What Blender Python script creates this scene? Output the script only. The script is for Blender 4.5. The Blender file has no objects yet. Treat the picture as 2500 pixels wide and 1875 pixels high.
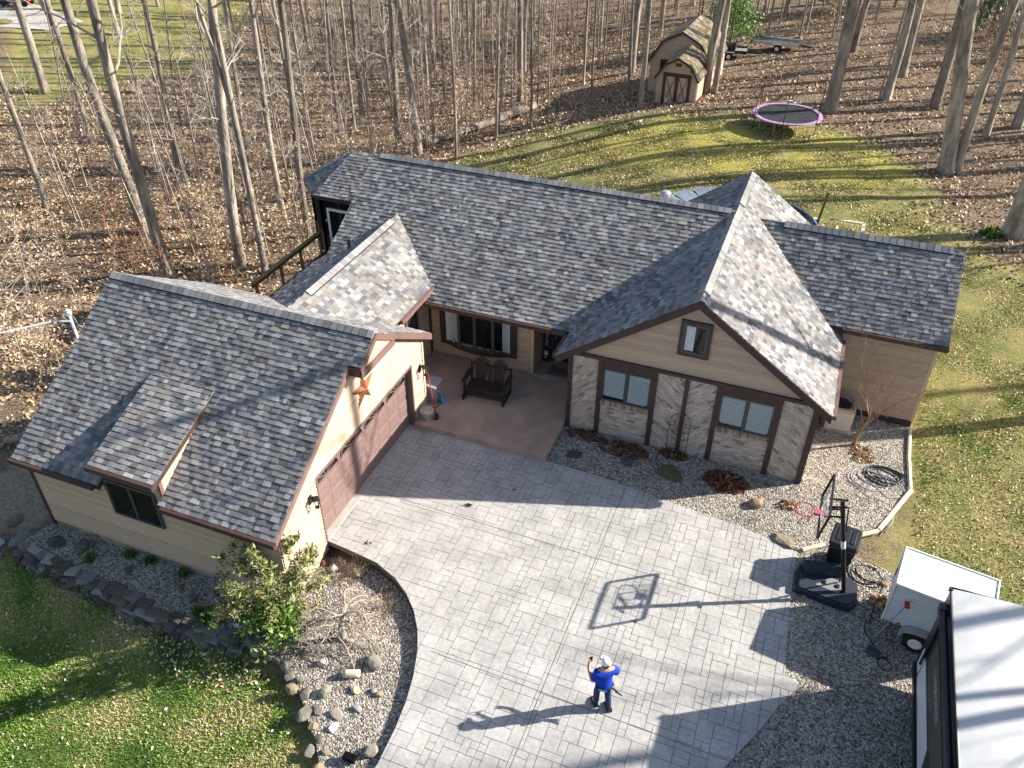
import bpy, math, random
import numpy as np
from mathutils import Vector, Matrix

sc = bpy.context.scene
col = sc.collection
R = math.radians

# ------------------------------------------------------------------ camera
CAM = dict(loc=(5.368, -18.315, 15.607), yaw=-0.369, pitch=0.640, roll=0.005, f=2020.5 / 2500)
def setup_camera():
    y, p, r = CAM['yaw'], CAM['pitch'], CAM['roll']
    f = Vector((math.sin(y) * math.cos(p), math.cos(y) * math.cos(p), -math.sin(p)))
    r0 = Vector((math.cos(y), -math.sin(y), 0)); u0 = r0.cross(f)
    rt = r0 * math.cos(r) + u0 * math.sin(r); up = -r0 * math.sin(r) + u0 * math.cos(r)
    cd = bpy.data.cameras.new('camera'); co = bpy.data.objects.new('camera', cd); col.objects.link(co)
    cd.sensor_fit = 'HORIZONTAL'; cd.sensor_width = 36; cd.lens = 36 * CAM['f']
    cd.clip_start = .1; cd.clip_end = 2000
    m = Matrix(((rt.x, up.x, -f.x), (rt.y, up.y, -f.y), (rt.z, up.z, -f.z))).to_4x4()
    m.translation = Vector(CAM['loc']); co.matrix_world = m
    sc.camera = co
setup_camera()

# ------------------------------------------------------------------ sky, sun, exposure
SUN = Vector((1.62, .98, 1.0)).normalized()          # towards the sun
def setup_light():
    w = bpy.data.worlds.new('World'); sc.world = w; w.use_nodes = True
    nt = w.node_tree; nt.nodes.clear()
    out = nt.nodes.new('ShaderNodeOutputWorld'); bg = nt.nodes.new('ShaderNodeBackground')
    sky = nt.nodes.new('ShaderNodeTexSky'); sky.sky_type = 'NISHITA'; sky.sun_disc = False
    sky.sun_elevation = math.asin(SUN.z); sky.sun_rotation = math.atan2(SUN.x, SUN.y)
    sky.air_density = 1.0; sky.dust_density = 1.2; sky.ozone_density = .7
    bg.inputs['Strength'].default_value = .08
    nt.links.new(sky.outputs[0], bg.inputs[0]); nt.links.new(bg.outputs[0], out.inputs[0])
    ld = bpy.data.lights.new('sun', 'SUN'); ld.energy = 5.0; ld.angle = R(.5); ld.color = (1, .925, .82)
    lo = bpy.data.objects.new('sun', ld); col.objects.link(lo); lo.location = (40, 26, 30)
    lo.rotation_euler = (-SUN).to_track_quat('-Z', 'Y').to_euler()
setup_light()
sc.view_settings.view_transform = 'Standard'; sc.view_settings.look = 'None'
sc.view_settings.exposure = 1.28; sc.view_settings.gamma = 1
sc.cycles.max_bounces = 5; sc.cycles.diffuse_bounces = 3; sc.cycles.glossy_bounces = 2
sc.cycles.transmission_bounces = 3; sc.cycles.transparent_max_bounces = 8
sc.cycles.caustics_reflective = False; sc.cycles.caustics_refractive = False
sc.cycles.use_denoising = True

# ------------------------------------------------------------------ materials
M = {}
def mat(name, base=(.5, .5, .5), rough=.8, spec=.3, metal=0, attr=False, noise=None, noise2=None, bump=None, rnd=0, stretch=None):
    """noise: (scale, amount) brightness noise; bump: (scale, strength, dist); rnd: object random brightness."""
    m = bpy.data.materials.new(name); m.use_nodes = True; nt = m.node_tree; N = nt.nodes; L = nt.links
    b = N['Principled BSDF']; b.inputs['Roughness'].default_value = rough
    b.inputs['Specular IOR Level'].default_value = spec; b.inputs['Metallic'].default_value = metal
    if attr:
        a = N.new('ShaderNodeAttribute'); a.attribute_name = 'Col'; c = a.outputs['Color']
    else:
        rgb = N.new('ShaderNodeRGB'); rgb.outputs[0].default_value = (*base, 1); c = rgb.outputs[0]
    tc = N.new('ShaderNodeTexCoord'); co = tc.outputs['Object']
    if stretch:
        mp = N.new('ShaderNodeMapping'); mp.inputs['Scale'].default_value = stretch
        L.new(co, mp.inputs['Vector']); co = mp.outputs[0]
    def mul(c, sclr, lo, hi):
        mr = N.new('ShaderNodeMapRange'); mr.inputs['From Min'].default_value = .25; mr.inputs['From Max'].default_value = .75
        mr.inputs['To Min'].default_value = lo; mr.inputs['To Max'].default_value = hi; L.new(sclr, mr.inputs['Value'])
        vm = N.new('ShaderNodeVectorMath'); vm.operation = 'SCALE'; L.new(c, vm.inputs[0]); L.new(mr.outputs[0], vm.inputs['Scale'])
        return vm.outputs[0]
    for nz in (noise, noise2):
        if nz:
            t = N.new('ShaderNodeTexNoise'); t.inputs['Scale'].default_value = nz[0]; t.inputs['Detail'].default_value = 5
            L.new(co, t.inputs['Vector']); c = mul(c, t.outputs['Fac'], 1 - nz[1], 1 + nz[1])
    if rnd:
        oi = N.new('ShaderNodeObjectInfo'); mr = N.new('ShaderNodeMapRange')
        mr.inputs['To Min'].default_value = 1 - rnd; mr.inputs['To Max'].default_value = 1 + rnd
        L.new(oi.outputs['Random'], mr.inputs['Value'])
        vm = N.new('ShaderNodeVectorMath'); vm.operation = 'SCALE'; L.new(c, vm.inputs[0]); L.new(mr.outputs[0], vm.inputs['Scale']); c = vm.outputs[0]
    L.new(c, b.inputs['Base Color'])
    if bump:
        t = N.new('ShaderNodeTexNoise'); t.inputs['Scale'].default_value = bump[0]; t.inputs['Detail'].default_value = 4
        L.new(co, t.inputs['Vector'])
        bp = N.new('ShaderNodeBump'); bp.inputs['Strength'].default_value = bump[1]; bp.inputs['Distance'].default_value = bump[2]
        L.new(t.outputs['Fac'], bp.inputs['Height']); L.new(bp.outputs[0], b.inputs['Normal'])
    M[name] = m
    return m

mat('shingle', attr=True, rough=.95, spec=.15, noise=(60, .22), noise2=(.7, .16), bump=(180, .5, .004))
mat('siding', (.47, .352, .258), .62, .3, noise=(9, .22), rnd=.11, stretch=(.35, .35, 14))
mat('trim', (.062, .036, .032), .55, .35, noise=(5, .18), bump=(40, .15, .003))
mat('trim_lit', (.17, .105, .093), .55, .35, noise=(5, .12))  # same brown trim with sunlight painted into the colour, for sun-facing boards
mat('cream_trim', (.58, .45, .31), .6, .3, noise=(6, .05))
mat('brick', attr=True, rough=.95, spec=.15, noise=(45, .25), bump=(90, .5, .004))
mat('mortar', (.36, .32, .28), .95, .1, noise=(20, .2), bump=(60, .4, .004))
mat('garage_door', (.19, .125, .115), .5, .35, noise=(7, .08))
mat('window_frame', (.065, .065, .062), .45, .4, noise=(8, .1))
mat('white_paint', (.75, .75, .74), .5, .4, noise=(10, .05))
mat('white_metal', (.62, .635, .65), .4, .4, noise=(4, .05))
mat('dark_void', (.012, .012, .013), .9, .1)
mat('curtain', (.62, .66, .68), .9, .1, noise=(10, .1))
mat('blind', (.50, .54, .56), .6, .3)
mat('patio', (.42, .305, .235), .75, .25, noise=(1.6, .22), noise2=(14, .10), bump=(70, .2, .003))
mat('concrete', (.42, .40, .37), .85, .2, noise=(3, .2), noise2=(25, .12), bump=(60, .3, .004))
mat('paver', attr=True, rough=.8, spec=.22, noise=(1.3, .22), noise2=(11, .16), bump=(9, .45, .015))
mat('groove', (.17, .16, .15), .95, .1, noise=(20, .2))
mat('stone', attr=True, rough=.9, spec=.2, noise=(7, .3), noise2=(30, .2), bump=(14, .8, .03))
mat('gravel_piece', attr=True, rough=.9, spec=.2)
mat('bark', (.31, .27, .225), .95, .1, noise=(1.1, .55), noise2=(7, .5), bump=(16, 1, .05), rnd=.3, stretch=(1, 1, .22))
mat('twig', (.33, .295, .25), .95, .1, noise=(3, .25), rnd=.25)
mat('pale_twig', (.36, .32, .27), .95, .1, noise=(3, .2), rnd=.2)
mat('maple_bark', (.40, .34, .27), .9, .15, noise=(6, .3))
mat('shrub_stem', (.27, .20, .13), .9, .15, noise=(6, .25))
mat('leaf', attr=True, rough=.7, spec=.25)
mat('green_leaf', attr=True, rough=.45, spec=.4)
mat('grass_blade', attr=True, rough=.7, spec=.15)
mat('old_wood', (.24, .17, .085), .85, .2, noise=(4, .25), stretch=(1, 1, 1))
mat('timber', (.60, .53, .40), .85, .2, noise=(5, .2))
mat('dark_plank', (.032, .022, .02), .6, .35, noise=(6, .25), bump=(40, .2, .003))
mat('black_plastic', (.012, .014, .019), .45, .4, noise=(6, .15))
mat('navy_plastic', (.020, .027, .045), .5, .4, noise=(6, .2))
mat('black_metal', (.013, .013, .014), .4, .5)
mat('rubber', (.016, .016, .017), .75, .3)
mat('cable_grey', (.22, .23, .23), .55, .4)
mat('grey_metal', (.36, .37, .39), .45, .5, metal=.3)
mat('galv', (.5, .51, .52), .4, .5, metal=.6)
mat('rust', (.20, .075, .03), .75, .3, noise=(8, .3))
mat('red', (.42, .02, .02), .45, .4)
mat('pink', (.50, .08, .20), .5, .4)
mat('violet_pad', (.42, .25, .42), .6, .3, noise=(5, .2))
mat('tramp_mat', (.03, .033, .038), .8, .2, noise=(4, .15))
mat('net', (.02, .02, .02), .8, .2)
mat('rv_black', (.018, .021, .024), .3, .5, noise=(3, .2))
mat('rv_roof', (.46, .475, .485), .7, .3, noise=(1.3, .07), noise2=(9, .04))
mat('rv_white', (.62, .65, .69), .35, .5, noise=(3, .05))
mat('rv_letter', (.35, .36, .36), .5, .4)
mat('tarp', (.012, .025, .05), .45, .4, noise=(5, .2))
mat('tarp_grey', (.16, .20, .24), .5, .4, noise=(2, .2), bump=(3, .5, .05))
mat('shed_siding', (.52, .385, .28), .8, .2, noise=(6, .15), rnd=.05)
mat('shed_roof', attr=True, rough=.95, spec=.1, noise=(5, .3), bump=(20, .5, .02))
mat('skin', (.50, .28, .19), .55, .35, noise=(20, .06))
mat('hair', (.03, .02, .014), .7, .3)
mat('shirt', (.012, .05, .42), .85, .15, noise=(12, .1), bump=(7, .35, .02))
mat('jeans', (.025, .05, .10), .9, .1, noise=(30, .2), bump=(60, .2, .003))
mat('cap_white', (.78, .78, .8), .8, .2, noise=(25, .03))
mat('print_red', (.5, .12, .12), .8, .2)
mat('glove_green', (.45, .6, .12), .7, .2)
mat('terracotta', (.45, .43, .37), .8, .2, noise=(9, .3))
mat('blue_cloth', (.06, .28, .62), .8, .2, noise=(9, .3))
mat('tractor_red', (.50, .03, .015), .4, .5)
mat('mat_grey', (.17, .165, .16), .95, .1, noise=(40, .3))
mat('spill', (.50, .54, .56), .6, .3, noise=(8, .2))

def glass():
    m = bpy.data.materials.new('glass'); m.use_nodes = True; nt = m.node_tree; N = nt.nodes; L = nt.links
    N.remove(N['Principled BSDF']); o = N['Material Output']
    t = N.new('ShaderNodeBsdfTransparent'); t.inputs[0].default_value = (.93, .95, .95, 1)
    g = N.new('ShaderNodeBsdfGlossy'); g.inputs['Roughness'].default_value = .02
    lw = N.new('ShaderNodeLayerWeight'); lw.inputs[0].default_value = .5; pw_ = N.new('ShaderNodeMath'); pw_.operation = 'POWER'; pw_.inputs[1].default_value = 5; L.new(lw.outputs['Facing'], pw_.inputs[0])
    fr = N.new('ShaderNodeMath'); fr.operation = 'MULTIPLY_ADD'; fr.inputs[1].default_value = .9; fr.inputs[2].default_value = .045; L.new(pw_.outputs[0], fr.inputs[0])
    mx = N.new('ShaderNodeMixShader'); L.new(fr.outputs[0], mx.inputs[0]); L.new(t.outputs[0], mx.inputs[1]); L.new(g.outputs[0], mx.inputs[2])
    L.new(mx.outputs[0], o.inputs[0]); M['glass'] = m
    mat('dark_glass', (.01, .012, .013), .06, .6)
glass()

def gravel_mat(name, c0, c1, c2, scale):
    m = bpy.data.materials.new(name); m.use_nodes = True; nt = m.node_tree; N = nt.nodes; L = nt.links
    b = N['Principled BSDF']; b.inputs['Roughness'].default_value = .95; b.inputs['Specular IOR Level'].default_value = .15
    tc = N.new('ShaderNodeTexCoord'); v = N.new('ShaderNodeTexVoronoi'); v.inputs['Scale'].default_value = scale
    L.new(tc.outputs['Object'], v.inputs['Vector'])
    sp = N.new('ShaderNodeSeparateColor'); L.new(v.outputs['Color'], sp.inputs[0])
    cr = N.new('ShaderNodeValToRGB'); e = cr.color_ramp.elements
    e[0].position = .0; e[0].color = (*c0, 1); e[1].position = 1; e[1].color = (*c2, 1); k = e.new(.5); k.color = (*c1, 1)
    L.new(sp.outputs[0], cr.inputs[0])
    n = N.new('ShaderNodeTexNoise'); n.inputs['Scale'].default_value = .8; n.inputs['Detail'].default_value = 4; L.new(tc.outputs['Object'], n.inputs['Vector'])
    mr = N.new('ShaderNodeMapRange'); mr.inputs['From Min'].default_value = .3; mr.inputs['From Max'].default_value = .7; mr.inputs['To Min'].default_value = .72; mr.inputs['To Max'].default_value = 1.15
    L.new(n.outputs[0], mr.inputs[0]); vm = N.new('ShaderNodeVectorMath'); vm.operation = 'SCALE'; L.new(cr.outputs[0], vm.inputs[0]); L.new(mr.outputs[0], vm.inputs['Scale'])
    L.new(vm.outputs[0], b.inputs['Base Color'])
    bp = N.new('ShaderNodeBump'); bp.inputs['Strength'].default_value = .9; bp.inputs['Distance'].default_value = .03; bp.invert = True
    L.new(v.outputs['Distance'], bp.inputs['Height']); L.new(bp.outputs[0], b.inputs['Normal']); M[name] = m
gravel_mat('gravel', (.10, .082, .062), (.29, .255, .21), (.56, .53, .47), 26)

def ground_mat():
    m = bpy.data.materials.new('ground'); m.use_nodes = True; nt = m.node_tree; N = nt.nodes; L = nt.links
    b = N['Principled BSDF']; b.inputs['Roughness'].default_value = .97; b.inputs['Specular IOR Level'].default_value = .1
    tc = N.new('ShaderNodeTexCoord'); co = tc.outputs['Object']
    def noise(s, d=5, r=.6):
        t = N.new('ShaderNodeTexNoise'); t.inputs['Scale'].default_value = s; t.inputs['Detail'].default_value = d; t.inputs['Roughness'].default_value = r
        L.new(co, t.inputs['Vector']); return t.outputs['Fac']
    def ramp(f, *st):
        c = N.new('ShaderNodeValToRGB'); e = c.color_ramp.elements
        e[0].position, e[0].color = st[0][0], (*st[0][1], 1); e[1].position, e[1].color = st[-1][0], (*st[-1][1], 1)
        for p, cc in st[1:-1]:
            k = e.new(p); k.color = (*cc, 1)
        L.new(f, c.inputs[0]); return c.outputs[0]
    def mix(f, a, c):
        x = N.new('ShaderNodeMix'); x.data_type = 'RGBA'; L.new(f, x.inputs[0]); L.new(a, x.inputs[6]); L.new(c, x.inputs[7]); return x.outputs[2]
    def mth(op, a, c):
        x = N.new('ShaderNodeMath'); x.operation = op
        for i, q in enumerate((a, c)):
            if isinstance(q, (int, float)): x.inputs[i].default_value = q
            else: L.new(q, x.inputs[i])
        return x.outputs[0]
    grass = mix(ramp(noise(.7, 7, .7), (.38, (0, 0, 0)), (.6, (1, 1, 1))), ramp(noise(17, 6, .75), (.25, (.045, .065, .015)), (.5, (.14, .175, .045)), (.75, (.36, .34, .16))),
                ramp(noise(11, 6, .75), (.25, (.10, .085, .03)), (.5, (.30, .255, .10)), (.75, (.50, .42, .25))))
    moss = ramp(noise(6, 6, .7), (.25, (.16, .15, .025)), (.5, (.36, .33, .07)), (.8, (.55, .49, .20)))
    litter = mix(noise(.35), ramp(noise(13, 7, .8), (.38, (.016, .011, .007)), (.5, (.15, .108, .07)), (.66, (.55, .435, .31))),
                 ramp(noise(21, 7, .8), (.38, (.024, .017, .011)), (.52, (.23, .172, .12)), (.68, (.61, .50, .37))))
    a = N.new('ShaderNodeAttribute'); a.attribute_name = 'Col'; sp = N.new('ShaderNodeSeparateColor'); L.new(a.outputs['Color'], sp.inputs[0])
    def mask(ch, w):
        x = mth('ADD', sp.outputs[ch], mth('MULTIPLY', mth('SUBTRACT', noise(1.7, 6, .75), .5), w))
        r_ = N.new('ShaderNodeMapRange'); r_.inputs['From Min'].default_value = .38; r_.inputs['From Max'].default_value = .62; L.new(x, r_.inputs[0]); return r_.outputs[0]
    c = mix(mask(1, 1.3), grass, moss)
    c = mix(mask(0, 1.1), c, litter)
    dirt = ramp(noise(9, 6, .7), (.3, (.17, .13, .09)), (.7, (.46, .39, .29)))
    c = mix(mask(2, .9), c, dirt)
    L.new(c, b.inputs['Base Color'])
    bp = N.new('ShaderNodeBump'); bp.inputs['Strength'].default_value = .8; bp.inputs['Distance'].default_value = .06
    L.new(noise(22, 6, .8), bp.inputs['Height']); L.new(bp.outputs[0], b.inputs['Normal']); M['ground'] = m
ground_mat()

# ------------------------------------------------------------------ mesh helpers
rng = random.Random(7)
def jit(c, a, rg=rng):
    k = 1 + rg.uniform(-a, a); return (c[0] * k, c[1] * k, c[2] * k)

class MB:
    def __init__(s): s.v = []; s.f = []; s.c = []; s.sm = False
    def face(s, idx, c=None): s.f.append(tuple(idx)); s.c.append(c or (.5, .5, .5))
    def quad(s, a, b, c_, d, c=None):
        n = len(s.v); s.v += [tuple(a), tuple(b), tuple(c_), tuple(d)]; s.face((n, n + 1, n + 2, n + 3), c); return s
    def hexa(s, p, c=None):            # p: 4 bottom, 4 top, both ccw from above
        n = len(s.v); s.v += [tuple(x) for x in p]
        for q in ((3, 2, 1, 0), (4, 5, 6, 7), (0, 1, 5, 4), (1, 2, 6, 5), (2, 3, 7, 6), (3, 0, 4, 7)): s.face([n + i for i in q], c)
        return s
    def box(s, x0, x1, y0, y1, z0, z1, c=None):
        return s.hexa([(x0, y0, z0), (x1, y0, z0), (x1, y1, z0), (x0, y1, z0), (x0, y0, z1), (x1, y0, z1), (x1, y1, z1), (x0, y1, z1)], c)
    def beam(s, a, b, w, h, up=(0, 0, 1), c=None):   # bar from a to b, width w sideways, h along up
        a, b, up = Vector(a), Vector(b), Vector(up); d = (b - a).normalized()
        sd = d.cross(up)
        if sd.length < 1e-4: sd = d.cross(Vector((1, 0, 0)))
        sd.normalize(); u = sd.cross(d).normalized(); sd *= w / 2; u *= h / 2
        return s.hexa([a - sd - u, a + sd - u, b + sd - u, b - sd - u, a - sd + u, a + sd + u, b + sd + u, b - sd + u], c)
    def prism(s, poly, d, c=None):     # poly: 3-D points; extruded along vector d
        n = len(s.v); k = len(poly); d = Vector(d)
        s.v += [tuple(p) for p in poly] + [tuple(Vector(p) + d) for p in poly]
        s.face([n + i for i in range(k - 1, -1, -1)], c); s.face([n + k + i for i in range(k)], c)
        for i in range(k): s.face((n + i, n + (i + 1) % k, n + k + (i + 1) % k, n + k + i), c)
        return s
    def tube(s, pts, rad, sides=6, c=None, cap=True):
        pts = [Vector(p) for p in pts]; n0 = len(s.v); k = len(pts)
        if not hasattr(rad, '__len__'): rad = [rad] * k
        ref = Vector((.31, .17, .93))
        for i, p in enumerate(pts):
            d = (pts[min(i + 1, k - 1)] - pts[max(i - 1, 0)])
            d = d.normalized() if d.length > 1e-9 else Vector((0, 0, 1))
            a = d.cross(ref)
            if a.length < .1: a = d.cross(Vector((1, 0, 0)))
            a.normalize(); b = d.cross(a)
            for j in range(sides):
                t = 2 * math.pi * j / sides; q = p + (a * math.cos(t) + b * math.sin(t)) * rad[i]; s.v.append((q.x, q.y, q.z))
        for i in range(k - 1):
            for j in range(sides):
                j2 = (j + 1) % sides; s.face((n0 + i * sides + j, n0 + i * sides + j2, n0 + (i + 1) * sides + j2, n0 + (i + 1) * sides + j), c)
        if cap and sides > 2:
            s.face([n0 + j for j in range(sides - 1, -1, -1)], c); s.face([n0 + (k - 1) * sides + j for j in range(sides)], c)
        return s
    def lathe(s, prof, at=(0, 0, 0), sides=20, c=None, axis='z', close=False):  # prof: (r, z) from bottom to top
        n0 = len(s.v); k = len(prof)
        for r, z in prof:
            for j in range(sides):
                t = 2 * math.pi * j / sides; x, y = r * math.cos(t), r * math.sin(t)
                p = (x, y, z) if axis == 'z' else ((z, x, y) if axis == 'x' else (x, z, y))
                s.v.append((p[0] + at[0], p[1] + at[1], p[2] + at[2]))
        for i in range(k - 1):
            for j in range(sides):
                j2 = (j + 1) % sides; s.face((n0 + i * sides + j, n0 + i * sides + j2, n0 + (i + 1) * sides + j2, n0 + (i + 1) * sides + j), c)
        s.face([n0 + j for j in range(sides - 1, -1, -1)], c); s.face([n0 + (k - 1) * sides + j for j in range(sides)], c)
        return s
    def build(s, name, m, parent=None, smooth=False, loc=None, rz=0):
        me = bpy.data.meshes.new(name); me.from_pydata(s.v, [], s.f); me.materials.append(M[m] if isinstance(m, str) else m)
        if any(c != (.5, .5, .5) for c in s.c):
            at = me.attributes.new('Col', 'FLOAT_COLOR', 'FACE')
            at.data.foreach_set('color', np.array([(*c, 1) for c in s.c], np.float32).ravel())
        if smooth: me.polygons.foreach_set('use_smooth', np.ones(len(s.f), bool))
        return link(name, me, parent, loc, rz)
def link(name, me, parent=None, loc=None, rz=0):
    o = bpy.data.objects.new(name, me); col.objects.link(o); o.parent = parent
    if loc is not None: o.location = loc
    if rz: o.rotation_euler = (0, 0, rz)
    return o
def tag(o, label=None, cat=None, group=None, kind=None):
    for k, v in (('label', label), ('category', cat), ('group', group), ('kind', kind)):
        if v: o[k] = v
    return o
def thing(name, label, cat, loc=(0, 0, 0), rz=0, group=None):
    o = bpy.data.objects.new(name, None); col.objects.link(o); o.location = loc; o.rotation_euler = (0, 0, rz)
    o.empty_display_size = .2
    return tag(o, label, cat, group)
def copy_tree(o, parent=None):
    c = o.copy(); col.objects.link(c); c.parent = parent
    for ch in o.children: copy_tree(ch, c)
    return c
def np_mesh(name, V, F, m, C=None, parent=None):     # F: (n,3) or (n,4) indices, C: (n,3) face colours
    V = np.asarray(V, np.float32); F = np.asarray(F, np.int32); n, k = F.shape
    me = bpy.data.meshes.new(name); me.vertices.add(len(V)); me.vertices.foreach_set('co', V.ravel())
    me.loops.add(n * k); me.loops.foreach_set('vertex_index', F.ravel())
    me.polygons.add(n); me.polygons.foreach_set('loop_start', np.arange(0, n * k, k, dtype=np.int32))
    me.polygons.foreach_set('loop_total', np.full(n, k, np.int32))
    me.update(calc_edges=True); me.materials.append(M[m])
    if C is not None:
        at = me.attributes.new('Col', 'FLOAT_COLOR', 'FACE'); at.data.foreach_set('color', np.c_[C, np.ones(n)].astype(np.float32).ravel())
    return link(name, me, parent)
def clip_half(poly, a, b, c):          # keep a*x + b*y <= c
    out = []
    for i in range(len(poly)):
        p, q = poly[i], poly[(i + 1) % len(poly)]
        dp, dq = a * p[0] + b * p[1] - c, a * q[0] + b * q[1] - c
        if dp <= 0: out.append(p)
        if (dp < 0 < dq) or (dq < 0 < dp):
            t = dp / (dp - dq); out.append((p[0] + (q[0] - p[0]) * t, p[1] + (q[1] - p[1]) * t))
    return out
def clip_rect(poly, x0, x1, y0, y1):
    for h in ((-1, 0, -x0), (1, 0, x1), (0, -1, -y0), (0, 1, y1)):
        poly = clip_half(poly, *h)
        if len(poly) < 3: return []
    out = []
    for p in poly:
        if not out or abs(p[0] - out[-1][0]) + abs(p[1] - out[-1][1]) > 1e-4: out.append(p)
    if len(out) > 2 and abs(out[0][0] - out[-1][0]) + abs(out[0][1] - out[-1][1]) < 1e-4: out.pop()
    return out if len(out) > 2 else []
def area2(p): return abs(sum(p[i][0] * p[(i + 1) % len(p)][1] - p[(i + 1) % len(p)][0] * p[i][1] for i in range(len(p)))) / 2
def plate(mb, poly, O, u, v, n, h, c=None, h0=0.0):
    """poly in (a,b); top at height h(a,b) along n, walls down to h0."""
    s = sum(poly[i][0] * poly[(i + 1) % len(poly)][1] - poly[(i + 1) % len(poly)][0] * poly[i][1] for i in range(len(poly)))
    if s < 0: poly = poly[::-1]
    k = len(poly); n0 = len(mb.v)
    for a, b in poly: q = O + u * a + v * b + n * h(a, b); mb.v.append((q.x, q.y, q.z))
    for a, b in poly: q = O + u * a + v * b + n * h0; mb.v.append((q.x, q.y, q.z))
    mb.face([n0 + i for i in range(k)], c)
    for i in range(k): mb.face((n0 + i, n0 + k + i, n0 + k + (i + 1) % k, n0 + (i + 1) % k), c)

# ------------------------------------------------------------------ terrain
CP=np.array([(-4,0,-.1),(3,3,-.1),(9.6,4,-.35),(8,4,-.3),(9,-3,-.06),(3,-6,-.1),(5,-12,-.1),(12,1,-.28),(14,-8,-.06),(20,5,-.3),(12,14,-.15),(4,15,-.25),(-4,13,-.9),(3,30,-1.1),(-4,31,-1.35),(12,26,-1.0),(22,22,-.5),(25,40,-1),(5,50,-1.6),(-10,31,-2.6),(-12,20,-3),(-9.5,10,-2.4),(-13,4,-2.5),(-16,8,-3.3),(-14,-2,-1.5),(-12.6,-7,-0.85),(-12.2,-9.3,-.95),(-12,-10.5,-1.15),(-8,-10.5,-1.1),(-4.7,-10.4,-.75),(-1.5,-12.2,-.38),(-3,-11.2,-.6),(-6,-16,-1.3),(-14,-16,-1.6),(-25,-5,-2.8),(-25,15,-4.2),(-35,30,-4.5),(-20,40,-4.5),(-45,60,-3),(-60,50,-1.5),(0,80,-2),(40,80,-1.5),(-90,90,0),(60,20,0),(40,-20,0),(0,-30,-.5),(-40,-30,-2.5),(110,110,0),(-100,0,-1.5),(-110,140,1),(0,160,0),(140,0,0),(0,-90,0)],float)
def _k(r2): return .5*r2*np.log(r2+1e-9)
_n=len(CP); _d=((CP[:,None,:2]-CP[None,:,:2])**2).sum(-1)
_A=np.zeros((_n+3,_n+3)); _A[:_n,:_n]=_k(_d)+np.eye(_n)*.5; _A[:_n,_n]=1; _A[:_n,_n+1:]=CP[:,:2]; _A[_n,:_n]=1; _A[_n+1:,:_n]=CP[:,:2].T
_w=np.linalg.solve(_A,np.r_[CP[:,2],0,0,0])
def T(x,y):
    x=np.asarray(x,float); y=np.asarray(y,float)
    r2=(x[...,None]-CP[:,0])**2+(y[...,None]-CP[:,1])**2
    return _k(r2)@_w[:_n]+_w[_n]+_w[_n+1]*x+_w[_n+2]*y

def Tz(x, y): return float(T(np.array([x]), np.array([y]))[0])
def sstep(a, b, x):
    t = np.clip((x - a) / (b - a), 0, 1); return t * t * (3 - 2 * t)
def in_poly(poly, X, Y):
    r = np.zeros(X.shape, bool); n = len(poly); j = n - 1
    for i in range(n):
        xi, yi = poly[i]; xj, yj = poly[j]
        if yi != yj:
            r ^= ((yi > Y) != (yj > Y)) & (X < (xj - xi) * (Y - yi) / (yj - yi) + xi)
        j = i
    return r
def poly_dist(poly, X, Y, closed=True):
    d = np.full(X.shape, 1e9); n = len(poly)
    for i in range(n if closed else n - 1):
        ax, ay = poly[i]; bx, by = poly[(i + 1) % n]; dx, dy = bx - ax, by - ay
        t = np.clip(((X - ax) * dx + (Y - ay) * dy) / (dx * dx + dy * dy + 1e-9), 0, 1)
        d = np.minimum(d, np.hypot(X - ax - t * dx, Y - ay - t * dy))
    return d
def soft_in(poly, X, Y, w):            # 1 inside, 0 outside, soft over +-w
    d = poly_dist(poly, X, Y); s = np.where(in_poly(poly, X, Y), d, -d); return sstep(-w, w, s)

DRIVE = [(-4.09, -6.62), (-3.49, -6.68), (-2.61, -6.80), (-1.95, -7.07), (-1.5, -7.38), (-1.12, -7.75), (-.8, -8.2), (-.55, -8.7), (-.35, -9.3), (-.22, -9.9), (-.15, -10.5), (-.12, -11.3), (-.3, -12.6), (-.9, -14.5), (-2, -17),
         (3.5, -17), (4.2, -13), (5.3, -10.6), (6.1, -9.1), (6.72, -7.87), (7.1, -7.0), (7.41, -6.51), (7.06, -6.3), (7.0, -5.4), (6.94, -4.07), (6.94, -2.66), (5.42, -2.3), (3.79, -2.13), (1.67, -1.84), (-.02, -1.78), (-.02, -1.80), (-4.09, -1.80)]
BED_LEFT = [(-11.62, -8.26), (-4.12, -8.26), (-4.12, -6.6), (-3.49, -6.68), (-2.61, -6.80), (-1.95, -7.07), (-1.5, -7.38), (-1.12, -7.75), (-.8, -8.2), (-.55, -8.7), (-.35, -9.3), (-.22, -9.9), (-.15, -10.5), (-.12, -11.3), (-.3, -12.6),
            (-1.0, -12.4), (-1.3, -11.6), (-1.62, -11.2), (-2.1, -10.8), (-2.5, -10.4), (-3.0, -10.1), (-3.5, -9.82), (-4.1, -9.6), (-4.6, -9.62), (-5.4, -9.68), (-6.3, -9.66), (-7.3, -9.62), (-8.4, -9.52), (-9.5, -9.40), (-10.6, -9.34), (-11.9, -9.25)]
BED_FRONT = [(-.02, -1.78), (-.02, .05), (6.72, .05), (6.72, 4.1), (9.62, 4.06), (9.58, .95), (8.75, -1.12), (7.05, -2.6), (5.42, -2.32), (3.79, -2.15), (1.67, -1.86)]
GRAVEL_PAD = [(6.9, -2.6), (7.9, -2.1), (8.6, -2.35), (9.4, -2.5), (11.5, -3.2), (13.5, -5), (14.5, -9), (14, -17), (3.4, -17), (4.1, -13), (5.2, -10.6), (6.0, -9.1), (6.62, -7.87), (7.0, -7.0), (7.3, -6.51), (7.0, -6.3), (6.95, -5.4), (6.9, -4.07)]
LAWN_FRONT = [(-13.2, -9.4), (-11.8, -9.2), (-8, -9.4), (-4.2, -9.5), (-1.6, -11), (-.6, -13), (-3, -20), (-20, -20), (-22, -12)]
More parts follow.
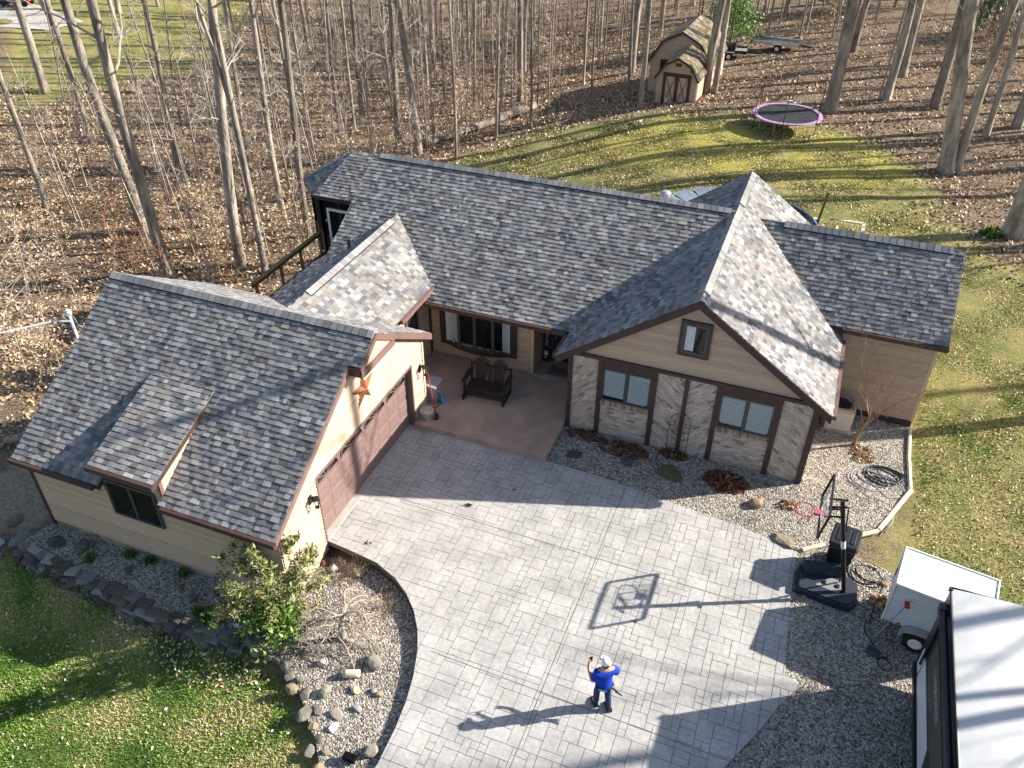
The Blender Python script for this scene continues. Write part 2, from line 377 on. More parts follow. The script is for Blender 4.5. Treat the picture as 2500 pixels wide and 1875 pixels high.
LAWN_BACK = [(-17.5, 23.5), (-15.0, 27.3), (-12.3, 31.0), (-8.6, 32.1), (-5.4, 32.8), (-.2, 34.6), (.9, 33.2), (5.4, 33.4), (8.2, 31.5), (10.0, 28.0), (10.7, 26.5), (11.4, 20), (12.8, 17.1), (17, 14), (24, 9), (24, -9), (9, -9), (9, 5), (6, 10), (-6, 12), (-12, 17)]
LAWN_FAR = [(-62, 36), (-47, 21.5), (-46.5, 27), (-44.5, 32), (-42.5, 36), (-45, 44), (-50, 54), (-70, 80), (-120, 60), (-100, 10)]
LAWNS = (LAWN_FRONT, LAWN_BACK, LAWN_FAR)

def make_ground():
    def axis(lo, a, b, hi, fine, coarse):
        return np.unique(np.round(np.r_[np.geomspace(1, a - lo + 1, coarse)[::-1] * -1 + a + 1, np.arange(a, b, fine), np.geomspace(1, hi - b + 1, coarse) + b - 1], 3))
    xs = axis(-260, -62, 26, 260, .55, 22); ys = axis(-120, -20, 62, 320, .55, 26)
    X, Y = np.meshgrid(xs, ys); sh = X.shape
    Z = T(X.ravel(), Y.ravel()).reshape(sh)
    far = sstep(80, 200, np.hypot(X, Y - 20)); Z = Z * (1 - far) + far * np.clip(Z, -3, 3)
    Z += .05 * np.sin(X * 1.3 + .7 * np.sin(Y * .9)) * np.sin(Y * 1.1 + .6 * np.sin(X * .7)) * sstep(3, 14, poly_dist(DRIVE, X, Y))
    for poly, lim in ((DRIVE, -.12), (BED_FRONT, None), (GRAVEL_PAD, -.12), (BED_LEFT, None)):
        d = np.where(in_poly(poly, X, Y), 0, poly_dist(poly, X, Y)); k = 1 - sstep(.0, .7, d)
        if lim is None: Z = Z - k * .07
        else: Z = np.minimum(Z, lim * k + Z * (1 - k))
    lawn = np.zeros(sh)
    for p, w in zip(LAWNS, (1.2, 3.4, 4.0)): lawn = np.maximum(lawn, soft_in(p, X, Y, w))
    moss = soft_in([(-8, 28), (-4, 32), (8, 32), (10.5, 27), (8, 23), (0, 22), (-8, 24)], X, Y, 4) * .85
    dirt = soft_in([(1.6, 22), (2.2, 25), (2.6, 28.5), (4.0, 28.2), (3.4, 25), (3.6, 22)], X, Y, 2.0) * .62
    dirt = np.maximum(dirt, soft_in([(-14.6, -8.6), (-12.1, -8.9), (-12.0, -4), (-13.5, -2), (-16.5, -4)], X, Y, 1.2) * .9)
    dirt = np.maximum(dirt, soft_in([(4.3, 17.3), (5.3, 18.2), (6.0, 17.4), (5.2, 16.8)], X, Y, .6))
    dirt = np.maximum(dirt, soft_in([(6.2, 15.0), (6.4, 16.6), (8.2, 16.6), (8.0, 15)], X, Y, .6) * .7)
    me = bpy.data.meshes.new('ground'); ny, nx = sh
    V = np.stack([X, Y, Z], -1).reshape(-1, 3)
    i = np.arange(ny * nx).reshape(sh); F = np.stack([i[:-1, :-1], i[:-1, 1:], i[1:, 1:], i[1:, :-1]], -1).reshape(-1, 4)
    o = np_mesh('ground', V, F, 'ground'); me = o.data
    at = me.attributes.new('Col', 'FLOAT_COLOR', 'POINT')
    at.data.foreach_set('color', np.stack([1 - lawn, moss, dirt, np.ones(sh)], -1).astype(np.float32).ravel())
    me.polygons.foreach_set('use_smooth', np.ones(len(F), bool))
    tag(o, 'uneven ground of lawn, moss and leaf litter around the house', kind='structure'); return o
ground = make_ground()

def bed_z(x, y):                        # top of the gravel in the left-hand bed
    return -.62 + .47 * np.clip((np.asarray(x) + 7) / 6.8, 0, 1) ** 1.1
def front_z(x, y): return np.where(np.asarray(y) > .3, T(np.asarray(x, float), np.asarray(y, float)) + .03, np.minimum(-.03, .0 * np.asarray(x) - .03 - .03 * np.clip(np.asarray(x) - 7, 0, 3)))
def draped(name, poly, zf, m, step, label, skirt=.35):
    xs = np.arange(min(p[0] for p in poly), max(p[0] for p in poly) + step, step); ys = np.arange(min(p[1] for p in poly), max(p[1] for p in poly) + step, step)
    mb = MB(); idx = {}
    def vid(x, y):
        k = (round(x, 3), round(y, 3))
        if k not in idx:
            idx[k] = len(mb.v); mb.v.append((k[0], k[1], float(zf(np.array([k[0]]), np.array([k[1]]))[0])))
        return idx[k]
    for x in xs:
        for y in ys:
            q = clip_rect(poly, x, x + step, y, y + step)
            if q and area2(q) > 1e-5:
                ids = []
                for p in q:
                    k = vid(*p)
                    if not ids or k != ids[-1]: ids.append(k)
                if len(set(ids)) == len(ids) and len(ids) > 2: mb.face(ids)
    n = len(poly); n0 = len(mb.v)
    for x, y in poly:
        z = float(zf(np.array([x]), np.array([y]))[0]); mb.v += [(x, y, z), (x, y, z - skirt)]
    for i in range(n):
        j = (i + 1) % n; mb.face((n0 + 2 * i, n0 + 2 * i + 1, n0 + 2 * j + 1, n0 + 2 * j))
    return tag(mb.build(name, m), label, kind='structure')
flip = lambda p: p if sum(p[i][0] * p[(i + 1) % len(p)][1] - p[(i + 1) % len(p)][0] * p[i][1] for i in range(len(p))) > 0 else p[::-1]
DRIVE, BED_LEFT, BED_FRONT, GRAVEL_PAD = map(flip, (DRIVE, BED_LEFT, BED_FRONT, GRAVEL_PAD))
bedL = draped('gravel_bed', BED_LEFT, bed_z, 'gravel', .5, 'pale gravel bed beside the garage wall', .5)
bedF = draped('gravel_bed', BED_FRONT, front_z, 'gravel', .5, 'gravel bed along the brick front wall', .2)
pad = draped('gravel_pad', GRAVEL_PAD, lambda x, y: -.035 + 0 * np.asarray(x), 'gravel', .8, 'grey gravel parking pad under the camper', .2)

def make_gravel():
    """loose stones lying on the gravel, too small to count"""
    rg = np.random.default_rng(3)
    pal = np.array([(.54, .52, .48), (.40, .37, .33), (.28, .25, .215), (.47, .42, .34), (.17, .145, .12), (.62, .61, .58), (.34, .27, .20)])
    for o, poly, zf, dens, clipy in ((bedL, BED_LEFT, bed_z, 330, -99), (bedF, BED_FRONT, front_z, 330, -99), (pad, GRAVEL_PAD, lambda x, y: -.035 + 0 * x, 300, -10)):
        P = np.array(poly); lo, hi = P.min(0), P.max(0); lo[1] = max(lo[1], clipy - 2)
        n = int((hi - lo).prod() * dens); x = rg.uniform(lo[0], hi[0], n); y = rg.uniform(lo[1], hi[1], n)
        k = in_poly(poly, x, y); x, y = x[k], y[k]; n = len(x); z = zf(x, y)
        s = rg.uniform(.011, .026, n); a = rg.uniform(0, 6.28, n)
        base = np.array([(1, 0, 0), (0, 1, 0), (-1, 0, 0), (0, -1, 0), (.15, .1, .75), (0, 0, -.5)])
        J = base[None] * rg.uniform(.7, 1.3, (n, 6, 3)) * s[:, None, None]; J[:, :, 0] *= 1.3
        c, sn = np.cos(a)[:, None], np.sin(a)[:, None]
        V = np.stack([J[..., 0] * c - J[..., 1] * sn + x[:, None], J[..., 0] * sn + J[..., 1] * c + y[:, None], J[..., 2] + z[:, None] + .004], -1).reshape(-1, 3)
        tri = np.array([(0, 1, 4), (1, 2, 4), (2, 3, 4), (3, 0, 4), (1, 0, 5), (2, 1, 5), (3, 2, 5), (0, 3, 5)][:4])
        F = (tri[None] + (np.arange(n) * 6)[:, None, None]).reshape(-1, 3)
        C = np.repeat(pal[rg.integers(0, len(pal), n)] * rg.uniform(.75, 1.15, (n, 1)), len(tri), 0)
        tag(np_mesh('loose_gravel', V, F, 'gravel_piece', C, o), kind='stuff')
make_gravel()

# ------------------------------------------------------------------ driveway of stamped stone
def make_drive():
    slab = MB(); k = len(DRIVE)
    slab.prism([(x, y, -.16) for x, y in DRIVE], (0, 0, .148)); d = tag(slab.build('driveway', 'groove'), 'pale grey stamped stone driveway in front of the garage', kind='structure')
    u = .165; x0, y0 = -4.2, -17.1; nx, ny = 71, 94; used = np.zeros((nx, ny), bool); rg = random.Random(11)
    sizes = [(2, 2), (2, 1), (1, 2), (3, 2), (2, 3), (1, 1), (3, 1), (2, 2), (3, 2), (2, 3)]
    pieces = []
    for j in range(ny):
        for i in range(nx):
            if used[i, j]: continue
            for w, h in rg.sample(sizes, len(sizes)) + [(1, 1)]:
                if i + w <= nx and j + h <= ny and not used[i:i + w, j:j + h].any(): break
            used[i:i + w, j:j + h] = True
            g = .0055
            q = clip_rect(DRIVE, x0 + i * u + g, x0 + (i + w) * u - g, y0 + j * u + g, y0 + (j + h) * u - g)
            if q and area2(q) > 4e-4: pieces.append((q, area2(q)))
    pal = [(.392, .384, .372), (.386, .378, .366), (.40, .39, .376), (.392, .381, .366), (.375, .367, .355), (.395, .386, .372)]
    vis = [p for p in pieces if min(b for a, b in p[0]) > -9.2]
    big = sorted(vis, key=lambda p: -p[1] / (1 + .03 * (max(b for a, b in p[0]) + 18.3) ** 2 / 10))[:300]; ids = {id(p) for p in big}
    rest = MB(); O, ux, uy, uz = Vector((0, 0, 0)), Vector((1, 0, 0)), Vector((0, 1, 0)), Vector((0, 0, 1))
    def make(mb, p):
        q = p[0]; cx = sum(a for a, b in q) / len(q); cy = sum(b for a, b in q) / len(q)
        t = rg.uniform(-.0015, .0025); sx, sy = rg.uniform(-.006, .006), rg.uniform(-.006, .006); ins = .006
        plate(mb, q, O, ux, uy, uz, lambda a, b: t + (a - cx) * sx + (b - cy) * sy, jit(rg.choice(pal), .03, rg), -.0118)
    for p in pieces:
        if id(p) in ids:
            mb = MB(); make(mb, p); mb.build('paver', 'paver', d)
        else: make(rest, p)
    tag(rest.build('paver_field', 'paver', d), kind='stuff')
    for a, b in (((2.36, -2.0), (2.30, -13.5)), ((-4.0, -4.6), (7.0, -4.75)), ((-.3, -8.6), (7.1, -8.75))):     # sawn control joints
        MB().beam((a[0], a[1], .0035), (b[0], b[1], .0035), .014, .003).build('control_joint', 'groove', d)
    return d
drive = make_drive()

# ------------------------------------------------------------------ the house
house = thing('house', 'low tan house with grey shingle roofs, attached garage and brick front gable', 'house')
SH = [((.29, .287, .285), 6), ((.235, .233, .236), 6), ((.185, .187, .195), 6), ((.135, .139, .152), 6), ((.085, .09, .103), 5), ((.235, .215, .195), 4), ((.19, .168, .148), 3), ((.36, .356, .35), 4), ((.28, .262, .24), 2)]
SHP = [(.055 + c[0] * .76 - .0 * c[2], .054 + c[1] * .755, .053 + c[2] * .75) for c, w in SH for _ in range(w)]
def V3(*a): return Vector(a)
def roof_face(name, pts, eave_u, up, parent, indiv=0, seed=1, deck='trim', exp=.142, shingle=True):
    """pts: world points of the roof plane outline; eave_u: unit vector along the eave; up: unit vector up the slope."""
    rg = random.Random(seed); O = Vector(pts[0]); u = Vector(eave_u).normalized(); v = Vector(up).normalized(); n = u.cross(v)
    if n.z < 0: u = -u; n = -n
    poly = [((Vector(p) - O).dot(u), (Vector(p) - O).dot(v)) for p in pts]
    dk = MB(); dk.prism([tuple(Vector(p) - n * .004) for p in pts], (0, 0, -.15))
    if sum(poly[i][0] * poly[(i + 1) % len(poly)][1] - poly[(i + 1) % len(poly)][0] * poly[i][1] for i in range(len(poly))) > 0:
        dk.f = [f[::-1] for f in dk.f]
    d = dk.build(name, deck, parent)
    if not shingle: return d
    a0, a1 = min(p[0] for p in poly), max(p[0] for p in poly); b0, b1 = min(p[1] for p in poly), max(p[1] for p in poly)
    rest = MB(); made = 0; b = b0 - rg.uniform(0, .02); row = 0
    while b < b1:
        a = a0 - rg.uniform(0, .3)
        thick = rg.random() < .5
        while a < a1:
            w = rg.choice((.09, .12, .14, .16, .18, .21, .25)); thick = not thick if rg.random() < .8 else thick
            q = clip_rect(poly, a, a + w - .002, b, b + exp)
            if q and area2(q) > 3e-4:
                t = (.020 if thick else .010) + rg.uniform(-.003, .003); bb = b
                c = jit(rg.choice(SHP), .10, rg)
                hf = lambda x, y: max(.0015, t * (1 - (y - bb) / exp) + .0015)
                if indiv and made < indiv and area2(q) > .97 * w * exp * .98:
                    mb = MB(); plate(mb, q, O, u, v, n, hf, c, -.003); mb.build('shingle', 'shingle', d); made += 1
                else: plate(rest, q, O, u, v, n, hf, c, -.003)
            a += w
        b += exp; row += 1
    tag(rest.build('shingle_field', 'shingle', d), kind='stuff')
    return d
def ridge_cap(name, a, b, sl, sr, side, parent, w=.16, h=.045, seed=5, raised=True):
    """cap shingles along the ridge a-b; side: horizontal unit vector to the right of the ridge, sl/sr slopes."""
    rg = random.Random(seed); a, b, side = Vector(a), Vector(b), Vector(side); L = (b - a).length; d = (b - a) / L; mb = MB(); t = 0
    while t < L - .02:
        e = min(t + .2, L); c = jit(rg.choice([(.30, .29, .285), (.25, .245, .245), (.34, .325, .31), (.22, .215, .22)]), .1, rg)
        p0, p1 = a + d * t, a + d * e; up = Vector((0, 0, 1)); h0, h1 = h + .006, h
        L0, L1 = -side * w - up * (sl * w) , side * w - up * (sr * w)
        pts = [p0 + L0 + up * h0, p0 + up * (h0 + .012), p0 + L1 + up * h0, p1 + L1 + up * h1, p1 + up * (h1 + .012), p1 + L0 + up * h1]
        n0 = len(mb.v); mb.v += [tuple(p) for p in pts]
        mb.face((n0, n0 + 1, n0 + 4, n0 + 5), c); mb.face((n0 + 1, n0 + 2, n0 + 3, n0 + 4), c)
        dk = (.02, .02, .022)
        q = [p0 + L0, p0 + L1, p1 + L1, p1 + L0]; n1 = len(mb.v); mb.v += [tuple(x) for x in q]
        mb.face((n0 + 5, n1 + 3, n1, n0), dk); mb.face((n0 + 2, n1 + 1, n1 + 2, n0 + 3), dk)
        if t == 0: mb.face((n0, n1, n1 + 1, n0 + 2, n0 + 1), c)
        if e >= L: mb.face((n0 + 3, n1 + 2, n1 + 3, n0 + 5, n0 + 4), c)
        t = e
    return mb.build(name, 'shingle', parent)
def slope_up(run, s): l = math.hypot(1, s); return run / l, s / l

GS = .6226                                            # garage pitch
def gz(y): return 4.667 - GS * abs(y + 3.917)
cs, sn = slope_up(1, GS)
vS = (-8.48 + 3.917)
def gS(x, y): return (x, y, gz(y))
gar = roof_face('garage_roof', [gS(-11.75, -8.48), gS(-9.02, -8.48), gS(-9.02, -5.95), gS(-7.25, -5.95), gS(-7.25, -8.48), gS(-4.06, -8.48), gS(-4.06, -4.72), gS(-3.74, -4.72), gS(-3.74, -3.917), gS(-11.75, -3.917)],
                (1, 0, 0), (0, cs, sn), house, 180, 21)
garN = roof_face('garage_roof', [gS(-3.98, -.62), gS(-11.75, -.62), gS(-11.75, -3.917), gS(-3.74, -3.917), gS(-3.74, -3.15), gS(-3.98, -3.15)], (-1, 0, 0), (0, -cs, sn), house, 0, 22)
ridge_cap('ridge_vent', (-11.72, -3.917, 4.667), (-3.76, -3.917, 4.667), GS, GS, (0, 1, 0), gar)
DS = .366
def dz(y): return 3.404 - DS * (-5.95 - y)
c2, s2 = slope_up(1, DS)
dorm = roof_face('dormer_roof', [(-9.1, -8.48, dz(-8.48)), (-7.17, -8.48, dz(-8.48)), (-7.17, -5.72, dz(-5.72)), (-9.1, -5.72, dz(-5.72))], (1, 0, 0), (0, c2, s2), house, 120, 23)
BS = .56; bx = -7.08
def bz(x): return 3.97 - BS * abs(x - bx)
c3, s3 = slope_up(1, BS)
roof_face('breezeway_roof', [(-4.97, -.88, bz(-4.97)), (-4.97, 1.53, bz(-4.97)), (bx, 3.54, 3.97), (bx, -2.82, 3.97)], (0, 1, 0), (-c3, 0, s3), house, 0, 24)
bw2 = roof_face('breezeway_roof', [(-9.19, 1.53, bz(-9.19)), (-9.19, -.88, bz(-9.19)), (bx, -2.82, 3.97), (bx, 3.54, 3.97)], (0, -1, 0), (c3, 0, s3), house, 0, 25)
ridge_cap('ridge_vent', (bx, -1.9, 3.97), (bx, 3.0, 3.97), BS, BS, (1, 0, 0), bw2)
MS = .587
def mz(y): return 5.06 - MS * abs(5.39 - y)
c4, s4 = slope_up(1, MS)
mainF = roof_face('main_roof', [(-8.86, 1.05, mz(1.05)), (-.30, 1.05, mz(1.05)), (3.35, 5.39, 5.06), (-8.86, 5.39, 5.06)], (1, 0, 0), (0, c4, s4), house, 0, 26)
roof_face('main_roof', [(-.30, 9.73, mz(9.73)), (-8.86, 9.73, mz(9.73)), (-8.86, 5.39, 5.06), (3.35, 5.39, 5.06)], (-1, 0, 0), (0, -c4, s4), house, 0, 27, exp=.28)
ridge_cap('ridge_vent', (-8.6, 5.39, 5.06), (3.2, 5.39, 5.06), MS, MS, (0, 1, 0), mainF, w=.15)
FS = .70
def fz(x): return 5.06 - FS * abs(x - 3.35)
c5, s5 = slope_up(1, FS)
fwL = roof_face('front_wing_roof', [(-.35, .98, fz(-.35)), (-.35, -.17, fz(-.35)), (3.35, -.17, 5.06), (3.35, 5.39, 5.06)], (0, -1, 0), (c5, 0, s5), house, 0, 28)
roof_face('rear_wing_roof', [(.63, 8.63, fz(.63)), (3.35, 5.39, 5.06), (3.35, 8.63, 5.06)], (0, -1, 0), (c5, 0, s5), house, 0, 29)
fwR = roof_face('front_wing_roof', [(7.05, -.17, fz(7.05)), (7.05, 8.63, fz(7.05)), (3.35, 8.63, 5.06), (3.35, -.17, 5.06)], (0, 1, 0), (-c5, 0, s5), house, 0, 30)
ridge_cap('ridge_vent', (3.35, .25, 5.06), (3.35, 5.0, 5.06), FS, FS, (1, 0, 0), fwR, h=.055)
ridge_cap('ridge_vent', (3.35, 5.9, 5.06), (3.35, 8.45, 5.06), FS, FS, (1, 0, 0), fwR, h=.055)
ridge_cap('ridge_cap', (3.35, -.17, 5.06), (3.35, .25, 5.06), FS, FS, (1, 0, 0), fwR, h=.008)
ridge_cap('ridge_cap', (3.35, 5.0, 5.06), (3.35, 5.9, 5.06), FS, FS, (1, 0, 0), fwR, h=.008)
RS = .75
def rz_(y): return 4.60 - RS * abs(6.15 - y)
c6, s6 = slope_up(1, RS)
xv = lambda y: 3.35 + (5.06 - rz_(y)) / FS
rwF = roof_face('side_wing_roof', [(xv(3.75), 3.75, rz_(3.75)), (9.78, 3.75, rz_(3.75)), (9.78, 6.15, 4.60), (xv(6.15), 6.15, 4.60)], (1, 0, 0), (0, c6, s6), house, 0, 31)
roof_face('side_wing_roof', [(9.78, 8.55, rz_(8.55)), (xv(8.55), 8.55, rz_(8.55)), (xv(6.15), 6.15, 4.60), (9.78, 6.15, 4.60)], (-1, 0, 0), (0, -c6, s6), house, 0, 32, exp=.28)
ridge_cap('ridge_vent', (4.75, 6.15, 4.60), (9.45, 6.15, 4.60), RS, RS, (0, 1, 0), rwF)

# cores of the walls
def core(name, pts, d, m='siding'): return MB().prism(pts, d).build(name, m, house)
def fixn(o): o.data.flip_normals(); return o
core('garage_wall', [(-11.6, -8.26, -1.7), (-11.6, -.97, -1.9), (-11.6, -.97, 2.66), (-11.6, -3.917, 4.49), (-11.6, -8.26, 1.80)], (7.3, 0, 0))
core('breezeway_wall', [(-8.9, -2.4, -2), (-5.29, -2.4, -2), (-5.29, -2.4, 2.80), (bx, -2.4, 3.80), (-8.9, -2.4, 2.80)], (0, 5.4, 0))
core('main_wall', [(-8.55, 1.86, -3), (-8.55, 8.95, -3), (-8.55, 8.95, 2.83), (-8.55, 5.39, 4.90), (-8.55, 1.86, 2.83)], (6.81, 0, 0))
core('main_wall', [(-1.74, 2.83, -1), (-1.74, 8.95, -1.5), (-1.74, 8.95, 2.83), (-1.74, 5.39, 4.90), (-1.74, 2.83, 3.38)], (1.80, 0, 0))
core('front_wing_wall', [(.02, .02, -.9), (6.70, .02, -.9), (6.70, .02, 2.55), (3.35, .02, 4.90), (.02, .02, 2.55)], (0, 8.4, 0))
core('side_wing_wall', [(6.70, 4.07, -.9), (6.70, 8.2, -.9), (6.70, 8.2, 2.88), (6.70, 6.15, 4.42), (6.70, 4.07, 2.88)], (2.9, 0, 0))

def siding(parent, O, u, n, polys, exp=.112, cuts=None):
    """clapboard rows on a wall plane: polys are convex outlines in (along u, height above O.z)"""
    O, u, n = Vector(O), Vector(u), Vector(n); up = Vector((0, 0, 1)); rg = random.Random(len(polys) + int(O.x * 10))
    for poly in polys:
        z0, z1 = min(p[1] for p in poly), max(p[1] for p in poly); z = z0
        while z < z1 - .01:
            q = clip_rect(poly, -99, 99, z, min(z + exp, z1))
            if q and area2(q) > 5e-4:
                mb = MB(); zz = z
                uu, vv = (u, up) if u.cross(up).dot(n) > 0 else (-u, up)
                qq = q if uu == u else [(-a, b) for a, b in q]
                # two-step drop-siding profile
                plate(mb, qq, O, uu, vv, n, lambda a, b: .004 + .028 * max(0, 1 - (b - zz) / exp), None, -.004)
                mb.build('siding_board', 'siding', parent)
            z += exp
wall = lambda nm: MB().box(0, .001, 0, .001, 0, .001)
# garage east wall: thick panels round the door, then boards
E1 = [(-8.28, -.60), (-6.66, -.30), (-6.66, 2.15), (-8.28, 2.15)]
ew = MB()
def yz(poly, x): return [(x, a, b) for a, b in poly]
PE = [[(-8.26, -.62), (-6.62, -.30), (-6.62, 1.82), (-8.26, 1.82)], [(-1.71, -.1), (-.955, -.1), (-.955, 2.62), (-1.71, 2.62)],
      [(-8.26, 1.822), (-6.62, 1.822), (-6.62, 2.118), (-7.80, 2.118)], [(-7.78, 2.12), (-1.712, 2.12), (-1.712, 2.62), (-6.98, 2.62)], [(-6.96, 2.622), (-.955, 2.622), (-.955, 2.68), (-3.917, 4.51)]]
for p in PE: ew.prism(yz(p, -4.30), (.175, 0, 0))
ewall = ew.build('garage_front_wall', 'siding', house)
siding(ewall, (-4.125, 0, 0), (0, 1, 0), (1, 0, 0), PE)
gsw = MB().box(-11.58, -4.14, -8.275, -8.262, -.44, 1.68).build('garage_side_wall', 'siding', house)
siding(gsw, (0, -8.275, 0), (1, 0, 0), (0, -1, 0), [[(-11.50, -.42), (-4.13, -.42), (-4.13, 1.68), (-11.50, 1.68)], [(-9.0, 1.70), (-7.27, 1.70), (-7.27, 2.36), (-9.0, 2.36)]])
MB().box(-9.0, -7.27, -8.27, -5.9, 1.7, 2.36).prism([(-9.0, -8.27, 2.36), (-9.0, -8.27, 2.365), (-9.0, -5.95, 3.2), (-9.0, -5.95, 2.36)], (1.73, 0, 0)).build('dormer_wall', 'siding', gsw)
ck = MB().prism([(-7.27, -8.28, 1.9), (-7.27, -6.0, 3.25), (-7.27, -8.28, 2.38)], (.012, 0, 0)).build('dormer_cheek', 'siding', gsw)
siding(ck, (-7.258, 0, 0), (0, 1, 0), (1, 0, 0), [[(-8.20, 2.0), (-6.1, 3.28), (-8.20, 2.44)]])
pw = MB().box(-5.27, -1.74, 1.845, 1.858, .17, 2.6).build('porch_wall', 'siding', house)
siding(pw, (0, 1.845, 0), (1, 0, 0), (0, -1, 0), [[(-5.25, .17), (-1.82, .17), (-1.82, 2.58), (-5.25, 2.58)]])
bwl = MB().box(-5.288, -5.275, -.95, 1.84, .17, 2.75).build('breezeway_front_wall', 'siding', house)
siding(bwl, (-5.275, 0, 0), (0, 1, 0), (1, 0, 0), [[(-.95, .17), (1.83, .17), (1.83, 2.72), (-.95, 2.72)]])
ew2 = MB().box(-1.738, -1.725, 1.86, 2.83, .17, 2.9).build('entry_wall', 'siding', house)
siding(ew2, (-1.725, 0, 0), (0, 1, 0), (1, 0, 0), [[(1.86, .17), (2.80, .17), (2.80, 2.9), (1.86, 2.7)]])
ew3 = MB().box(-1.70, .0, 2.81, 2.825, .17, 2.9).build('entry_wall', 'siding', house)
siding(ew3, (0, 2.81, 0), (1, 0, 0), (0, -1, 0), [[(-1.70, .17), (0, .17), (0, 2.85), (-1.70, 2.85)]])
gbl = MB().prism([(.13, .019, 2.68), (6.57, .019, 2.68), (3.35, .019, 4.84)], (0, -.012, 0)).build('gable_wall', 'siding', house)
siding(gbl, (0, .007, 0), (1, 0, 0), (0, -1, 0), [[(.13, 2.68), (6.57, 2.68), (3.35, 4.84)]], exp=.108)
rww = MB().box(6.74, 9.60, 4.055, 4.068, -.1, 2.8).build('side_wing_front_wall', 'siding', house)
siding(rww, (0, 4.055, 0), (1, 0, 0), (0, -1, 0), [[(6.74, -.08), (9.55, -.08), (9.55, 2.80), (6.74, 2.80)]])
MB().box(6.74, 9.62, 4.035, 4.06, -.62, -.085).build('foundation', 'trim', house)
MB().box(-11.58, -4.16, -8.262, -8.24, -1.3, -.44).build('foundation', 'concrete', house)

# stone veneer at the foot of the garage wall
def veneer():
    rg = random.Random(5); base = bpy.data.objects['foundation.001']; x = -11.5
    pal = [(.24, .20, .13), (.30, .26, .19), (.20, .18, .15), (.33, .29, .21), (.26, .20, .12)]
    while x < -4.4:
        w = rg.uniform(.22, .5); mb = MB(); n0 = []
        a = [(x + .01, -.75), (x + w - .01, -.75), (x + w - .015 - rg.uniform(0, .05), -.455), (x + .015 + rg.uniform(0, .05), -.455)]
        mb.prism([(p, -8.262, z) for p, z in a], (0, -rg.uniform(.012, .03), 0), jit(rg.choice(pal), .15, rg)); mb.build('foundation_stone', 'stone', base); x += w
veneer()

# trim: corner boards, rakes, fascia, gutters
t = MB()
for x in (-11.54,): t.box(x - .05, x + .06, -8.315, -8.2, -.75, 1.78)
t.build('corner_board', 'trim', house)
MB().box(-4.16, -4.09, -1.00, -.93, .05, 2.72).build('corner_board', 'cream_trim', house)
MB().box(-1.80, -1.70, 1.80, 1.87, .17, 2.6).build('corner_board', 'cream_trim', house)
MB().box(-5.30, -5.20, 1.74, 1.86, .17, 2.6).build('downpipe', 'trim', house)
MB().box(9.55, 9.64, 4.02, 4.10, -.1, 2.84).build('corner_board', 'cream_trim', house)
def rake(name, a, b, drop, x0, x1, m='trim_lit', par=house):    # fascia board hung below the line a-b (y,z) between x0 and x1
    return MB().prism([(x0, a[0], a[1]), (x0, b[0], b[1]), (x0, b[0], b[1] - drop), (x0, a[0], a[1] - drop)], (x1 - x0, 0, 0)).build(name, m, par)
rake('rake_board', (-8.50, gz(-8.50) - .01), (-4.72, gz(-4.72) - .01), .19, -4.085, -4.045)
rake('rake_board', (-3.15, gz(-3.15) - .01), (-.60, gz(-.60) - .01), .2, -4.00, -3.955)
# hood over the garage gable: a small boxed triangle of trim boards round a siding panel
zl = gz(-4.72) - .16
MB().prism([(-4.12, -4.72, zl + .0), (-4.12, -3.114, zl + .0), (-4.12, -3.917, 4.50)], (.36, 0, 0)).build('gable_hood', 'siding', house)
rake('rake_board', (-4.74, gz(-4.74) - .01), (-3.917, 4.657), .17, -3.755, -3.715)
rake('rake_board', (-3.917, 4.657), (-3.09, gz(-3.09) - .01), .17, -3.755, -3.715)
MB().box(-3.757, -3.713, -4.74, -3.09, zl - .17, zl + .02).build('hood_chord', 'trim_lit', house)
MB().box(-4.1, -3.757, -4.76, -4.70, zl - .12, gz(-4.72) - .015).build('hood_return', 'trim', house)
def eave(name, a, b, out, h=.13, w=.11, m='trim'):
    return MB().beam(a, b, w, h).build(name, m, house)
eave('gutter', (-11.78, -8.53, gz(-8.48) - .06), (-9.14, -8.53, gz(-8.48) - .06), 0)
eave('gutter', (-7.15, -8.53, gz(-8.48) - .06), (-4.02, -8.53, gz(-8.48) - .06), 0)
eave('gutter', (-9.12, -8.53, dz(-8.48) - .06), (-7.15, -8.53, dz(-8.48) - .06), 0)
eave('gutter', (-4.95, 1.0, mz(1.05) - .07), (-.42, 1.0, mz(1.05) - .07), 0)
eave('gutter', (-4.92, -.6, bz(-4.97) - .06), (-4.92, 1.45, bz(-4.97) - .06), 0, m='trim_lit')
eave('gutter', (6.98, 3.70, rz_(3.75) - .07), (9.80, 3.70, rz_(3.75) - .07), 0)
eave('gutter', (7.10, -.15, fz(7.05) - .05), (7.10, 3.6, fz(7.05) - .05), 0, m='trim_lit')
eave('gutter', (-.40, -.15, fz(-.35) - .05), (-.40, .95, fz(-.35) - .05), 0, m='trim')
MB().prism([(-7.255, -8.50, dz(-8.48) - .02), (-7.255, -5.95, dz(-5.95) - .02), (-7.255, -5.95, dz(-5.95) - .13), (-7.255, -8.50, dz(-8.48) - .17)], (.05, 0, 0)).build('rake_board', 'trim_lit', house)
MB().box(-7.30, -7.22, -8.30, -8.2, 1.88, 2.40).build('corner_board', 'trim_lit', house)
MB().box(-9.08, -8.98, -8.30, -8.2, 1.5, 2.40).build('corner_board', 'trim', house)
# front gable rakes
for sgn in (-1, 1):
    xe = 3.35 + sgn * 3.70
    MB().prism([(3.35, -.19, 5.045), (xe, -.19, fz(xe) - .01), (xe, -.19, fz(xe) - .24), (3.35, -.19, 4.815)][::-sgn], (0, .2, 0)).build('rake_board', 'trim', house)
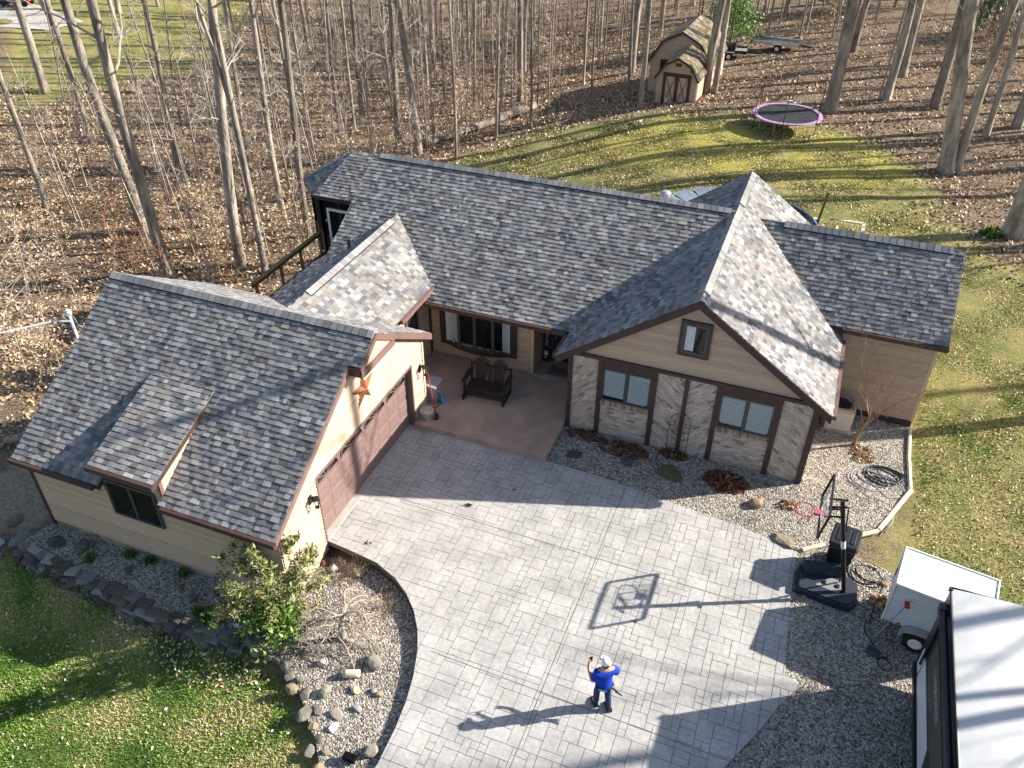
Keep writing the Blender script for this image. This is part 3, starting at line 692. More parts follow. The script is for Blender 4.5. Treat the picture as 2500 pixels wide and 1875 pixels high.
# brick front: posts, beam, headers
PX = [(0.0, .12), (.87, 1.0), (2.40, 2.53), (3.28, 3.39), (4.12, 4.25), (5.69, 5.83), (6.60, 6.76)]
for a, b in PX: MB().box(a, b, -.075 if a > .1 and a < 6 else -.085, .03, -.12, 2.575).build('post', 'trim', house)
MB().box(0.0, 6.76, -.09, .03, 2.577, 2.685).build('beam', 'trim', house)
WIN = [(1.002, 2.398), (4.252, 5.688)]
for a, b in WIN: MB().box(a, b, -.055, .02, 2.33, 2.574).build('header_board', 'trim', house)

# bricks
def brickwork():
    rg = random.Random(9)
    pal = [(.50, .45, .41), (.47, .415, .37), (.54, .50, .46), (.42, .36, .315), (.49, .43, .385), (.41, .35, .305), (.52, .475, .435), (.57, .54, .505), (.48, .425, .38), (.51, .46, .42), (.28, .23, .20)]
    panels = [(.12, .87, -.1, 2.575, 1), (2.53, 3.28, -.1, 2.575, -1), (3.39, 4.12, -.1, 2.575, 1), (5.83, 6.60, -.1, 2.575, -1), (1.0, 2.40, -.1, 1.10, 0), (4.25, 5.69, -.1, 1.10, 0)]
    w = MB()
    for a, b, z0, z1, k in panels: w.box(a + .001, b - .001, -.012, .019, z0, z1)
    wall_ = w.build('brick_wall', 'mortar', house); rest = MB(); made = 0
    for pi, (a, b, z0, z1, k) in enumerate(panels):
        th = R(41) * k; u = Vector((math.cos(th), 0, math.sin(th))); v = Vector((-math.sin(th), 0, math.cos(th))); n = Vector((0, -1, 0))
        O = Vector(((a + b) / 2, -.012, (z0 + z1) / 2))
        cor = [Vector((x, -.012, z)) - O for x, z in ((a + .004, z0), (b - .004, z0), (b - .004, z1 - .002), (a + .004, z1 - .002))]
        poly = [(c.dot(u), c.dot(v)) for c in cor]
        L = 2.6 if k else .8; bl, bh = .205, .072; r = 0; y = -L
        while y < L:
            x = -L - (bl / 2 if r % 2 else 0)
            while x < L:
                q = clip_rect(poly, x, x + bl - .010, y, y + bh - .010)
                if q and area2(q) > 2e-4:
                    h = .010 + rg.uniform(0, .006); c = jit(rg.choice(pal), .12, rg); c = (c[0] * 1.04, c[1] * .975, c[2] * .925); full = area2(q) > .012 and made < 300 and rg.random() < .75
                    mb = MB() if full else rest
                    plate(mb, q, O, u, v, n, lambda p, s: h, c, -.002)
                    if full: mb.build('brick', 'brick', wall_); made += 1
                x += bl
            y += bh; r += 1
    tag(rest.build('brick_field', 'brick', wall_), kind='stuff')
    for a, b in WIN:                       # soldier course under each window
        x = a + .004
        while x < b - .05:
            mb = MB(); mb.hexa([(x, -.075, 1.07), (x + .056, -.075, 1.07), (x + .056, -.0, 1.11), (x, -.0, 1.11), (x, -.085, 1.15), (x + .056, -.085, 1.15), (x + .056, -.0, 1.245), (x, 0, 1.245)],
                             jit(rg.choice([(.40, .31, .22), (.34, .25, .17), (.46, .38, .30), (.26, .18, .13)]), .12, rg)); mb.build('sill_brick', 'brick', wall_); x += .066
    return wall_
brick_wall = brickwork()

# windows
def window(x0, x1, z0, z1, y, parent, fw=.06, mull=1, depth=.05, m='window_frame', blinds=False, name='window', axis='y', back='dark_void'):
    """window proud of a wall facing -y (axis y) or +x (axis x)."""
    def P(a, d, z): return (a, y - d, z) if axis == 'y' else (y + d, a, z)
    def bx(mb, a, b, d0, d1, s, e):
        p = [P(a, d0, s), P(b, d0, s), P(b, d1, s), P(a, d1, s), P(a, d0, e), P(b, d0, e), P(b, d1, e), P(a, d1, e)]
        lo = [min(q[i] for q in p) for i in range(3)]; hi = [max(q[i] for q in p) for i in range(3)]
        return mb.box(lo[0], hi[0], lo[1], hi[1], lo[2], hi[2])
    f = MB(); bx(f, x0, x0 + fw, 0, depth, z0, z1); bx(f, x1 - fw, x1, 0, depth, z0, z1); bx(f, x0 + fw, x1 - fw, 0, depth, z0, z0 + fw); bx(f, x0 + fw, x1 - fw, 0, depth, z1 - fw, z1)
    w = f.build(name, m, parent)
    xs = [x0 + fw + (x1 - x0 - 2 * fw) * i / (mull + 1) for i in range(mull + 2)]
    for i in range(1, mull + 1): bx(MB(), xs[i] - .035, xs[i] + .035, .004, depth + .006, z0 + fw, z1 - fw).build('mullion', m, w)
    bx(MB(), x0 + fw, x1 - fw, 0, .004, z0 + fw, z1 - fw).build('interior', back, w)
    for i in range(mull + 1):
        a0, a1 = xs[i] + (.035 if i else 0), xs[i + 1] - (.035 if i < mull else 0); MB().quad(P(a0, depth - .01, z0 + fw), P(a1, depth - .01, z0 + fw), P(a1, depth - .01, z1 - fw), P(a0, depth - .01, z1 - fw)).build('pane', 'glass', w)
        if blinds:
            b = MB(); lo = z0 + fw + (.12, .05)[i % 2] ; z = lo + .02
            while z < z1 - fw - .01:
                a0, a1 = xs[i] + .045 * (i > 0) + .01, xs[i + 1] - .045 * (i < mull) - .01
                n0 = len(b.v); b.quad(P(a0, .012, z + .034), P(a1, .012, z + .034), P(a1, .034, z), P(a0, .034, z)); z += .062
            bx(b, xs[i] + .05, xs[i + 1] - .05, .01, .032, lo - .02, lo); b.build('blind', 'blind', w)
    return w
for a, b in WIN: window(a + .005, b - .005, 1.245, 2.328, -.012, house, fw=.05, mull=1, blinds=True, depth=.05)
gw = window(3.02, 3.67, 3.38, 4.27, -.028, house, fw=.06, mull=0, depth=.05)
f = MB(); f.box(2.94, 3.02, -.075, -.012, 3.29, 4.36); f.box(3.67, 3.75, -.075, -.012, 3.29, 4.36); f.box(3.02, 3.67, -.075, -.012, 3.29, 3.38); f.box(3.02, 3.67, -.075, -.012, 4.27, 4.36); f.build('casing', 'trim', gw)
MB().box(3.10, 3.33, -.045, -.040, 3.46, 4.2).build('curtain', 'curtain', gw)
window(-8.97, -7.46, .80, 1.96, -8.310, house, fw=.07, mull=1, depth=.045)
wb = window(.17, .95, 1.25, 2.28, -5.238, house, fw=.05, mull=0, depth=.045, axis='x', m='trim_lit', back='dark_void')

# bow window over the porch
def bow():
    xs = np.linspace(-4.72, -2.40, 5); ys = [1.80, 1.60, 1.52, 1.60, 1.80]; z0, z1 = .72, 2.06
    f = MB(); f.prism([(-4.83, 1.84, z0 - .1), (-2.29, 1.84, z0 - .1)] + [(x, y - .05, z0 - .1) for x, y in list(zip(xs, ys))[::-1]], (0, 0, .1))
    f.prism([(-4.83, 1.84, z1), (-2.29, 1.84, z1)] + [(x, y - .05, z1) for x, y in list(zip(xs, ys))[::-1]], (0, 0, .12))
    f.box(-4.86, -4.72, 1.72, 1.84, z0 - .1, z1 + .12); f.box(-2.40, -2.26, 1.72, 1.84, z0 - .1, z1 + .12)
    w = f.build('bow_window', 'trim', house)
    MB().prism([(-4.72, 1.83, z0 + .002), (-2.40, 1.83, z0 + .002)] + [(x, y, z0 + .002) for x, y in list(zip(xs, ys))[::-1]], (0, 0, .02)).build('sill', 'white_paint', w)
    MB().box(-4.72, -2.40, 1.790, 1.800, z0, z1).build('interior', 'dark_void', w)
    for i in range(5): MB().box(xs[i] - .045, xs[i] + .045, ys[i] - .04, ys[i] + .04, z0 + .0, z1).build('mullion', 'window_frame', w)
    for i in range(4):
        a, b = Vector((xs[i], ys[i], 0)), Vector((xs[i + 1], ys[i + 1], 0)); d = (b - a).normalized() * .045; a, b = a + d, b - d
        for q in (z0 + .03, z1 - .03): MB().beam((a.x, a.y, q), (b.x, b.y, q), .05, .06).build('sash', 'window_frame', w)
        MB().quad((a.x, a.y, z0 + .06), (b.x, b.y, z0 + .06), (b.x, b.y, z1 - .06), (a.x, a.y, z1 - .06)).build('pane', 'glass', w)
    for a, b in ((-4.66, -4.22), (-2.72, -2.46)):
        c = MB(); n = 18
        for i in range(n):
            p = a + (b - a) * i / n; q = a + (b - a) * (i + 1) / n; y0 = 1.74 + .02 * math.sin(i * 2.1); y1 = 1.74 + .02 * math.sin((i + 1) * 2.1)
            c.quad((p, y0, z0 + .03), (q, y1, z0 + .03), (q, y1, z1), (p, y0, z1))
        c.build('curtain', 'curtain', w)
    for x, y, h, m in ((-4.38, 1.70, .16, 'green_leaf'), (-3.75, 1.63, .10, 'terracotta'), (-3.28, 1.62, .13, 'rust'), (-3.05, 1.62, .12, 'black_metal')):
        o = MB().lathe([(.035, 0), (.05, h * .5), (.045, h * .6), (.02, h * .7), (.03, h)], (x, y, z0 + .022), 10).build('ornament', 'terracotta' if m == 'green_leaf' else m, None)
        tag(o, {'green_leaf': 'small potted ornament on the bow window sill beside the curtain', 'terracotta': 'pale jar on the bow window sill', 'rust': 'rust coloured vase on the bow window sill', 'black_metal': 'thin black figurine on the bow window sill'}[m], 'ornament')
bow()

# front door
dr = MB().box(-1.36, -.40, 2.762, 2.806, .175, 2.25).build('front_door', 'black_plastic', house)
MB().box(-1.24, -.52, 2.750, 2.760, .42, 2.1).build('pane', 'dark_glass', dr)
MB().lathe([(.0, 0), (.025, .01), (.03, .03), (.02, .05), (0, .055)], (-1.28, 2.71, 1.05), 10, axis='y').build('handle', 'galv', dr)
f = MB(); f.box(-1.46, -1.36, 2.755, 2.81, .17, 2.35); f.box(-.40, -.30, 2.755, 2.81, .17, 2.35); f.box(-1.36, -.40, 2.755, 2.81, 2.25, 2.35); f.build('door_casing', 'trim', house)

# garage door
def garage_door():
    y0, y1, z0, z1 = -6.60, -1.73, .02, 2.10; x = -4.285
    g = MB().box(x - .03, x, y0, y1, z0, z1).build('garage_door', 'garage_door', house)
    rows = 4; cols = 8; ch = (z1 - z0) / rows; cw = (y1 - y0) / cols
    for r in range(3):
        for c in range(cols):
            a, b = y0 + c * cw + .07, y0 + (c + 1) * cw - .05; s, e = z0 + r * ch + .07, z0 + (r + 1) * ch - .05; i = .04
            m = MB(); m.hexa([(x, a, s), (x, b, s), (x, b, e), (x, a, e), (x + .014, a + i, s + i), (x + .014, b - i, s + i), (x + .014, b - i, e - i), (x + .014, a + i, e - i)]); m.build('door_panel', 'garage_door', g)
    for r in range(1, 4): MB().box(x, x + .012, y0, y1, z0 + r * ch - .012, z0 + r * ch + .012).build('door_rail', 'garage_door', g)
    for k in range(4):
        a, b = y0 + k * 2 * cw + .08, y0 + (k + 1) * 2 * cw - .08; s = z0 + 3 * ch + .08; h = .34; cy = (a + b) / 2; n = 10
        arc = [(x + .006, cy + (b - a) / 2 * math.cos(t), s + h * math.sin(t) ** .75) for t in np.linspace(0, math.pi, n)]
        p = MB(); p.prism(arc, (.008, 0, 0)); p.build('arched_light', 'dark_glass', g)
        q = MB()
        for t in (.62, 1.2, math.pi - 1.2, math.pi - .62): q.beam((x + .018, cy, s + .02), (x + .018, cy + (b - a) / 2 * math.cos(t), s + h * math.sin(t) ** .75), .014, .02)
        q.tube([(p_[0] + .012, p_[1], p_[2]) for p_ in arc], .018, 4); q.beam((x + .016, a, s), (x + .016, b, s), .02, .035); q.build('muntin', 'garage_door', g)
    MB().tube([(x + .03, -4.15, .78), (x + .07, -4.15, .8), (x + .07, -4.15, .98), (x + .03, -4.15, 1.0)], .014, 6).build('handle', 'galv', g)
    f = MB(); f.box(-4.30, -4.09, -1.73, -1.67, .0, 2.16); f.box(-4.30, -4.09, -6.66, -6.60, .0, 2.16); f.box(-4.30, -4.088, -6.60, -1.73, 2.10, 2.17); f.build('door_casing', 'trim_lit', house)
garage_door()
MB().box(-4.30, -4.09, -6.62, -1.72, -.14, .018).build('garage_apron', 'concrete', house)

# wall lanterns
def lantern(y, z):
    l = MB().box(-4.10, -4.075, y - .06, y + .06, z - .1, z + .14).build('wall_lantern', 'black_metal', house)
    MB().tube([(-4.08, y, z + .06), (-4.0, y, z + .16), (-3.93, y, z + .13)], .012, 6).build('bracket', 'black_metal', l)
    MB().lathe([(.12, .09), (.05, .16), (.02, .19)], (-3.93, y, z), 4).build('lantern_cap', 'black_metal', l)
    MB().lathe([(.05, -.16), (.085, .085)], (-3.93, y, z), 4).build('lantern_glass', 'glass', l)
    f = MB()
    for k in range(4):
        t = k * math.pi / 2; f.beam((-3.93 + .05 * math.cos(t), y + .05 * math.sin(t), z - .16), (-3.93 + .088 * math.cos(t), y + .088 * math.sin(t), z + .09), .012, .012)
    f.lathe([(.06, -.175), (.06, -.16)], (-3.93, y, z), 8); f.build('lantern_frame', 'black_metal', l)
lantern(-6.98, 1.75); lantern(-1.22, 1.72)

# porch slab
MB().box(-4.10, -.02, -1.80, 1.84, -.13, .155).box(-5.26, -4.10, -.93, 1.84, -.13, .155).box(-1.73, -.02, 1.84, 2.80, -.13, .157).build('porch_slab', 'patio', house)
s = MB(); rg = random.Random(4); n = 26
s.prism([(-1.33 + (.22 + .10 * math.sin(3 * t) + .05 * math.sin(7 * t)) * math.cos(t) * 1.25, 1.72 + (.12 + .04 * math.sin(5 * t + 1)) * math.sin(t), .156) for t in np.linspace(0, 2 * math.pi, n, endpoint=False)], (0, 0, .003))
s.build('paint_spill', 'spill', house)
# service mast, vents
ms = MB().tube([(-11.72, -5.6, 3.3), (-11.72, -5.6, 4.35)], .04, 8).build('service_mast', 'white_metal', house)
MB().lathe([(.0, -.02), (.075, .0), (.08, .07), (.05, .13), (0, .15)], (-11.72, -5.6, 4.35), 12).build('weather_head', 'white_metal', ms)
MB().tube([(-11.74, -5.62, 4.40), (-11.58, -5.64, 4.36), (-11.52, -5.6, 4.16), (-11.60, -5.6, 3.95), (-11.76, -5.62, 3.92), (-11.96, -5.68, 4.02), (-12.0, -5.8, 4.18)], .012, 5).build('drip_loop', 'cable_grey', ms)
MB().tube([(-11.70, -5.62, 4.15), (-12.0, -5.8, 4.2), (-12.04, -5.82, 4.2)], .03, 6).build('insulator', 'white_metal', ms)
MB().tube([(-12.02, -5.82, 4.2), (-16.0, -9.9, 4.05), (-22, -16.2, 4.4), (-30, -24.5, 5.6)], .02, 5).build('service_cable', 'white_metal', ms)
MB().tube([(-7.62, 1.32, 3.5), (-7.62, 1.32, 3.98)], .05, 8).build('vent_pipe', 'black_plastic', house)
v = MB().tube([(1.03, 6.2, 4.4), (1.03, 6.2, 4.82)], .09, 10).build('roof_vent', 'galv', house)
MB().lathe([(.09, 0), (.17, .02), (.17, .12), (.1, .17), (.0, .18)], (1.03, 6.2, 4.82), 14).build('vent_cap', 'galv', v)
# deck on the west side and screened porch
def deck():
    d = MB().box(-12.4, -9.0, 2.2, 6.5, -.16, -.04).build('deck', 'old_wood', house)
    for i in range(24):
        x = -12.38 + i * .142
        MB().box(x, x + .134, 2.2, 6.5, -.038, 0).build('deck_board', 'old_wood', d)
    MB().box(-12.46, -12.402, 2.15, 6.55, -.22, .01).build('rim_board', 'old_wood', d)
    MB().box(-12.20, -12.06, 2.2, 6.5, .06, .11).box(-12.23, -12.20, 2.2, 6.5, .06, .20).build('bench_rail', 'old_wood', d)
    for y in (2.3, 3.8, 5.1, 6.45): MB().box(-12.40, -12.31, y - .045, y + .045, -.1, .97).build('rail_post', 'old_wood', d)
    MB().box(-12.44, -12.28, 2.1, 6.55, .97, 1.01).build('hand_rail', 'old_wood', d)
    MB().box(-12.405, -12.365, 2.1, 6.55, .80, .92).build('sub_rail', 'old_wood', d)
    for x in (-12.3, -10.6):
        for y in (2.4, 6.3): MB().box(x - .07, x + .07, y - .07, y + .07, Tz(x, y) - .1, -.16).build('deck_post', 'old_wood', d)
deck()
def screen_porch():
    E = 2.62; K = [(-10.2, 6.34), (-12.27, 6.34), (-13.48, 7.53), (-13.48, 9.1), (-12.27, 10.3), (-10.2, 10.3)]
    A, B = V3(-11.5, 8.3, 3.75), V3(-8.9, 8.3, 3.75)
    P = [V3(x, y, E) for x, y in K]; P[0].x = -8.9; P[5].x = -8.9
    for i, (poly, nm) in enumerate((([P[1], P[0], B, A], 'porch_roof'), ([P[2], P[1], A], 'porch_roof'), ([P[3], P[2], A], 'porch_roof'), ([P[4], P[3], A], 'porch_roof'), ([P[5], P[4], A, B], 'porch_roof'))):
        u = (poly[1] - poly[0]).normalized(); n = u.cross(A - poly[0]).normalized(); v = n.cross(u)
        roof_face(nm, [tuple(p) for p in poly], u, v, house, 0, 50 + i)
    w = MB(); ins = .25; c = V3(-11.2, 8.3, 0)
    Q = [(-8.9, 6.6), (-12.15, 6.6), (-13.22, 7.65), (-13.22, 8.98), (-12.15, 10.05), (-8.9, 10.05)]
    base = MB().prism([(x, y, -.3) for x, y in Q], (0, 0, .3)).build('screened_porch', 'dark_plank', house)
    for i in range(5):
        a, b = Q[i], Q[i + 1]; L = math.hypot(b[0] - a[0], b[1] - a[1]); k = max(2, int(L / .8))
        for j in range(k + 1):
            x, y = a[0] + (b[0] - a[0]) * j / k, a[1] + (b[1] - a[1]) * j / k
            MB().box(x - .05, x + .05, y - .05, y + .05, (Tz(x, y) if j in (0, k) else 0) - .1, 2.6).build('porch_post', 'dark_plank', base)
        MB().beam((a[0], a[1], 2.5), (b[0], b[1], 2.5), .08, .2).build('top_plate', 'dark_plank', base); MB().beam((a[0], a[1], .45), (b[0], b[1], .45), .05, .9).build('knee_wall', 'dark_plank', base)
        MB().quad((a[0], a[1], .9), (b[0], b[1], .9), (b[0], b[1], 2.4), (a[0], a[1], 2.4)).build('screen', 'dark_void', base)
    d = MB().box(-11.9, -11.80, 6.52, 6.58, .02, 2.08).box(-11.06, -10.96, 6.52, 6.58, .02, 2.08).box(-11.8, -11.06, 6.52, 6.58, 1.98, 2.08).box(-11.8, -11.06, 6.52, 6.58, .75, .84).box(-11.8, -11.06, 6.52, 6.58, .02, .2).build('screen_door', 'white_paint', base)
    MB().quad((-11.8, 6.56, .2), (-11.06, 6.56, .2), (-11.06, 6.56, 1.98), (-11.8, 6.56, 1.98)).build('screen', 'dark_void', d)
    MB().box(-11.97, -11.93, 6.50, 6.54, 1.5, 1.6).build('bell', 'white_metal', base)
screen_porch()

def string_lights(name, pts, seed):
    rg = random.Random(seed); c = MB(); P = []
    for a, b in zip(pts, pts[1:]):
        a, b = Vector(a), Vector(b); n = max(2, int((b - a).length / .16))
        for i in range(n):
            p = a + (b - a) * i / n; P.append(p + Vector((0, 0, -.015 - .02 * rg.random())))
    P.append(Vector(pts[-1])); c.tube(P, .006, 4, cap=False)
    for p in P[1:-1]: c.tube([p, p + Vector((rg.uniform(-.01, .01), rg.uniform(-.01, .01), -.045))], [.010, .004], 4)
    return c.build(name, 'black_plastic', house)
string_lights('string_light', [(-4.06, -6.70, .1), (-4.06, -6.70, 2.2)], 1); string_lights('string_light', [(-4.05, -.99, .3), (-4.05, -.99, 2.6), (-4.03, -3.0, 3.85)], 2)
string_lights('string_light', [(-11.3, -8.33, 1.55), (-9.1, -8.33, 1.5)], 3); string_lights('string_light', [(-7.1, -8.33, 1.5), (-5.6, -8.34, 1.38), (-4.2, -8.33, 1.5)], 4); string_lights('string_light', [(-9.0, -8.36, 2.2), (-7.25, -8.36, 2.2), (-7.22, -8.36, 1.5)], 5)

# ------------------------------------------------------------------ things round the house
def text(name, s, size, loc, rot, m, parent, ext=.002, spacing=1.0):
    cu = bpy.data.curves.new(name, 'FONT'); cu.body = s; cu.size = size; cu.extrude = ext; cu.align_x = 'CENTER'; cu.align_y = 'CENTER'; cu.space_line = spacing; cu.resolution_u = 3
    tmp = bpy.data.objects.new(name, cu); col.objects.link(tmp)
    dg = bpy.context.evaluated_depsgraph_get(); me = bpy.data.meshes.new_from_object(tmp.evaluated_get(dg)); bpy.data.objects.remove(tmp)
    me.materials.clear(); me.materials.append(M[m]); o = link(name, me, parent, loc); o.rotation_euler = rot; return o

# barn star
st = thing('barn_star', 'rusty five pointed metal star hung on the garage gable', 'star', (-4.10, -4.2, 3.1))
for k in range(5):
    a0 = math.pi / 2 + k * 2 * math.pi / 5; ro, ri, d = .56, .20, .12
    tip = (0.0, ro * math.cos(a0), ro * math.sin(a0)); c = (d, 0, 0)
    l = (0.0, ri * math.cos(a0 - math.pi / 5), ri * math.sin(a0 - math.pi / 5)); r = (0.0, ri * math.cos(a0 + math.pi / 5), ri * math.sin(a0 + math.pi / 5))
    mb = MB(); mb.v = [tip, l, c, r]; mb.face((0, 2, 1)); mb.face((0, 3, 2)); mb.face((0, 1, 3)); mb.face((1, 2, 3)); mb.build('star_point', 'rust', st)

# twin-back glider bench
def bench():
    b = thing('glider_bench', 'dark brown slatted double glider bench on the porch', 'bench', (-2.62, .25, .155), R(4))
    for i in range(6):
        y = -.30 + i * .085; MB().box(-.56, .56, y, y + .075, .40 - i * .006, .425 - i * .006).build('seat_slat', 'dark_plank', b)
    MB().box(-.56, .56, -.335, -.305, .28, .40).build('front_apron', 'dark_plank', b)
    for cx in (-.29, .29):
        for j in range(5):
            x = (j - 2) * .082; top = 1.06 - abs(j - 2) ** 2 * .028; wd = .036
            MB().hexa([(cx + x * .78 - wd * .8, .20, .40), (cx + x * .78 + wd * .8, .20, .40), (cx + x * .78 + wd * .8, .225, .40), (cx + x * .78 - wd * .8, .225, .40),
                       (cx + x * 1.1 - wd, .46, top), (cx + x * 1.1 + wd, .46, top), (cx + x * 1.1 + wd, .485, top), (cx + x * 1.1 - wd, .485, top)]).build('back_slat', 'dark_plank', b)
        MB().beam((cx - .2, .43, .84), (cx + .2, .43, .84), .03, .05).build('back_rail', 'dark_plank', b)
    MB().hexa([(-.06, .2, .4), (.06, .2, .4), (.06, .222, .4), (-.06, .222, .4), (-.06, .36, .80), (.06, .36, .80), (.06, .382, .80), (-.06, .382, .80)]).build('centre_slat', 'dark_plank', b)
    MB().beam((-.62, .40, .80), (.62, .40, .80), .03, .04).build('back_rail', 'dark_plank', b)
    for s in (-1, 1):
        MB().box(s * .64 - .07, s * .64 + .07, -.38, .34, .60, .63).build('arm_rest', 'dark_plank', b)
        MB().beam((s * .63, -.28, .06), (s * .63, -.28, .60), .05, .08).build('arm_post', 'dark_plank', b); MB().beam((s * .63, .34, .06), (s * .63, .42, .82), .05, .06).build('back_post', 'dark_plank', b)
        MB().beam((s * .63, -.42, .04), (s * .63, .40, .04), .06, .08).build('base_runner', 'dark_plank', b); MB().box(s * .63 - .03, s * .63 + .03, -.46, -.36, 0, .16).build('foot', 'dark_plank', b)
    MB().box(-.6, .6, -.30, -.27, .10, .24).build('stretcher', 'dark_plank', b)
bench()
# welcome board, door mat, pot, broom, cabinet
sg = thing('welcome_board', 'tall black board lettered WELCOME leaning beside the front door', 'sign', (-1.55, 2.58, .158)); sg.rotation_euler = (R(-6), 0, 0)
MB().box(-.12, .12, .0, .02, 0, 1.28).build('board', 'black_plastic', sg)
for i, ch in enumerate('WELC0ME'):
    z = 1.12 - i * .155
    if ch == '0':
        MB().lathe([(0, 0), (.07, .004), (0, .008)], (.0, -.01, z), 12, axis='y').build('heart', 'white_paint', sg).scale = (1.2, 1, .6)
    else: text('letter', ch, .17, (0, -.003, z), (R(90), 0, 0), 'white_paint', sg)
mt = thing('door_mat', 'grey door mat with a pale border lettered HOME', 'mat', (-.86, 2.2, .158), R(-4))
MB().box(-.46, .46, -.28, .28, 0, .012).build('mat', 'mat_grey', mt)
f = MB(); f.box(-.46, .46, .24, .28, .0122, .014); f.box(-.46, .46, -.28, -.24, .0122, .014); f.box(-.46, -.42, -.24, .24, .0122, .014); f.box(.42, .46, -.24, .24, .0122, .014); f.build('border', 'cable_grey', mt)
text('lettering', 'HOME', .22, (0, 0, .0145), (0, 0, 0), 'black_plastic', mt)
pt = thing('flower_pot', 'pale weathered flower pot at the porch edge beside the garage door', 'flower pot', (-3.82, -1.48, .155))
MB().lathe([(.10, 0), (.12, .02), (.15, .20), (.19, .24), (.20, .32), (.175, .32), (.15, .26), (.0, .24)], sides=18).build('pot', 'terracotta', pt, True)
br = thing('push_broom', 'red handled black broom leaning on the garage corner', 'broom', (-3.58, -1.36, .155))
MB().tube([(0, 0, .06), (-.42, .42, 1.28)], .014, 8).build('handle', 'red', br)
MB().tube([(-.0, .0, .05), (-.06, .06, .24)], [.05, .02], 6).build('broom_cap', 'red', br)
MB().hexa([(-.02, -.12, 0), (.09, -.06, 0), (.03, .12, 0), (-.07, .06, 0), (-.03, -.07, .17), (.04, -.03, .17), (.0, .07, .17), (-.06, .03, .17)]).build('bristles', 'black_plastic', br)
cb = thing('storage_box', 'low grey storage box with a hinged lid against the garage corner', 'storage box', (-4.02, -.52, .155))
MB().box(-.2, .14, -.26, .24, 0, .62).build('body', 'grey_metal', cb)
MB().hexa([(-.22, -.30, .62), (.18, -.30, .60), (.18, .26, .60), (-.22, .26, .62), (-.22, -.30, .67), (.18, -.30, .64), (.18, .26, .64), (-.22, .26, .67)]).build('lid', 'grey_metal', cb)
o = MB().lathe([(.0, 0), (.06, .01), (.08, .10), (.05, .22), (0, .24)], (-3.74, -.62, .155), 10).build('bundle', 'blue_cloth'); tag(o, 'blue and white cloth bundle on the porch beside the storage box', 'cloth')
o = MB().tube([(-3.88, -.62, .5), (-3.78, -.66, .4), (-3.74, -.74, .2), (-3.80, -.90, .165), (-3.95, -1.0, .165), (-4.02, -.95, .165)], .010, 5).build('cord', 'black_plastic'); tag(o, 'black cord hanging from the storage box to the porch floor', 'cord')

# trellis against the brick wall
def trellis():
    t_ = thing('trellis', 'black wire arched trellis leaning against the brick wall', 'trellis', (3.32, -.30, -.03)); t_.rotation_euler = (R(-9), 0, 0)
    arch = [(-.28, 0, 0), (-.28, 0, 1.15)] + [(-.28 * math.cos(a), 0, 1.15 + .30 * math.sin(a)) for a in np.linspace(0, math.pi, 11)[1:-1]] + [(.28, 0, 1.15), (.28, 0, 0)]
    MB().tube(arch, .009, 6).build('hoop', 'black_metal', t_)
    MB().tube([(-.16, 0, .02)] + [(-.16 * math.cos(a), 0, 1.12 + .2 * math.sin(a)) for a in np.linspace(0, math.pi, 7)] + [(.16, 0, .02)], .006, 5).build('inner_hoop', 'black_metal', t_)
    for z in (.2, .42, .64, .86, 1.04, 1.15): MB().tube([(-.28, 0, z), (.28, 0, z)], .007, 5).build('rung', 'black_metal', t_)
trellis()

# air conditioner
def ac():
    z = Tz(7.5, 3.2) + .02
    a = thing('air_conditioner', 'pale boxy air conditioner unit beside the side wing wall', 'air conditioner', (7.52, 3.22, z), R(3))
    MB().box(-.42, .42, -.4, .4, 0, .06).build('pad', 'concrete', a)
    MB().box(-.37, .37, -.35, .35, .06, .80).build('cabinet', 'cream_trim', a)
    for i in range(8): MB().box(-.28, .34, -.362, -.351, .14 + i * .075, .18 + i * .075).build('louvre', 'white_paint', a)
    f = MB(); f.box(-.37, .37, -.35, -.29, .80, .86); f.box(-.37, .37, .29, .35, .80, .86); f.box(-.37, -.31, -.29, .29, .80, .86); f.box(.31, .37, -.29, .29, .80, .86); f.build('top_rim', 'grey_metal', a)
    MB().lathe([(.0, 0), (.27, 0), (.27, .03), (0, .05)], (0, 0, .801), 20).build('fan_grille', 'black_metal', a)
    for k in range(10):
        t = k * math.pi / 5; MB().tube([(.05 * math.cos(t), .05 * math.sin(t), .855), (.28 * math.cos(t), .28 * math.sin(t), .84)], .006, 4).build('grille_wire', 'black_metal', a)
ac()

# rocks
def rock_mesh(seed, sq=(1, 1, .6), rough=.22, sub=2):
    rg = random.Random(seed); import bmesh
    bm = bmesh.new(); bmesh.ops.create_icosphere(bm, subdivisions=sub, radius=1)
    ax = [Vector((rg.gauss(0, 1), rg.gauss(0, 1), rg.gauss(0, 1))).normalized() for _ in range(15)]; dd = [rg.uniform(.55, .85) for _ in ax]
    for v in bm.verts:
        p = v.co.copy()
        for n, d in zip(ax, dd):
            e = p.dot(n) - d
            if e > 0: p -= n * e * .97
        v.co = Vector((p.x * sq[0], p.y * sq[1], p.z * sq[2])) * (1 + rg.uniform(-rough, rough) * .22)
    me = bpy.data.meshes.new('rock'); bm.to_mesh(me); bm.free(); c = rg.choice([(.30, .27, .23), (.36, .32, .25), (.24, .23, .21), (.40, .33, .24), (.33, .31, .29), (.45, .42, .38)])
    at = me.attributes.new('Col', 'FLOAT_COLOR', 'FACE'); at.data.foreach_set('color', np.array([(*jit(c, .08, rg), 1) for _ in me.polygons], np.float32).ravel())
    me.materials.append(M['stone']); return me
RK = [rock_mesh(100 + i, (1, rng.uniform(.65, 1), rng.uniform(.5, .75)), sub=2) for i in range(8)]
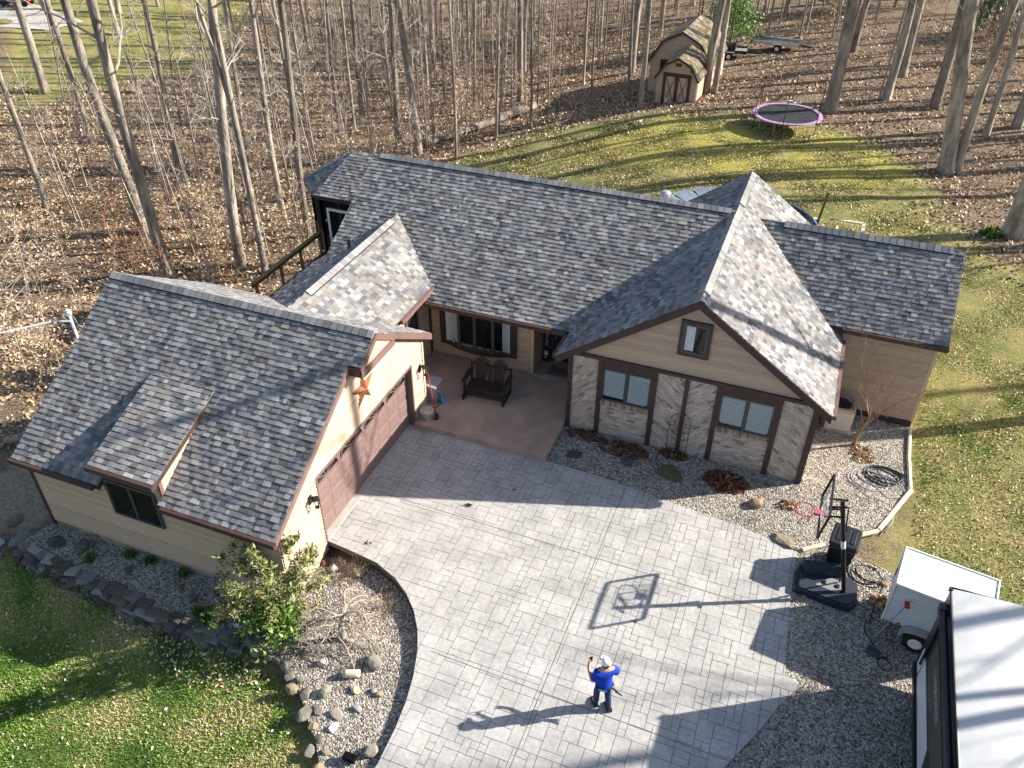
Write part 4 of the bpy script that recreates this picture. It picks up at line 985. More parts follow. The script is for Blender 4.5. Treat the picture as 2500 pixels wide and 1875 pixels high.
def slab_mesh(seed):
    rg = random.Random(seed); mb = MB(); q = lambda x, y, z: (x + rg.uniform(-.16, .16), y + rg.uniform(-.14, .14), z * rg.uniform(.75, 1.1))
    mb.hexa([q(-1, -1, -1), q(1, -1, -1), q(1, 1, -1), q(-1, 1, -1), q(-.94, -.92, 1), q(.94, -.92, 1), q(.94, .92, 1), q(-.94, .92, 1)], (.3, .3, .3)); o = mb.build('slab', 'stone'); me = o.data; bpy.data.objects.remove(o); return me
SLAB = [slab_mesh(400 + i) for i in range(7)]
def col_mesh(me, c):
    me = me.copy(); me.attributes['Col'].data.foreach_set('color', np.array([(*jit(c, .08), 1) for _ in me.polygons], np.float32).ravel()); return me
FLAT = [rock_mesh(200 + i, (1, rng.uniform(.5, .8), .28)) for i in range(4)]
def rock(x, y, z, s, label, k=None, me=None, c=None, group=None, tilt=.25, cat='rock', rz=None):
    me = me or RK[(k if k is not None else rng.randrange(8))]
    if c: me = col_mesh(me, c)
    o = link('rock', me, None, (x, y, z)); o.scale = (s, s, s); o.rotation_euler = (rng.uniform(-tilt, tilt), rng.uniform(-tilt, tilt), rng.uniform(0, 6.28) if rz is None else rz)
    return tag(o, label, cat, group)
fb = -.03
rock(.64, -1.18, fb + .02, .30, 'flat dark slate lying in the gravel beside the porch corner', me=FLAT[0], c=(.07, .075, .08), tilt=.08, rz=.2)
rock(2.15, -.95, fb + .04, .27, 'narrow dark slate in dead leaves under the blinds window', me=FLAT[1], c=(.10, .11, .12), tilt=.1, rz=1.1)
rock(3.35, -.98, fb + .05, .48, 'large flat mossy boulder in front of the trellis', me=FLAT[2], c=(.12, .11, .06), tilt=.08, rz=-.35)
rock(5.73, -1.35, fb + .08, .26, 'tan angular rock in the gravel near the driveway edge', 3, c=(.34, .25, .15), tilt=.1)
rock(6.55, -2.38, -.0, .42, 'flat weathered stone at the driveway corner where a timber ends', me=FLAT[3], c=(.26, .22, .16), tilt=.05, rz=-.5)
LB = [(-1.37, -9.19, .30, 'jagged upright grey green rock near the curved driveway edge', (.26, .25, .20)), (-1.44, -9.94, .14, 'pale split stone leaning on a small dark rock', (.48, .42, .28)), (-2.03, -10.21, .20, 'greenish block beside the row of border boulders', (.24, .25, .19)),
      (-1.04, -9.82, .10, 'small round grey cobble beside a tan cobble', (.30, .29, .29)), (-.88, -9.86, .12, 'small tan cobble beside a round grey cobble', (.36, .29, .21)), (-1.51, -10.53, .22, 'low flat grey rock half buried in gravel', (.33, .30, .27)),
      (-1.42, -10.84, .13, 'chalky white block in the pale gravel', (.62, .62, .62)), (-.41, -11.06, .19, 'squat brown grey rock against the driveway curve', (.28, .25, .20)), (-2.48, -9.56, .17, 'pale rounded rock alone in the gravel', (.50, .46, .42)),
      (-4.0, -6.95, .17, 'rusty brown stone at the garage door corner', (.22, .10, .06)), (-3.70, -7.10, .18, 'cream crumbled stone near the garage wall', (.50, .45, .36)), (-3.71, -7.63, .16, 'pale egg shaped stone below the garage lantern', (.48, .44, .40)),
      (-3.74, -8.58, .22, 'brown rock at the foot of the leafy bush', (.22, .18, .14)), (-1.15, -10.29, .12, 'smooth grey pebble sized stone by the black edge', (.34, .34, .34)), (-5.47, -8.83, .13, 'white quartz lump under the garage wall', (.62, .60, .58)),
      (-5.42, -9.08, .12, 'orange brown stone beside the white quartz lump', (.30, .17, .09)), (-4.89, -9.27, .20, 'big white and grey quartz boulder near the wall end', (.55, .55, .56)), (-3.06, -7.06, .22, 'round tan boulder inside the dry twiggy shrub', (.34, .30, .20)),
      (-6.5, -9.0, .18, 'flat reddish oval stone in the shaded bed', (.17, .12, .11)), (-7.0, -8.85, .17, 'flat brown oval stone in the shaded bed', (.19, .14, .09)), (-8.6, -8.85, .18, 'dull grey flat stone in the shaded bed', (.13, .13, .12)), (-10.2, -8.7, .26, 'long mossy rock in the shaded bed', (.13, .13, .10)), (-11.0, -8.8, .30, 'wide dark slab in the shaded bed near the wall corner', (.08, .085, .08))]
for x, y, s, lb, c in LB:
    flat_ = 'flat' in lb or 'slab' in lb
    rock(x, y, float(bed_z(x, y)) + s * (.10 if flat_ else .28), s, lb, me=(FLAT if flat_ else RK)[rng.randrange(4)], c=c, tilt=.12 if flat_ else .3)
lg = thing('cut_log', 'short cut log section lying in the pale gravel', 'log', (-1.69, -9.63, float(bed_z(-1.69, -9.63)) + .085), R(22))
MB().tube([(-.18, 0, 0), (-.1, 0, .004), (.1, 0, 0), (.18, 0, .0)], [.085, .09, .088, .085], 12).build('bark', 'timber', lg, True)
o = MB().box(-.85, -.60, -11.42, -11.28, -.14, -.02).build('brick_block', 'stone'); tag(o, 'loose tan brick lying near the driveway curve', 'brick')
# border boulders between bed and lawn
rr = random.Random(31)
ST = [(-4.80, -9.50), (-4.45, -9.56), (-4.05, -9.52), (-4.1, -9.74), (-3.72, -9.80), (-3.48, -9.66), (-3.22, -9.90), (-3.0, -10.08), (-2.72, -10.10), (-2.76, -10.36), (-2.40, -10.36), (-2.14, -10.79), (-1.83, -10.95), (-1.95, -10.62), (-1.55, -11.17), (-1.62, -11.45), (-1.28, -11.38), (-1.22, -11.75), (-1.3, -12.1)]
for i, (x, y) in enumerate(ST):
    s = rr.uniform(.12, .20) * (1.5 if i in (10, 11) else 1)
    rock(x, y, float(bed_z(x, y)) - .02 + s * .22, s, 'weathered field boulder in the row edging the pale gravel bed', group='boulders edging the gravel bed', c=rr.choice([(.26, .215, .14), (.20, .19, .15), (.30, .25, .16), (.17, .165, .135), (.22, .21, .18)]))

# dry stone retaining wall
def retaining_wall():
    w = thing('retaining_wall', 'low dry stone wall holding the shaded gravel bed', 'wall', (-8.3, -9.5, -1.2))
    path = [(-11.95, -9.27), (-10.6, -9.36), (-9.5, -9.44), (-8.4, -9.54), (-7.3, -9.66), (-6.3, -9.70), (-5.4, -9.72), (-4.7, -9.66)]
    rg = random.Random(77); pal = [(.13, .11, .088), (.18, .155, .12), (.10, .092, .08), (.22, .20, .175), (.15, .12, .10), (.17, .175, .17), (.30, .29, .275)]
    L = [0]
    for a, b in zip(path, path[1:]): L.append(L[-1] + math.hypot(b[0] - a[0], b[1] - a[1]))
    def at(s):
        for i in range(len(path) - 1):
            if s <= L[i + 1] or i == len(path) - 2:
                t = (s - L[i]) / (L[i + 1] - L[i]); a, b = path[i], path[i + 1]; return a[0] + (b[0] - a[0]) * t, a[1] + (b[1] - a[1]) * t, math.atan2(b[1] - a[1], b[0] - a[0])
    for row in range(6):
        s = rg.uniform(0, .2)
        while s < L[-1]:
            wd = rg.uniform(.14, .36) * (1.25 if row == 0 else 1); x, y, an = at(min(s + wd / 2, L[-1])); top = float(bed_z(x, y)) + .05; z = top - row * .105 - .04
            if z > Tz(x, y - .2) - .16:
                o = link('wall_stone', col_mesh(SLAB[rg.randrange(7)], jit(rg.choice(pal), .2, rg)), w, (x + 8.3 + rg.uniform(-.03, .03), y + 9.5 - .035 * row + rg.uniform(-.05, .05) + (.07 if row == 0 else 0), z + 1.2 + rg.uniform(-.015, .015)))
                o.scale = (wd * rg.uniform(.45, .56), rg.uniform(.09, .15) if row == 0 else .12, rg.uniform(.032, .066)); o.rotation_euler = (rg.uniform(-.10, .10), rg.uniform(-.07, .07), an + rg.uniform(-.3, .3))
            s += wd
retaining_wall()
for x, y, s, c in ((-12.25, -8.9, .42, (.19, .20, .17)), (-12.75, -9.2, .36, (.40, .42, .41)), (-13.2, -9.6, .40, (.24, .25, .23)), (-12.5, -9.55, .3, (.16, .17, .17)), (-12.9, -8.45, .34, (.17, .16, .11))):
    rock(x, y, Tz(x, y) + .05, s, 'flat grey slab at the end of the dry stone wall', me=FLAT[rng.randrange(4)], c=c, tilt=.05, group='flat slabs at the wall end')

# timber edging on the right
def edging(a, b, lab, r=.06):
    za, zb = Tz(*a) + .06, Tz(*b) + .06; t_ = thing('edging_timber', lab, 'timber', (*a, za))
    MB().tube([(0, 0, 0), ((b[0] - a[0]) * .5, (b[1] - a[1]) * .5, (zb - za) * .5 + .005), (b[0] - a[0], b[1] - a[1], zb - za)], r, 7).build('pole', 'timber', t_)
edging((9.60, 3.85), (9.57, 2.45), 'pale edging timber against the corner of the side wing'); edging((9.57, 2.42), (9.60, 1.02), 'edging timber beside the big tangle of hoses'); edging((9.62, .95), (8.82, -1.05), 'longest pale edging timber angled along the lawn', .07)
edging((8.80, -1.10), (8.06, -1.72), 'short edging timber behind the basketball hoop pole'); edging((7.55, -2.15), (7.05, -2.55), 'short edging timber ending at the flat corner stone')

# hoses and cables
def coil(name, lab, cat, cx, cy, turns, r0, r1, tr, m, seed, sq=.75, zf=None, tail=None):
    rg = random.Random(seed); pts = []; ph = rg.uniform(0, 6)
    n = int(turns * 22)
    for i in range(n):
        t = i / 22 * 2 * math.pi; k = i / 22
        r = r0 + (r1 - r0) * (.5 + .5 * math.sin(k * 1.7 + ph)); ox, oy = .18 * r1 * math.sin(k * 2.3 + ph), .18 * r1 * math.cos(k * 1.9 + ph)
        x, y = cx + ox + r * math.cos(t + ph), cy + oy + r * sq * math.sin(t + ph)
        pts.append((x, y, Tz(x, y) + tr + .008 + .012 * k * .4 + .006 * math.sin(t * 3)))
    if tail: pts += [(x, y, Tz(x, y) + tr + .01) for x, y in tail]
    return tag(MB().tube(pts, tr, 5).build(name, m, None, True), lab, cat)
coil('garden_hose', 'pale grey hose in wide loops on the gravel beside the edging timber', 'hose', 8.68, 1.0, 3.2, .45, .78, .021, 'cable_grey', 1)
coil('power_cable', 'thick tangle of black cable inside the hose loops', 'cable', 8.95, 1.35, 6.5, .25, .55, .02, 'black_plastic', 2)
coil('garden_hose', 'dull grey hose loop crossing the tangle of black cable', 'hose', 8.8, .9, 2.4, .35, .85, .02, 'cable_grey', 3, tail=[(9.2, .2), (9.15, -.6), (8.95, -1.1)])
coil('garden_hose', 'single dark hose loop near the brick corner post', 'hose', 7.55, -.3, 1.9, .36, .58, .017, 'black_plastic', 4, tail=[(8.1, -.1), (8.5, .2)])
coil('power_cable', 'coiled black cable on gravel between hoop and white trailer', 'cable', 8.60, -2.75, 4.3, .32, .42, .014, 'black_plastic', 6, .85, tail=[(8.9, -3.3), (8.75, -3.9), (8.7, -4.3)])
coil('power_cable', 'black extension cable snaking past the dustpan to the camper', 'cable', 9.05, -5.25, 1.3, .12, .16, .013, 'black_plastic', 8, 1, tail=[(8.85, -4.9), (8.6, -4.5), (8.62, -4.2)])
o = tag(MB().hexa([(8.62, -5.1, -.03), (8.92, -5.2, -.03), (8.98, -4.98, -.03), (8.70, -4.9, -.03), (8.66, -5.06, .06), (8.90, -5.14, .06), (8.92, -5.02, .09), (8.72, -4.95, .09)]).build('dustpan', 'navy_plastic'), 'dark blue dustpan lying on the grey gravel', 'dustpan')
rock(9.0, -2.95, -.02, .12, 'tan stone inside the small black cable coil', 2, c=(.36, .22, .14))

# portable basketball hoop
def hoop():
    h = thing('basketball_hoop', 'portable basketball hoop with navy base and clear backboard', 'basketball hoop', (7.7, -3.6, -.035))
    def P(x, y, z): return (x - 7.7, y + 3.6, z + .035)
    B = [(7.03, -3.95), (7.9, -4.10), (8.22, -4.10), (8.38, -3.90), (8.36, -3.32), (8.15, -3.16), (7.05, -3.16), (6.99, -3.30)]
    b = MB().prism([P(x, y, -.03) for x, y in B], (0, 0, .17)).build('base', 'navy_plastic', h)
    cx, cy = 7.68, -3.6
    n0 = MB(); top = [(cx + (x - cx) * .93, cy + (y - cy) * .9) for x, y in B]
    n0.prism([P(x, y, .14) for x, y in top], (0, 0, .03)).build('base_top', 'navy_plastic', b)
    MB().prism([P(x, y, .171) for x, y in ((7.42, -3.72), (7.95, -3.80), (8.1, -3.42), (7.75, -3.38))], (0, 0, .006)).build('weathered_panel', 'cable_grey', b)
    for x, y in ((7.62, -3.58), (7.92, -3.60)): MB().lathe([(.06, 0), (.06, .02), (.045, .03), (.0, .03)], P(x, y, .177), 14).build('filler_cap', 'black_plastic', b)
    MB().hexa([P(7.08, -3.28, .17), P(7.20, -3.5, .17), P(7.95, -3.30, .17), P(7.9, -3.2, .17), P(7.08, -3.22, .36), P(7.20, -3.44, .34), P(7.95, -3.26, .52), P(7.9, -3.16, .52)]).build('ballast_lid', 'navy_plastic', b)
    a, t_ = V3(8.07, -3.70, .16), V3(7.46, -3.40, 2.62)
    pole = MB().tube([P(*a), P(*t_)], .052, 12).build('pole', 'black_metal', h)
    MB().tube([P(*(a + (t_ - a) * .50)), P(*(a + (t_ - a) * .58))], .0535, 12).build('height_label', 'white_paint', pole)
    MB().tube([P(*(a + (t_ - a) * .62)), P(*(a + (t_ - a) * .66))], .062, 12).build('collar', 'black_metal', pole)
    MB().tube([P(7.95, -3.45, .2), P(*(a + (t_ - a) * .33))], .022, 8).build('brace', 'black_metal', pole)
    c = V3(7.16, -3.38, 2.36); sx, sz = V3(0, .71, 0), V3(.055, 0, .36)
    f = MB(); K = [c - sx - sz, c + sx - sz, c + sx + sz, c - sx + sz]
    for i in range(4): f.beam(P(*K[i]), P(*K[(i + 1) % 4]), .05, .045, (1, 0, 0))
    bb = f.build('backboard_frame', 'black_metal', h)
    MB().quad(*[P(*k) for k in K]).build('backboard', 'glass', bb)
    g = MB(); q = [c - sx * .32 - sz * .75, c + sx * .32 - sz * .75, c + sx * .32 + sz * .35, c - sx * .32 + sz * .35]
    for i in range(4): g.beam(P(*(q[i] - V3(.01, 0, 0))), P(*(q[(i + 1) % 4] - V3(.01, 0, 0))), .03, .006, (1, 0, 0))
    g.build('target_square', 'white_paint', bb)
    rc = c - sz * .72 + V3(-.37, 0, 0)
    MB().tube([P(rc.x + .23 * math.cos(t), rc.y + .23 * math.sin(t), rc.z) for t in np.linspace(0, 2 * math.pi, 25)], .011, 6, cap=False).build('rim', 'red', h)
    MB().box(*[v for v in (rc.x + .22 - 7.7, rc.x + .36 - 7.7, rc.y - .08 + 3.6, rc.y + .08 + 3.6, rc.z - .04 + .035, rc.z + .03 + .035)]).build('rim_bracket', 'pink', h)
    nt = MB()
    for k in range(12):
        t0, t1 = k * math.pi / 6, (k + .5) * math.pi / 6
        for s in (1, -1): nt.tube([P(rc.x + .23 * math.cos(t0), rc.y + .23 * math.sin(t0), rc.z), P(rc.x + .17 * math.cos(t0 + s * .26), rc.y + .17 * math.sin(t0 + s * .26), rc.z - .2), P(rc.x + .13 * math.cos(t0 + s * .52), rc.y + .13 * math.sin(t0 + s * .52), rc.z - .38)], .003, 3, cap=False)
    nt.build('net', 'pink', h)
    for dy in (-.14, .14):
        for dz_ in (.10, -.20): MB().beam(P(c.x + .02, c.y + dy, c.z + dz_), P(t_.x + .12, t_.y + dy * .8, t_.z + dz_ * 1.0 - .14), .025, .04).build('arm', 'black_metal', h)
    MB().beam(P(7.62, -3.40, 2.50), P(7.72, -3.40, 1.72), .02, .03).build('adjuster', 'black_metal', h); MB().beam(P(7.72, -3.40, 1.72), P(7.74, -3.62, 1.68), .02, .05).build('crank', 'black_metal', h)
hoop()
# wheelie bin
def bin_():
    b = thing('wheelie_bin', 'black wheelie bin with ribbed lid behind the basketball hoop', 'bin', (7.88, -2.72, -.03), R(-8))
    MB().hexa([(-.23, -.23, .08), (.23, -.23, .08), (.23, .23, .0), (-.23, .23, .0), (-.30, -.33, .95), (.30, -.33, .95), (.30, .33, .95), (-.30, .33, .95)]).build('body', 'black_plastic', b)
    MB().hexa([(-.33, -.37, .95), (.33, -.37, .95), (.33, .36, .95), (-.33, .36, .95), (-.29, -.33, 1.02), (.29, -.33, 1.02), (.29, .33, 1.05), (-.29, .33, 1.05)]).build('lid', 'black_plastic', b)
    for x in (-.15, .02, .17): MB().hexa([(x - .06, -.22, 1.028), (x + .06, -.22, 1.028), (x + .06, .22, 1.043), (x - .06, .22, 1.043), (x - .05, -.21, 1.042), (x + .05, -.21, 1.042), (x + .05, .21, 1.057), (x - .05, .21, 1.057)]).build('lid_rib', 'black_plastic', b)
    MB().tube([(-.3, -.42, .93), (.3, -.42, .93)], .02, 6).build('handle', 'black_plastic', b)
    for s in (-1, 1): MB().lathe([(.0, -.03), (.12, -.03), (.12, .03), (0, .03)], (s * .26, .24, .12), 14, axis='x').build('wheel', 'rubber', b)
bin_()

# small white cargo trailer
def cargo():
    t_ = thing('cargo_trailer', 'small white ribbed cargo trailer parked beside the camper', 'trailer', (9.9, -3.95, -.035), R(-9))
    L, W, z0, z1 = .95, .60, .45, 1.62
    body = MB().box(-L, L, -W, W, z0, z1).build('body', 'white_metal', t_)
    for i in range(13):
        z = z0 + .06 + i * .085; MB().hexa([(-L + .06, -W - .001, z), (L - .02, -W - .001, z), (L - .02, -W, z + .06), (-L + .06, -W, z + .06), (-L + .06, -W - .011, z + .018), (L - .02, -W - .011, z + .018), (L - .02, -W - .011, z + .042), (-L + .06, -W - .011, z + .042)]).build('side_rib', 'white_metal', body)
    for i in range(5):
        y = -W + .14 + i * .21; MB().hexa([(-L + .04, y, z1), (L - .02, y, z1), (L - .02, y + .05, z1), (-L + .04, y + .05, z1), (-L + .04, y + .018, z1 + .008), (L - .02, y + .018, z1 + .008), (L - .02, y + .032, z1 + .008), (-L + .04, y + .032, z1 + .008)]).build('roof_rib', 'white_metal', body)
    f = MB()
    for y in (-W, W): f.tube([(-L, y, z0), (-L, y, z1), (L, y, z1), (L, y, z0)], .03, 6)
    f.tube([(-L, -W, z1), (-L, W, z1)], .035, 6); f.tube([(L, -W, z1), (L, W, z1)], .03, 6); f.build('edge_trim', 'white_paint', body)
    for z, y in ((.95, .45), (.62, -.5)): MB().box(-L - .02, -L, y - .05, y + .05, z - .08, z + .08).build('tail_light', 'red', body)
    MB().box(-L + .3, -L + .38, -W - .02, -W - .001, z0 + .03, z0 + .07).build('side_marker', 'red', body)
    MB().box(-L + .02, L + .5, -.3, .3, .33, z0).build('frame', 'black_metal', t_)
    for s in (-1, 1):
        w = MB().lathe([(.0, -.08), (.2, -.08), (.27, -.06), (.27, .06), (.2, .08), (0, .08)], (-.18, s * (W + .12), .27), 22, axis='y').build('wheel', 'rubber', t_)
        MB().lathe([(.0, .0), (.06, .0), (.07, -.012), (.13, -.012), (.15, .004), (.15, .01), (0, .01)], (-.18, s * (W + .12) + s * .083 - (.0 if s < 0 else .0), .27), 18, axis='y').build('rim', 'white_paint', w)
        F = MB(); arc = [(-.18 - .38, .30), (-.18 - .30, .52), (-.18 - .1, .60), (-.18 + .1, .60), (-.18 + .30, .52), (-.18 + .38, .30)]
        for i in range(5): F.hexa([(arc[i][0], s * W, arc[i][1]), (arc[i + 1][0], s * W, arc[i + 1][1]), (arc[i + 1][0], s * (W + .24), arc[i + 1][1]), (arc[i][0], s * (W + .24), arc[i][1]), (arc[i][0], s * W, arc[i][1] + .02), (arc[i + 1][0], s * W, arc[i + 1][1] + .02), (arc[i + 1][0], s * (W + .24), arc[i + 1][1] + .02), (arc[i][0], s * (W + .24), arc[i][1] + .02)])
        F.build('fender', 'grey_metal', t_)
cargo()
o = thing('push_squeegee', 'red headed brush with a blue and steel pole leaning on the white trailer', 'brush', (8.80, -4.62, -.035))
MB().tube([(0, 0, .0), (.28, .0, 1.0)], .011, 6).build('pole', 'grey_metal', o); MB().tube([(.28, 0, 1.0), (.36, 0, 1.30)], .013, 6).build('grip', 'blue_cloth', o); MB().box(.31, .41, -.09, .09, 1.29, 1.33).build('head', 'red', o)

# camper
def camper():
    c = thing('camper', 'large black sided camper with pale roof parked on the gravel', 'camper', (10.75, -9.4, -.035))
    x0, x1, y0, y1, z0, z1 = -1.22, 1.22, -4.4, 3.98, .55, 2.93
    b = MB().box(x0, x1, y0, y1, z0, z1 - .05).build('body', 'rv_black', c)
    # roof slightly crowned
    r = MB(); n = 10
    for i in range(n):
        a0, a1 = x0 - .0 + (x1 - x0) * i / n, x0 + (x1 - x0) * (i + 1) / n; h = lambda a: z1 + .06 * (1 - ((a) / 1.22) ** 2)
        r.hexa([(a0, y0, z1 - .05), (a1, y0, z1 - .05), (a1, y1, z1 - .05), (a0, y1, z1 - .05), (a0, y0, h(a0)), (a1, y0, h(a1)), (a1, y1 - .02, h(a1)), (a0, y1 - .02, h(a0))])
    rf = r.build('roof', 'rv_roof', c)
    MB().tube([(x0 - .01, y0, z1 - .01), (x0 - .01, y1 + .02, z1 - .01), (x1, y1 + .02, z1 - .01)], .028, 6).build('roof_edge', 'rv_black', rf)
    # side bands
    sd = x0 - .004
    def band(nm, za, zb, m, ya=y0, yb=y1 - .01, t=.012, s1=0, s2=0): return MB().hexa([(sd - t, ya, za), (sd, ya, za), (sd, yb, za), (sd - t, yb, za), (sd - t, ya + s1, zb), (sd, ya + s1, zb), (sd, yb + s2, zb), (sd - t, yb + s2, zb)]).build(nm, m, b)
    band('upper_stripe', 2.28, 2.40, 'rv_white', yb=3.0)
    band('lower_panel', .75, 1.28, 'rv_white', yb=1.05); band('lower_panel', .72, 1.30, 'rv_white', ya=1.15, yb=3.45, s1=.3)
    band('lower_panel', .75, 1.25, 'rv_white', ya=3.52, yb=3.8)
    band('grey_field', 1.42, 2.12, 'window_frame', yb=3.3, t=.008)
    band('tinted_window', 1.50, 2.08, 'dark_glass', yb=-.1, ya=-2.2, t=.014, s2=.45)
    text('lettering', 'CHEROKEE', .24, (sd - .012, 2.2, 1.88), (R(90), 0, R(-90)), 'rv_letter', b)
    aw = MB().tube([(x0 - .10, y0, z1 - .22), (x0 - .10, y1 - .45, z1 - .22)], .075, 10).build('awning', 'rv_black', c)
    MB().box(x0 - .17, x0, y1 - .48, y1 - .32, z1 - .31, z1 - .13).build('awning_bracket', 'rv_black', aw)
    MB().tube([(x0 - .03, y1 - .40, z1 - .3), (x0 - .03, y1 - .40, 1.0)], .03, 6).build('awning_arm', 'black_metal', aw)
    MB().box(x0 - .03, x1 + .02, y0, y1 + .03, z0 - .12, z0).build('skirt', 'rv_black', c)
    for y in (-1.2, -.3):
        for s in (-1, 1): MB().lathe([(.0, -.1), (.25, -.1), (.34, -.07), (.34, .07), (.25, .1), (0, .1)], (s * 1.02, y, .34), 20, axis='x').build('wheel', 'rubber', c)
    MB().beam((0, y1, .5), (0, y1 + 1.1, .45), .12, .1).build('hitch', 'black_metal', c); MB().tube([(0, y1 + .9, .0), (0, y1 + .9, .9)], .04, 8).build('jack', 'black_metal', c)
    for x, y, rr_, h in ((.73, 2.95, .055, .11), (.76, 2.40, .055, .11)):
        v = MB().lathe([(rr_ * 1.8, 0), (rr_ * 1.8, .015), (rr_, .02), (rr_, h), (0, h)], (x, y, z1 + .02), 14).build('roof_vent', 'rv_roof', rf); MB().lathe([(rr_ * 1.25, 0), (rr_ * 1.25, .03), (0, .05)], (x, y, z1 + .02 + h), 12).build('vent_cap', 'black_plastic', v)
    v = MB().lathe([(.17, 0), (.17, .02), (.13, .03), (.12, .20), (0, .2)], (.78, 1.25, z1 + .02), 18).build('roof_vent', 'rv_roof', rf); MB().lathe([(.15, 0), (.15, .05), (.08, .10), (0, .11)], (.78, 1.25, z1 + .22), 18).build('vent_cap', 'black_plastic', v)
    for y in (y1 - .06, -2.0): MB().box(x0 - .05, x0 + .02, y - .02, y + .02, z1 - .02, z1 + .04).build('gutter_spout', 'black_plastic', rf)
    MB().box(x1, x1 + .55, -3.5, -.5, .8, 2.6).build('slide_out', 'rv_black', c)
camper()

# ------------------------------------------------------------------ back yard
def gambrel(name, label, x, y, w, l, hw, rz, doors=True):
    z = min(Tz(x + dx, y + dy) for dx in (-w / 2, w / 2) for dy in (0, l)) + .25
    s = thing(name, label, 'shed', (x, y, z), rz); h = w / 2; rg = random.Random(int(w * 10))
    prof = [(-h, 0), (h, 0), (h, hw), (h * .62, hw + h * .62), (0, hw + h * .92), (-h * .62, hw + h * .62), (-h, hw)]
    core_ = MB().prism([(a, .02, b) for a, b in prof], (0, l - .04, 0)).build('wall', 'shed_siding', s)
    zz = 0
    while zz < hw + h * .9:
        q = clip_rect(prof, -9, 9, zz, zz + .13)
        if q and area2(q) > 1e-3:
            mb = MB(); z_ = zz; plate(mb, q, V3(0, .02, 0), V3(1, 0, 0), V3(0, 0, 1), V3(0, -1, 0), lambda a, b: .008 + .014 * (1 - (b - z_) / .13), None, -.004); mb.build('siding_board', 'shed_siding', core_)
        zz += .13
    rp = [(-h - .12, hw - .06), (-h * .64, hw + h * .64), (0, hw + h * .97), (h * .64, hw + h * .64), (h + .12, hw - .06)]
    rf = MB()
    for i in range(4):
        (a, b), (c, d) = rp[i], rp[i + 1]; k = 14; m = 5
        for p in range(k):
            for q in range(m):
                f0, f1 = p / k, (p + 1) / k; g0, g1 = q / m, (q + 1) / m; y0, y1 = -.15 + (l + .3) * f0, -.15 + (l + .3) * f1
                A = [(a + (c - a) * g, yy, b + (d - b) * g) for g, yy in ((g0, y0), (g0, y1), (g1, y1), (g1, y0))]
                t = rg.random(); cc = (.12, .11, .035) if t < .22 else ((.25, .19, .13) if t < .45 else ((.11, .10, .09) if t < .75 else (.18, .15, .12)))
                rf.quad(*A, jit(cc, .2, rg))
                n0 = len(rf.v)
        rf.prism([(a, -.15, b - .012), (c, -.15, d - .012), (c, -.15, d - .07), (a, -.15, b - .07)], (0, l + .3, 0), (.05, .035, .03))
    rf.build('roof', 'shed_roof', s)
    fr = MB()
    for i in range(4): fr.beam((rp[i][0], -.165, rp[i][1] - .05), (rp[i + 1][0], -.165, rp[i + 1][1] - .05), .025, .13, (0, 0, 1))
    fr.build('rake_board', 'trim', s)
    for bx_ in (-h + .2, 0, h - .2):
        for by in (.2, l - .3): MB().box(bx_ - .2, bx_ + .2, by - .1, by + .1, -1.3, -.001).build('pier_block', 'concrete', s)
    return s, h
s1, h = gambrel('garden_shed', 'small tan gambrel shed with brown crossed double doors', -4.35, 35.7, 2.6, 3.2, 1.7, R(-2))
for k, sx in enumerate((-1, 1)):
    a, b = (-.80, -.015) if sx < 0 else (.015, .80)
    d = MB().box(a, b, -.05, -.03, .06, 1.85).build('door', 'shed_siding', s1); f = MB()
    f.box(a, a + .09, -.068, -.05, .06, 1.85); f.box(b - .09, b, -.068, -.05, .06, 1.85); f.box(a + .09, b - .09, -.068, -.05, .06, .15); f.box(a + .09, b - .09, -.068, -.05, 1.76, 1.85)
    f.beam((a + .09, -.06, .15), (b - .09, -.06, 1.76), .018, .09, (0, 1, 0)); f.beam((a + .09, -.0595, 1.76), (b - .09, -.0595, .15), .019, .09, (0, 1, 0)); f.build('door_frame', 'trim', d)
MB().box(-.9, .9, -.06, -.028, 1.86, 2.0).build('lintel', 'trim', s1); MB().box(-.9, -.81, -.06, -.028, .0, 1.86).build('jamb', 'trim', s1); MB().box(.81, .9, -.06, -.028, .0, 1.86).build('jamb', 'trim', s1)
MB().box(-.68, -.48, -.085, -.069, .12, .42).build('cat_flap', 'white_paint', s1); MB().box(-.18, .18, -.05, -.02, 2.42, 2.6).build('gable_vent', 'trim', s1)
MB().hexa([(-.9, -1.1, -.5), (.9, -1.1, -.5), (.9, -.02, -.3), (-.9, -.02, -.3), (-.9, -1.1, -.2), (.9, -1.1, -.2), (.9, -.02, .04), (-.9, -.02, .04)]).build('ramp', 'timber', s1)
MB().lathe([(.0, 0), (.06, .02), (.08, .10), (0, .14)], (.86, -.12, 2.2), 10, axis='y').build('flood_light', 'black_metal', s1)
s2, h2 = gambrel('garden_shed', 'larger mossy gambrel shed standing behind the small one', -4.95, 39.4, 4.1, 5.0, 2.1, R(-2))
w = MB().box(-1.35, -.65, -.05, .0, 1.1, 2.2).build('window', 'trim', s2); MB().box(-1.28, -.72, -.06, -.051, 1.18, 2.12).build('pane', 'dark_glass', w); MB().box(-1.28, -.72, -.07, -.061, 1.62, 1.68).build('sash', 'trim', w)

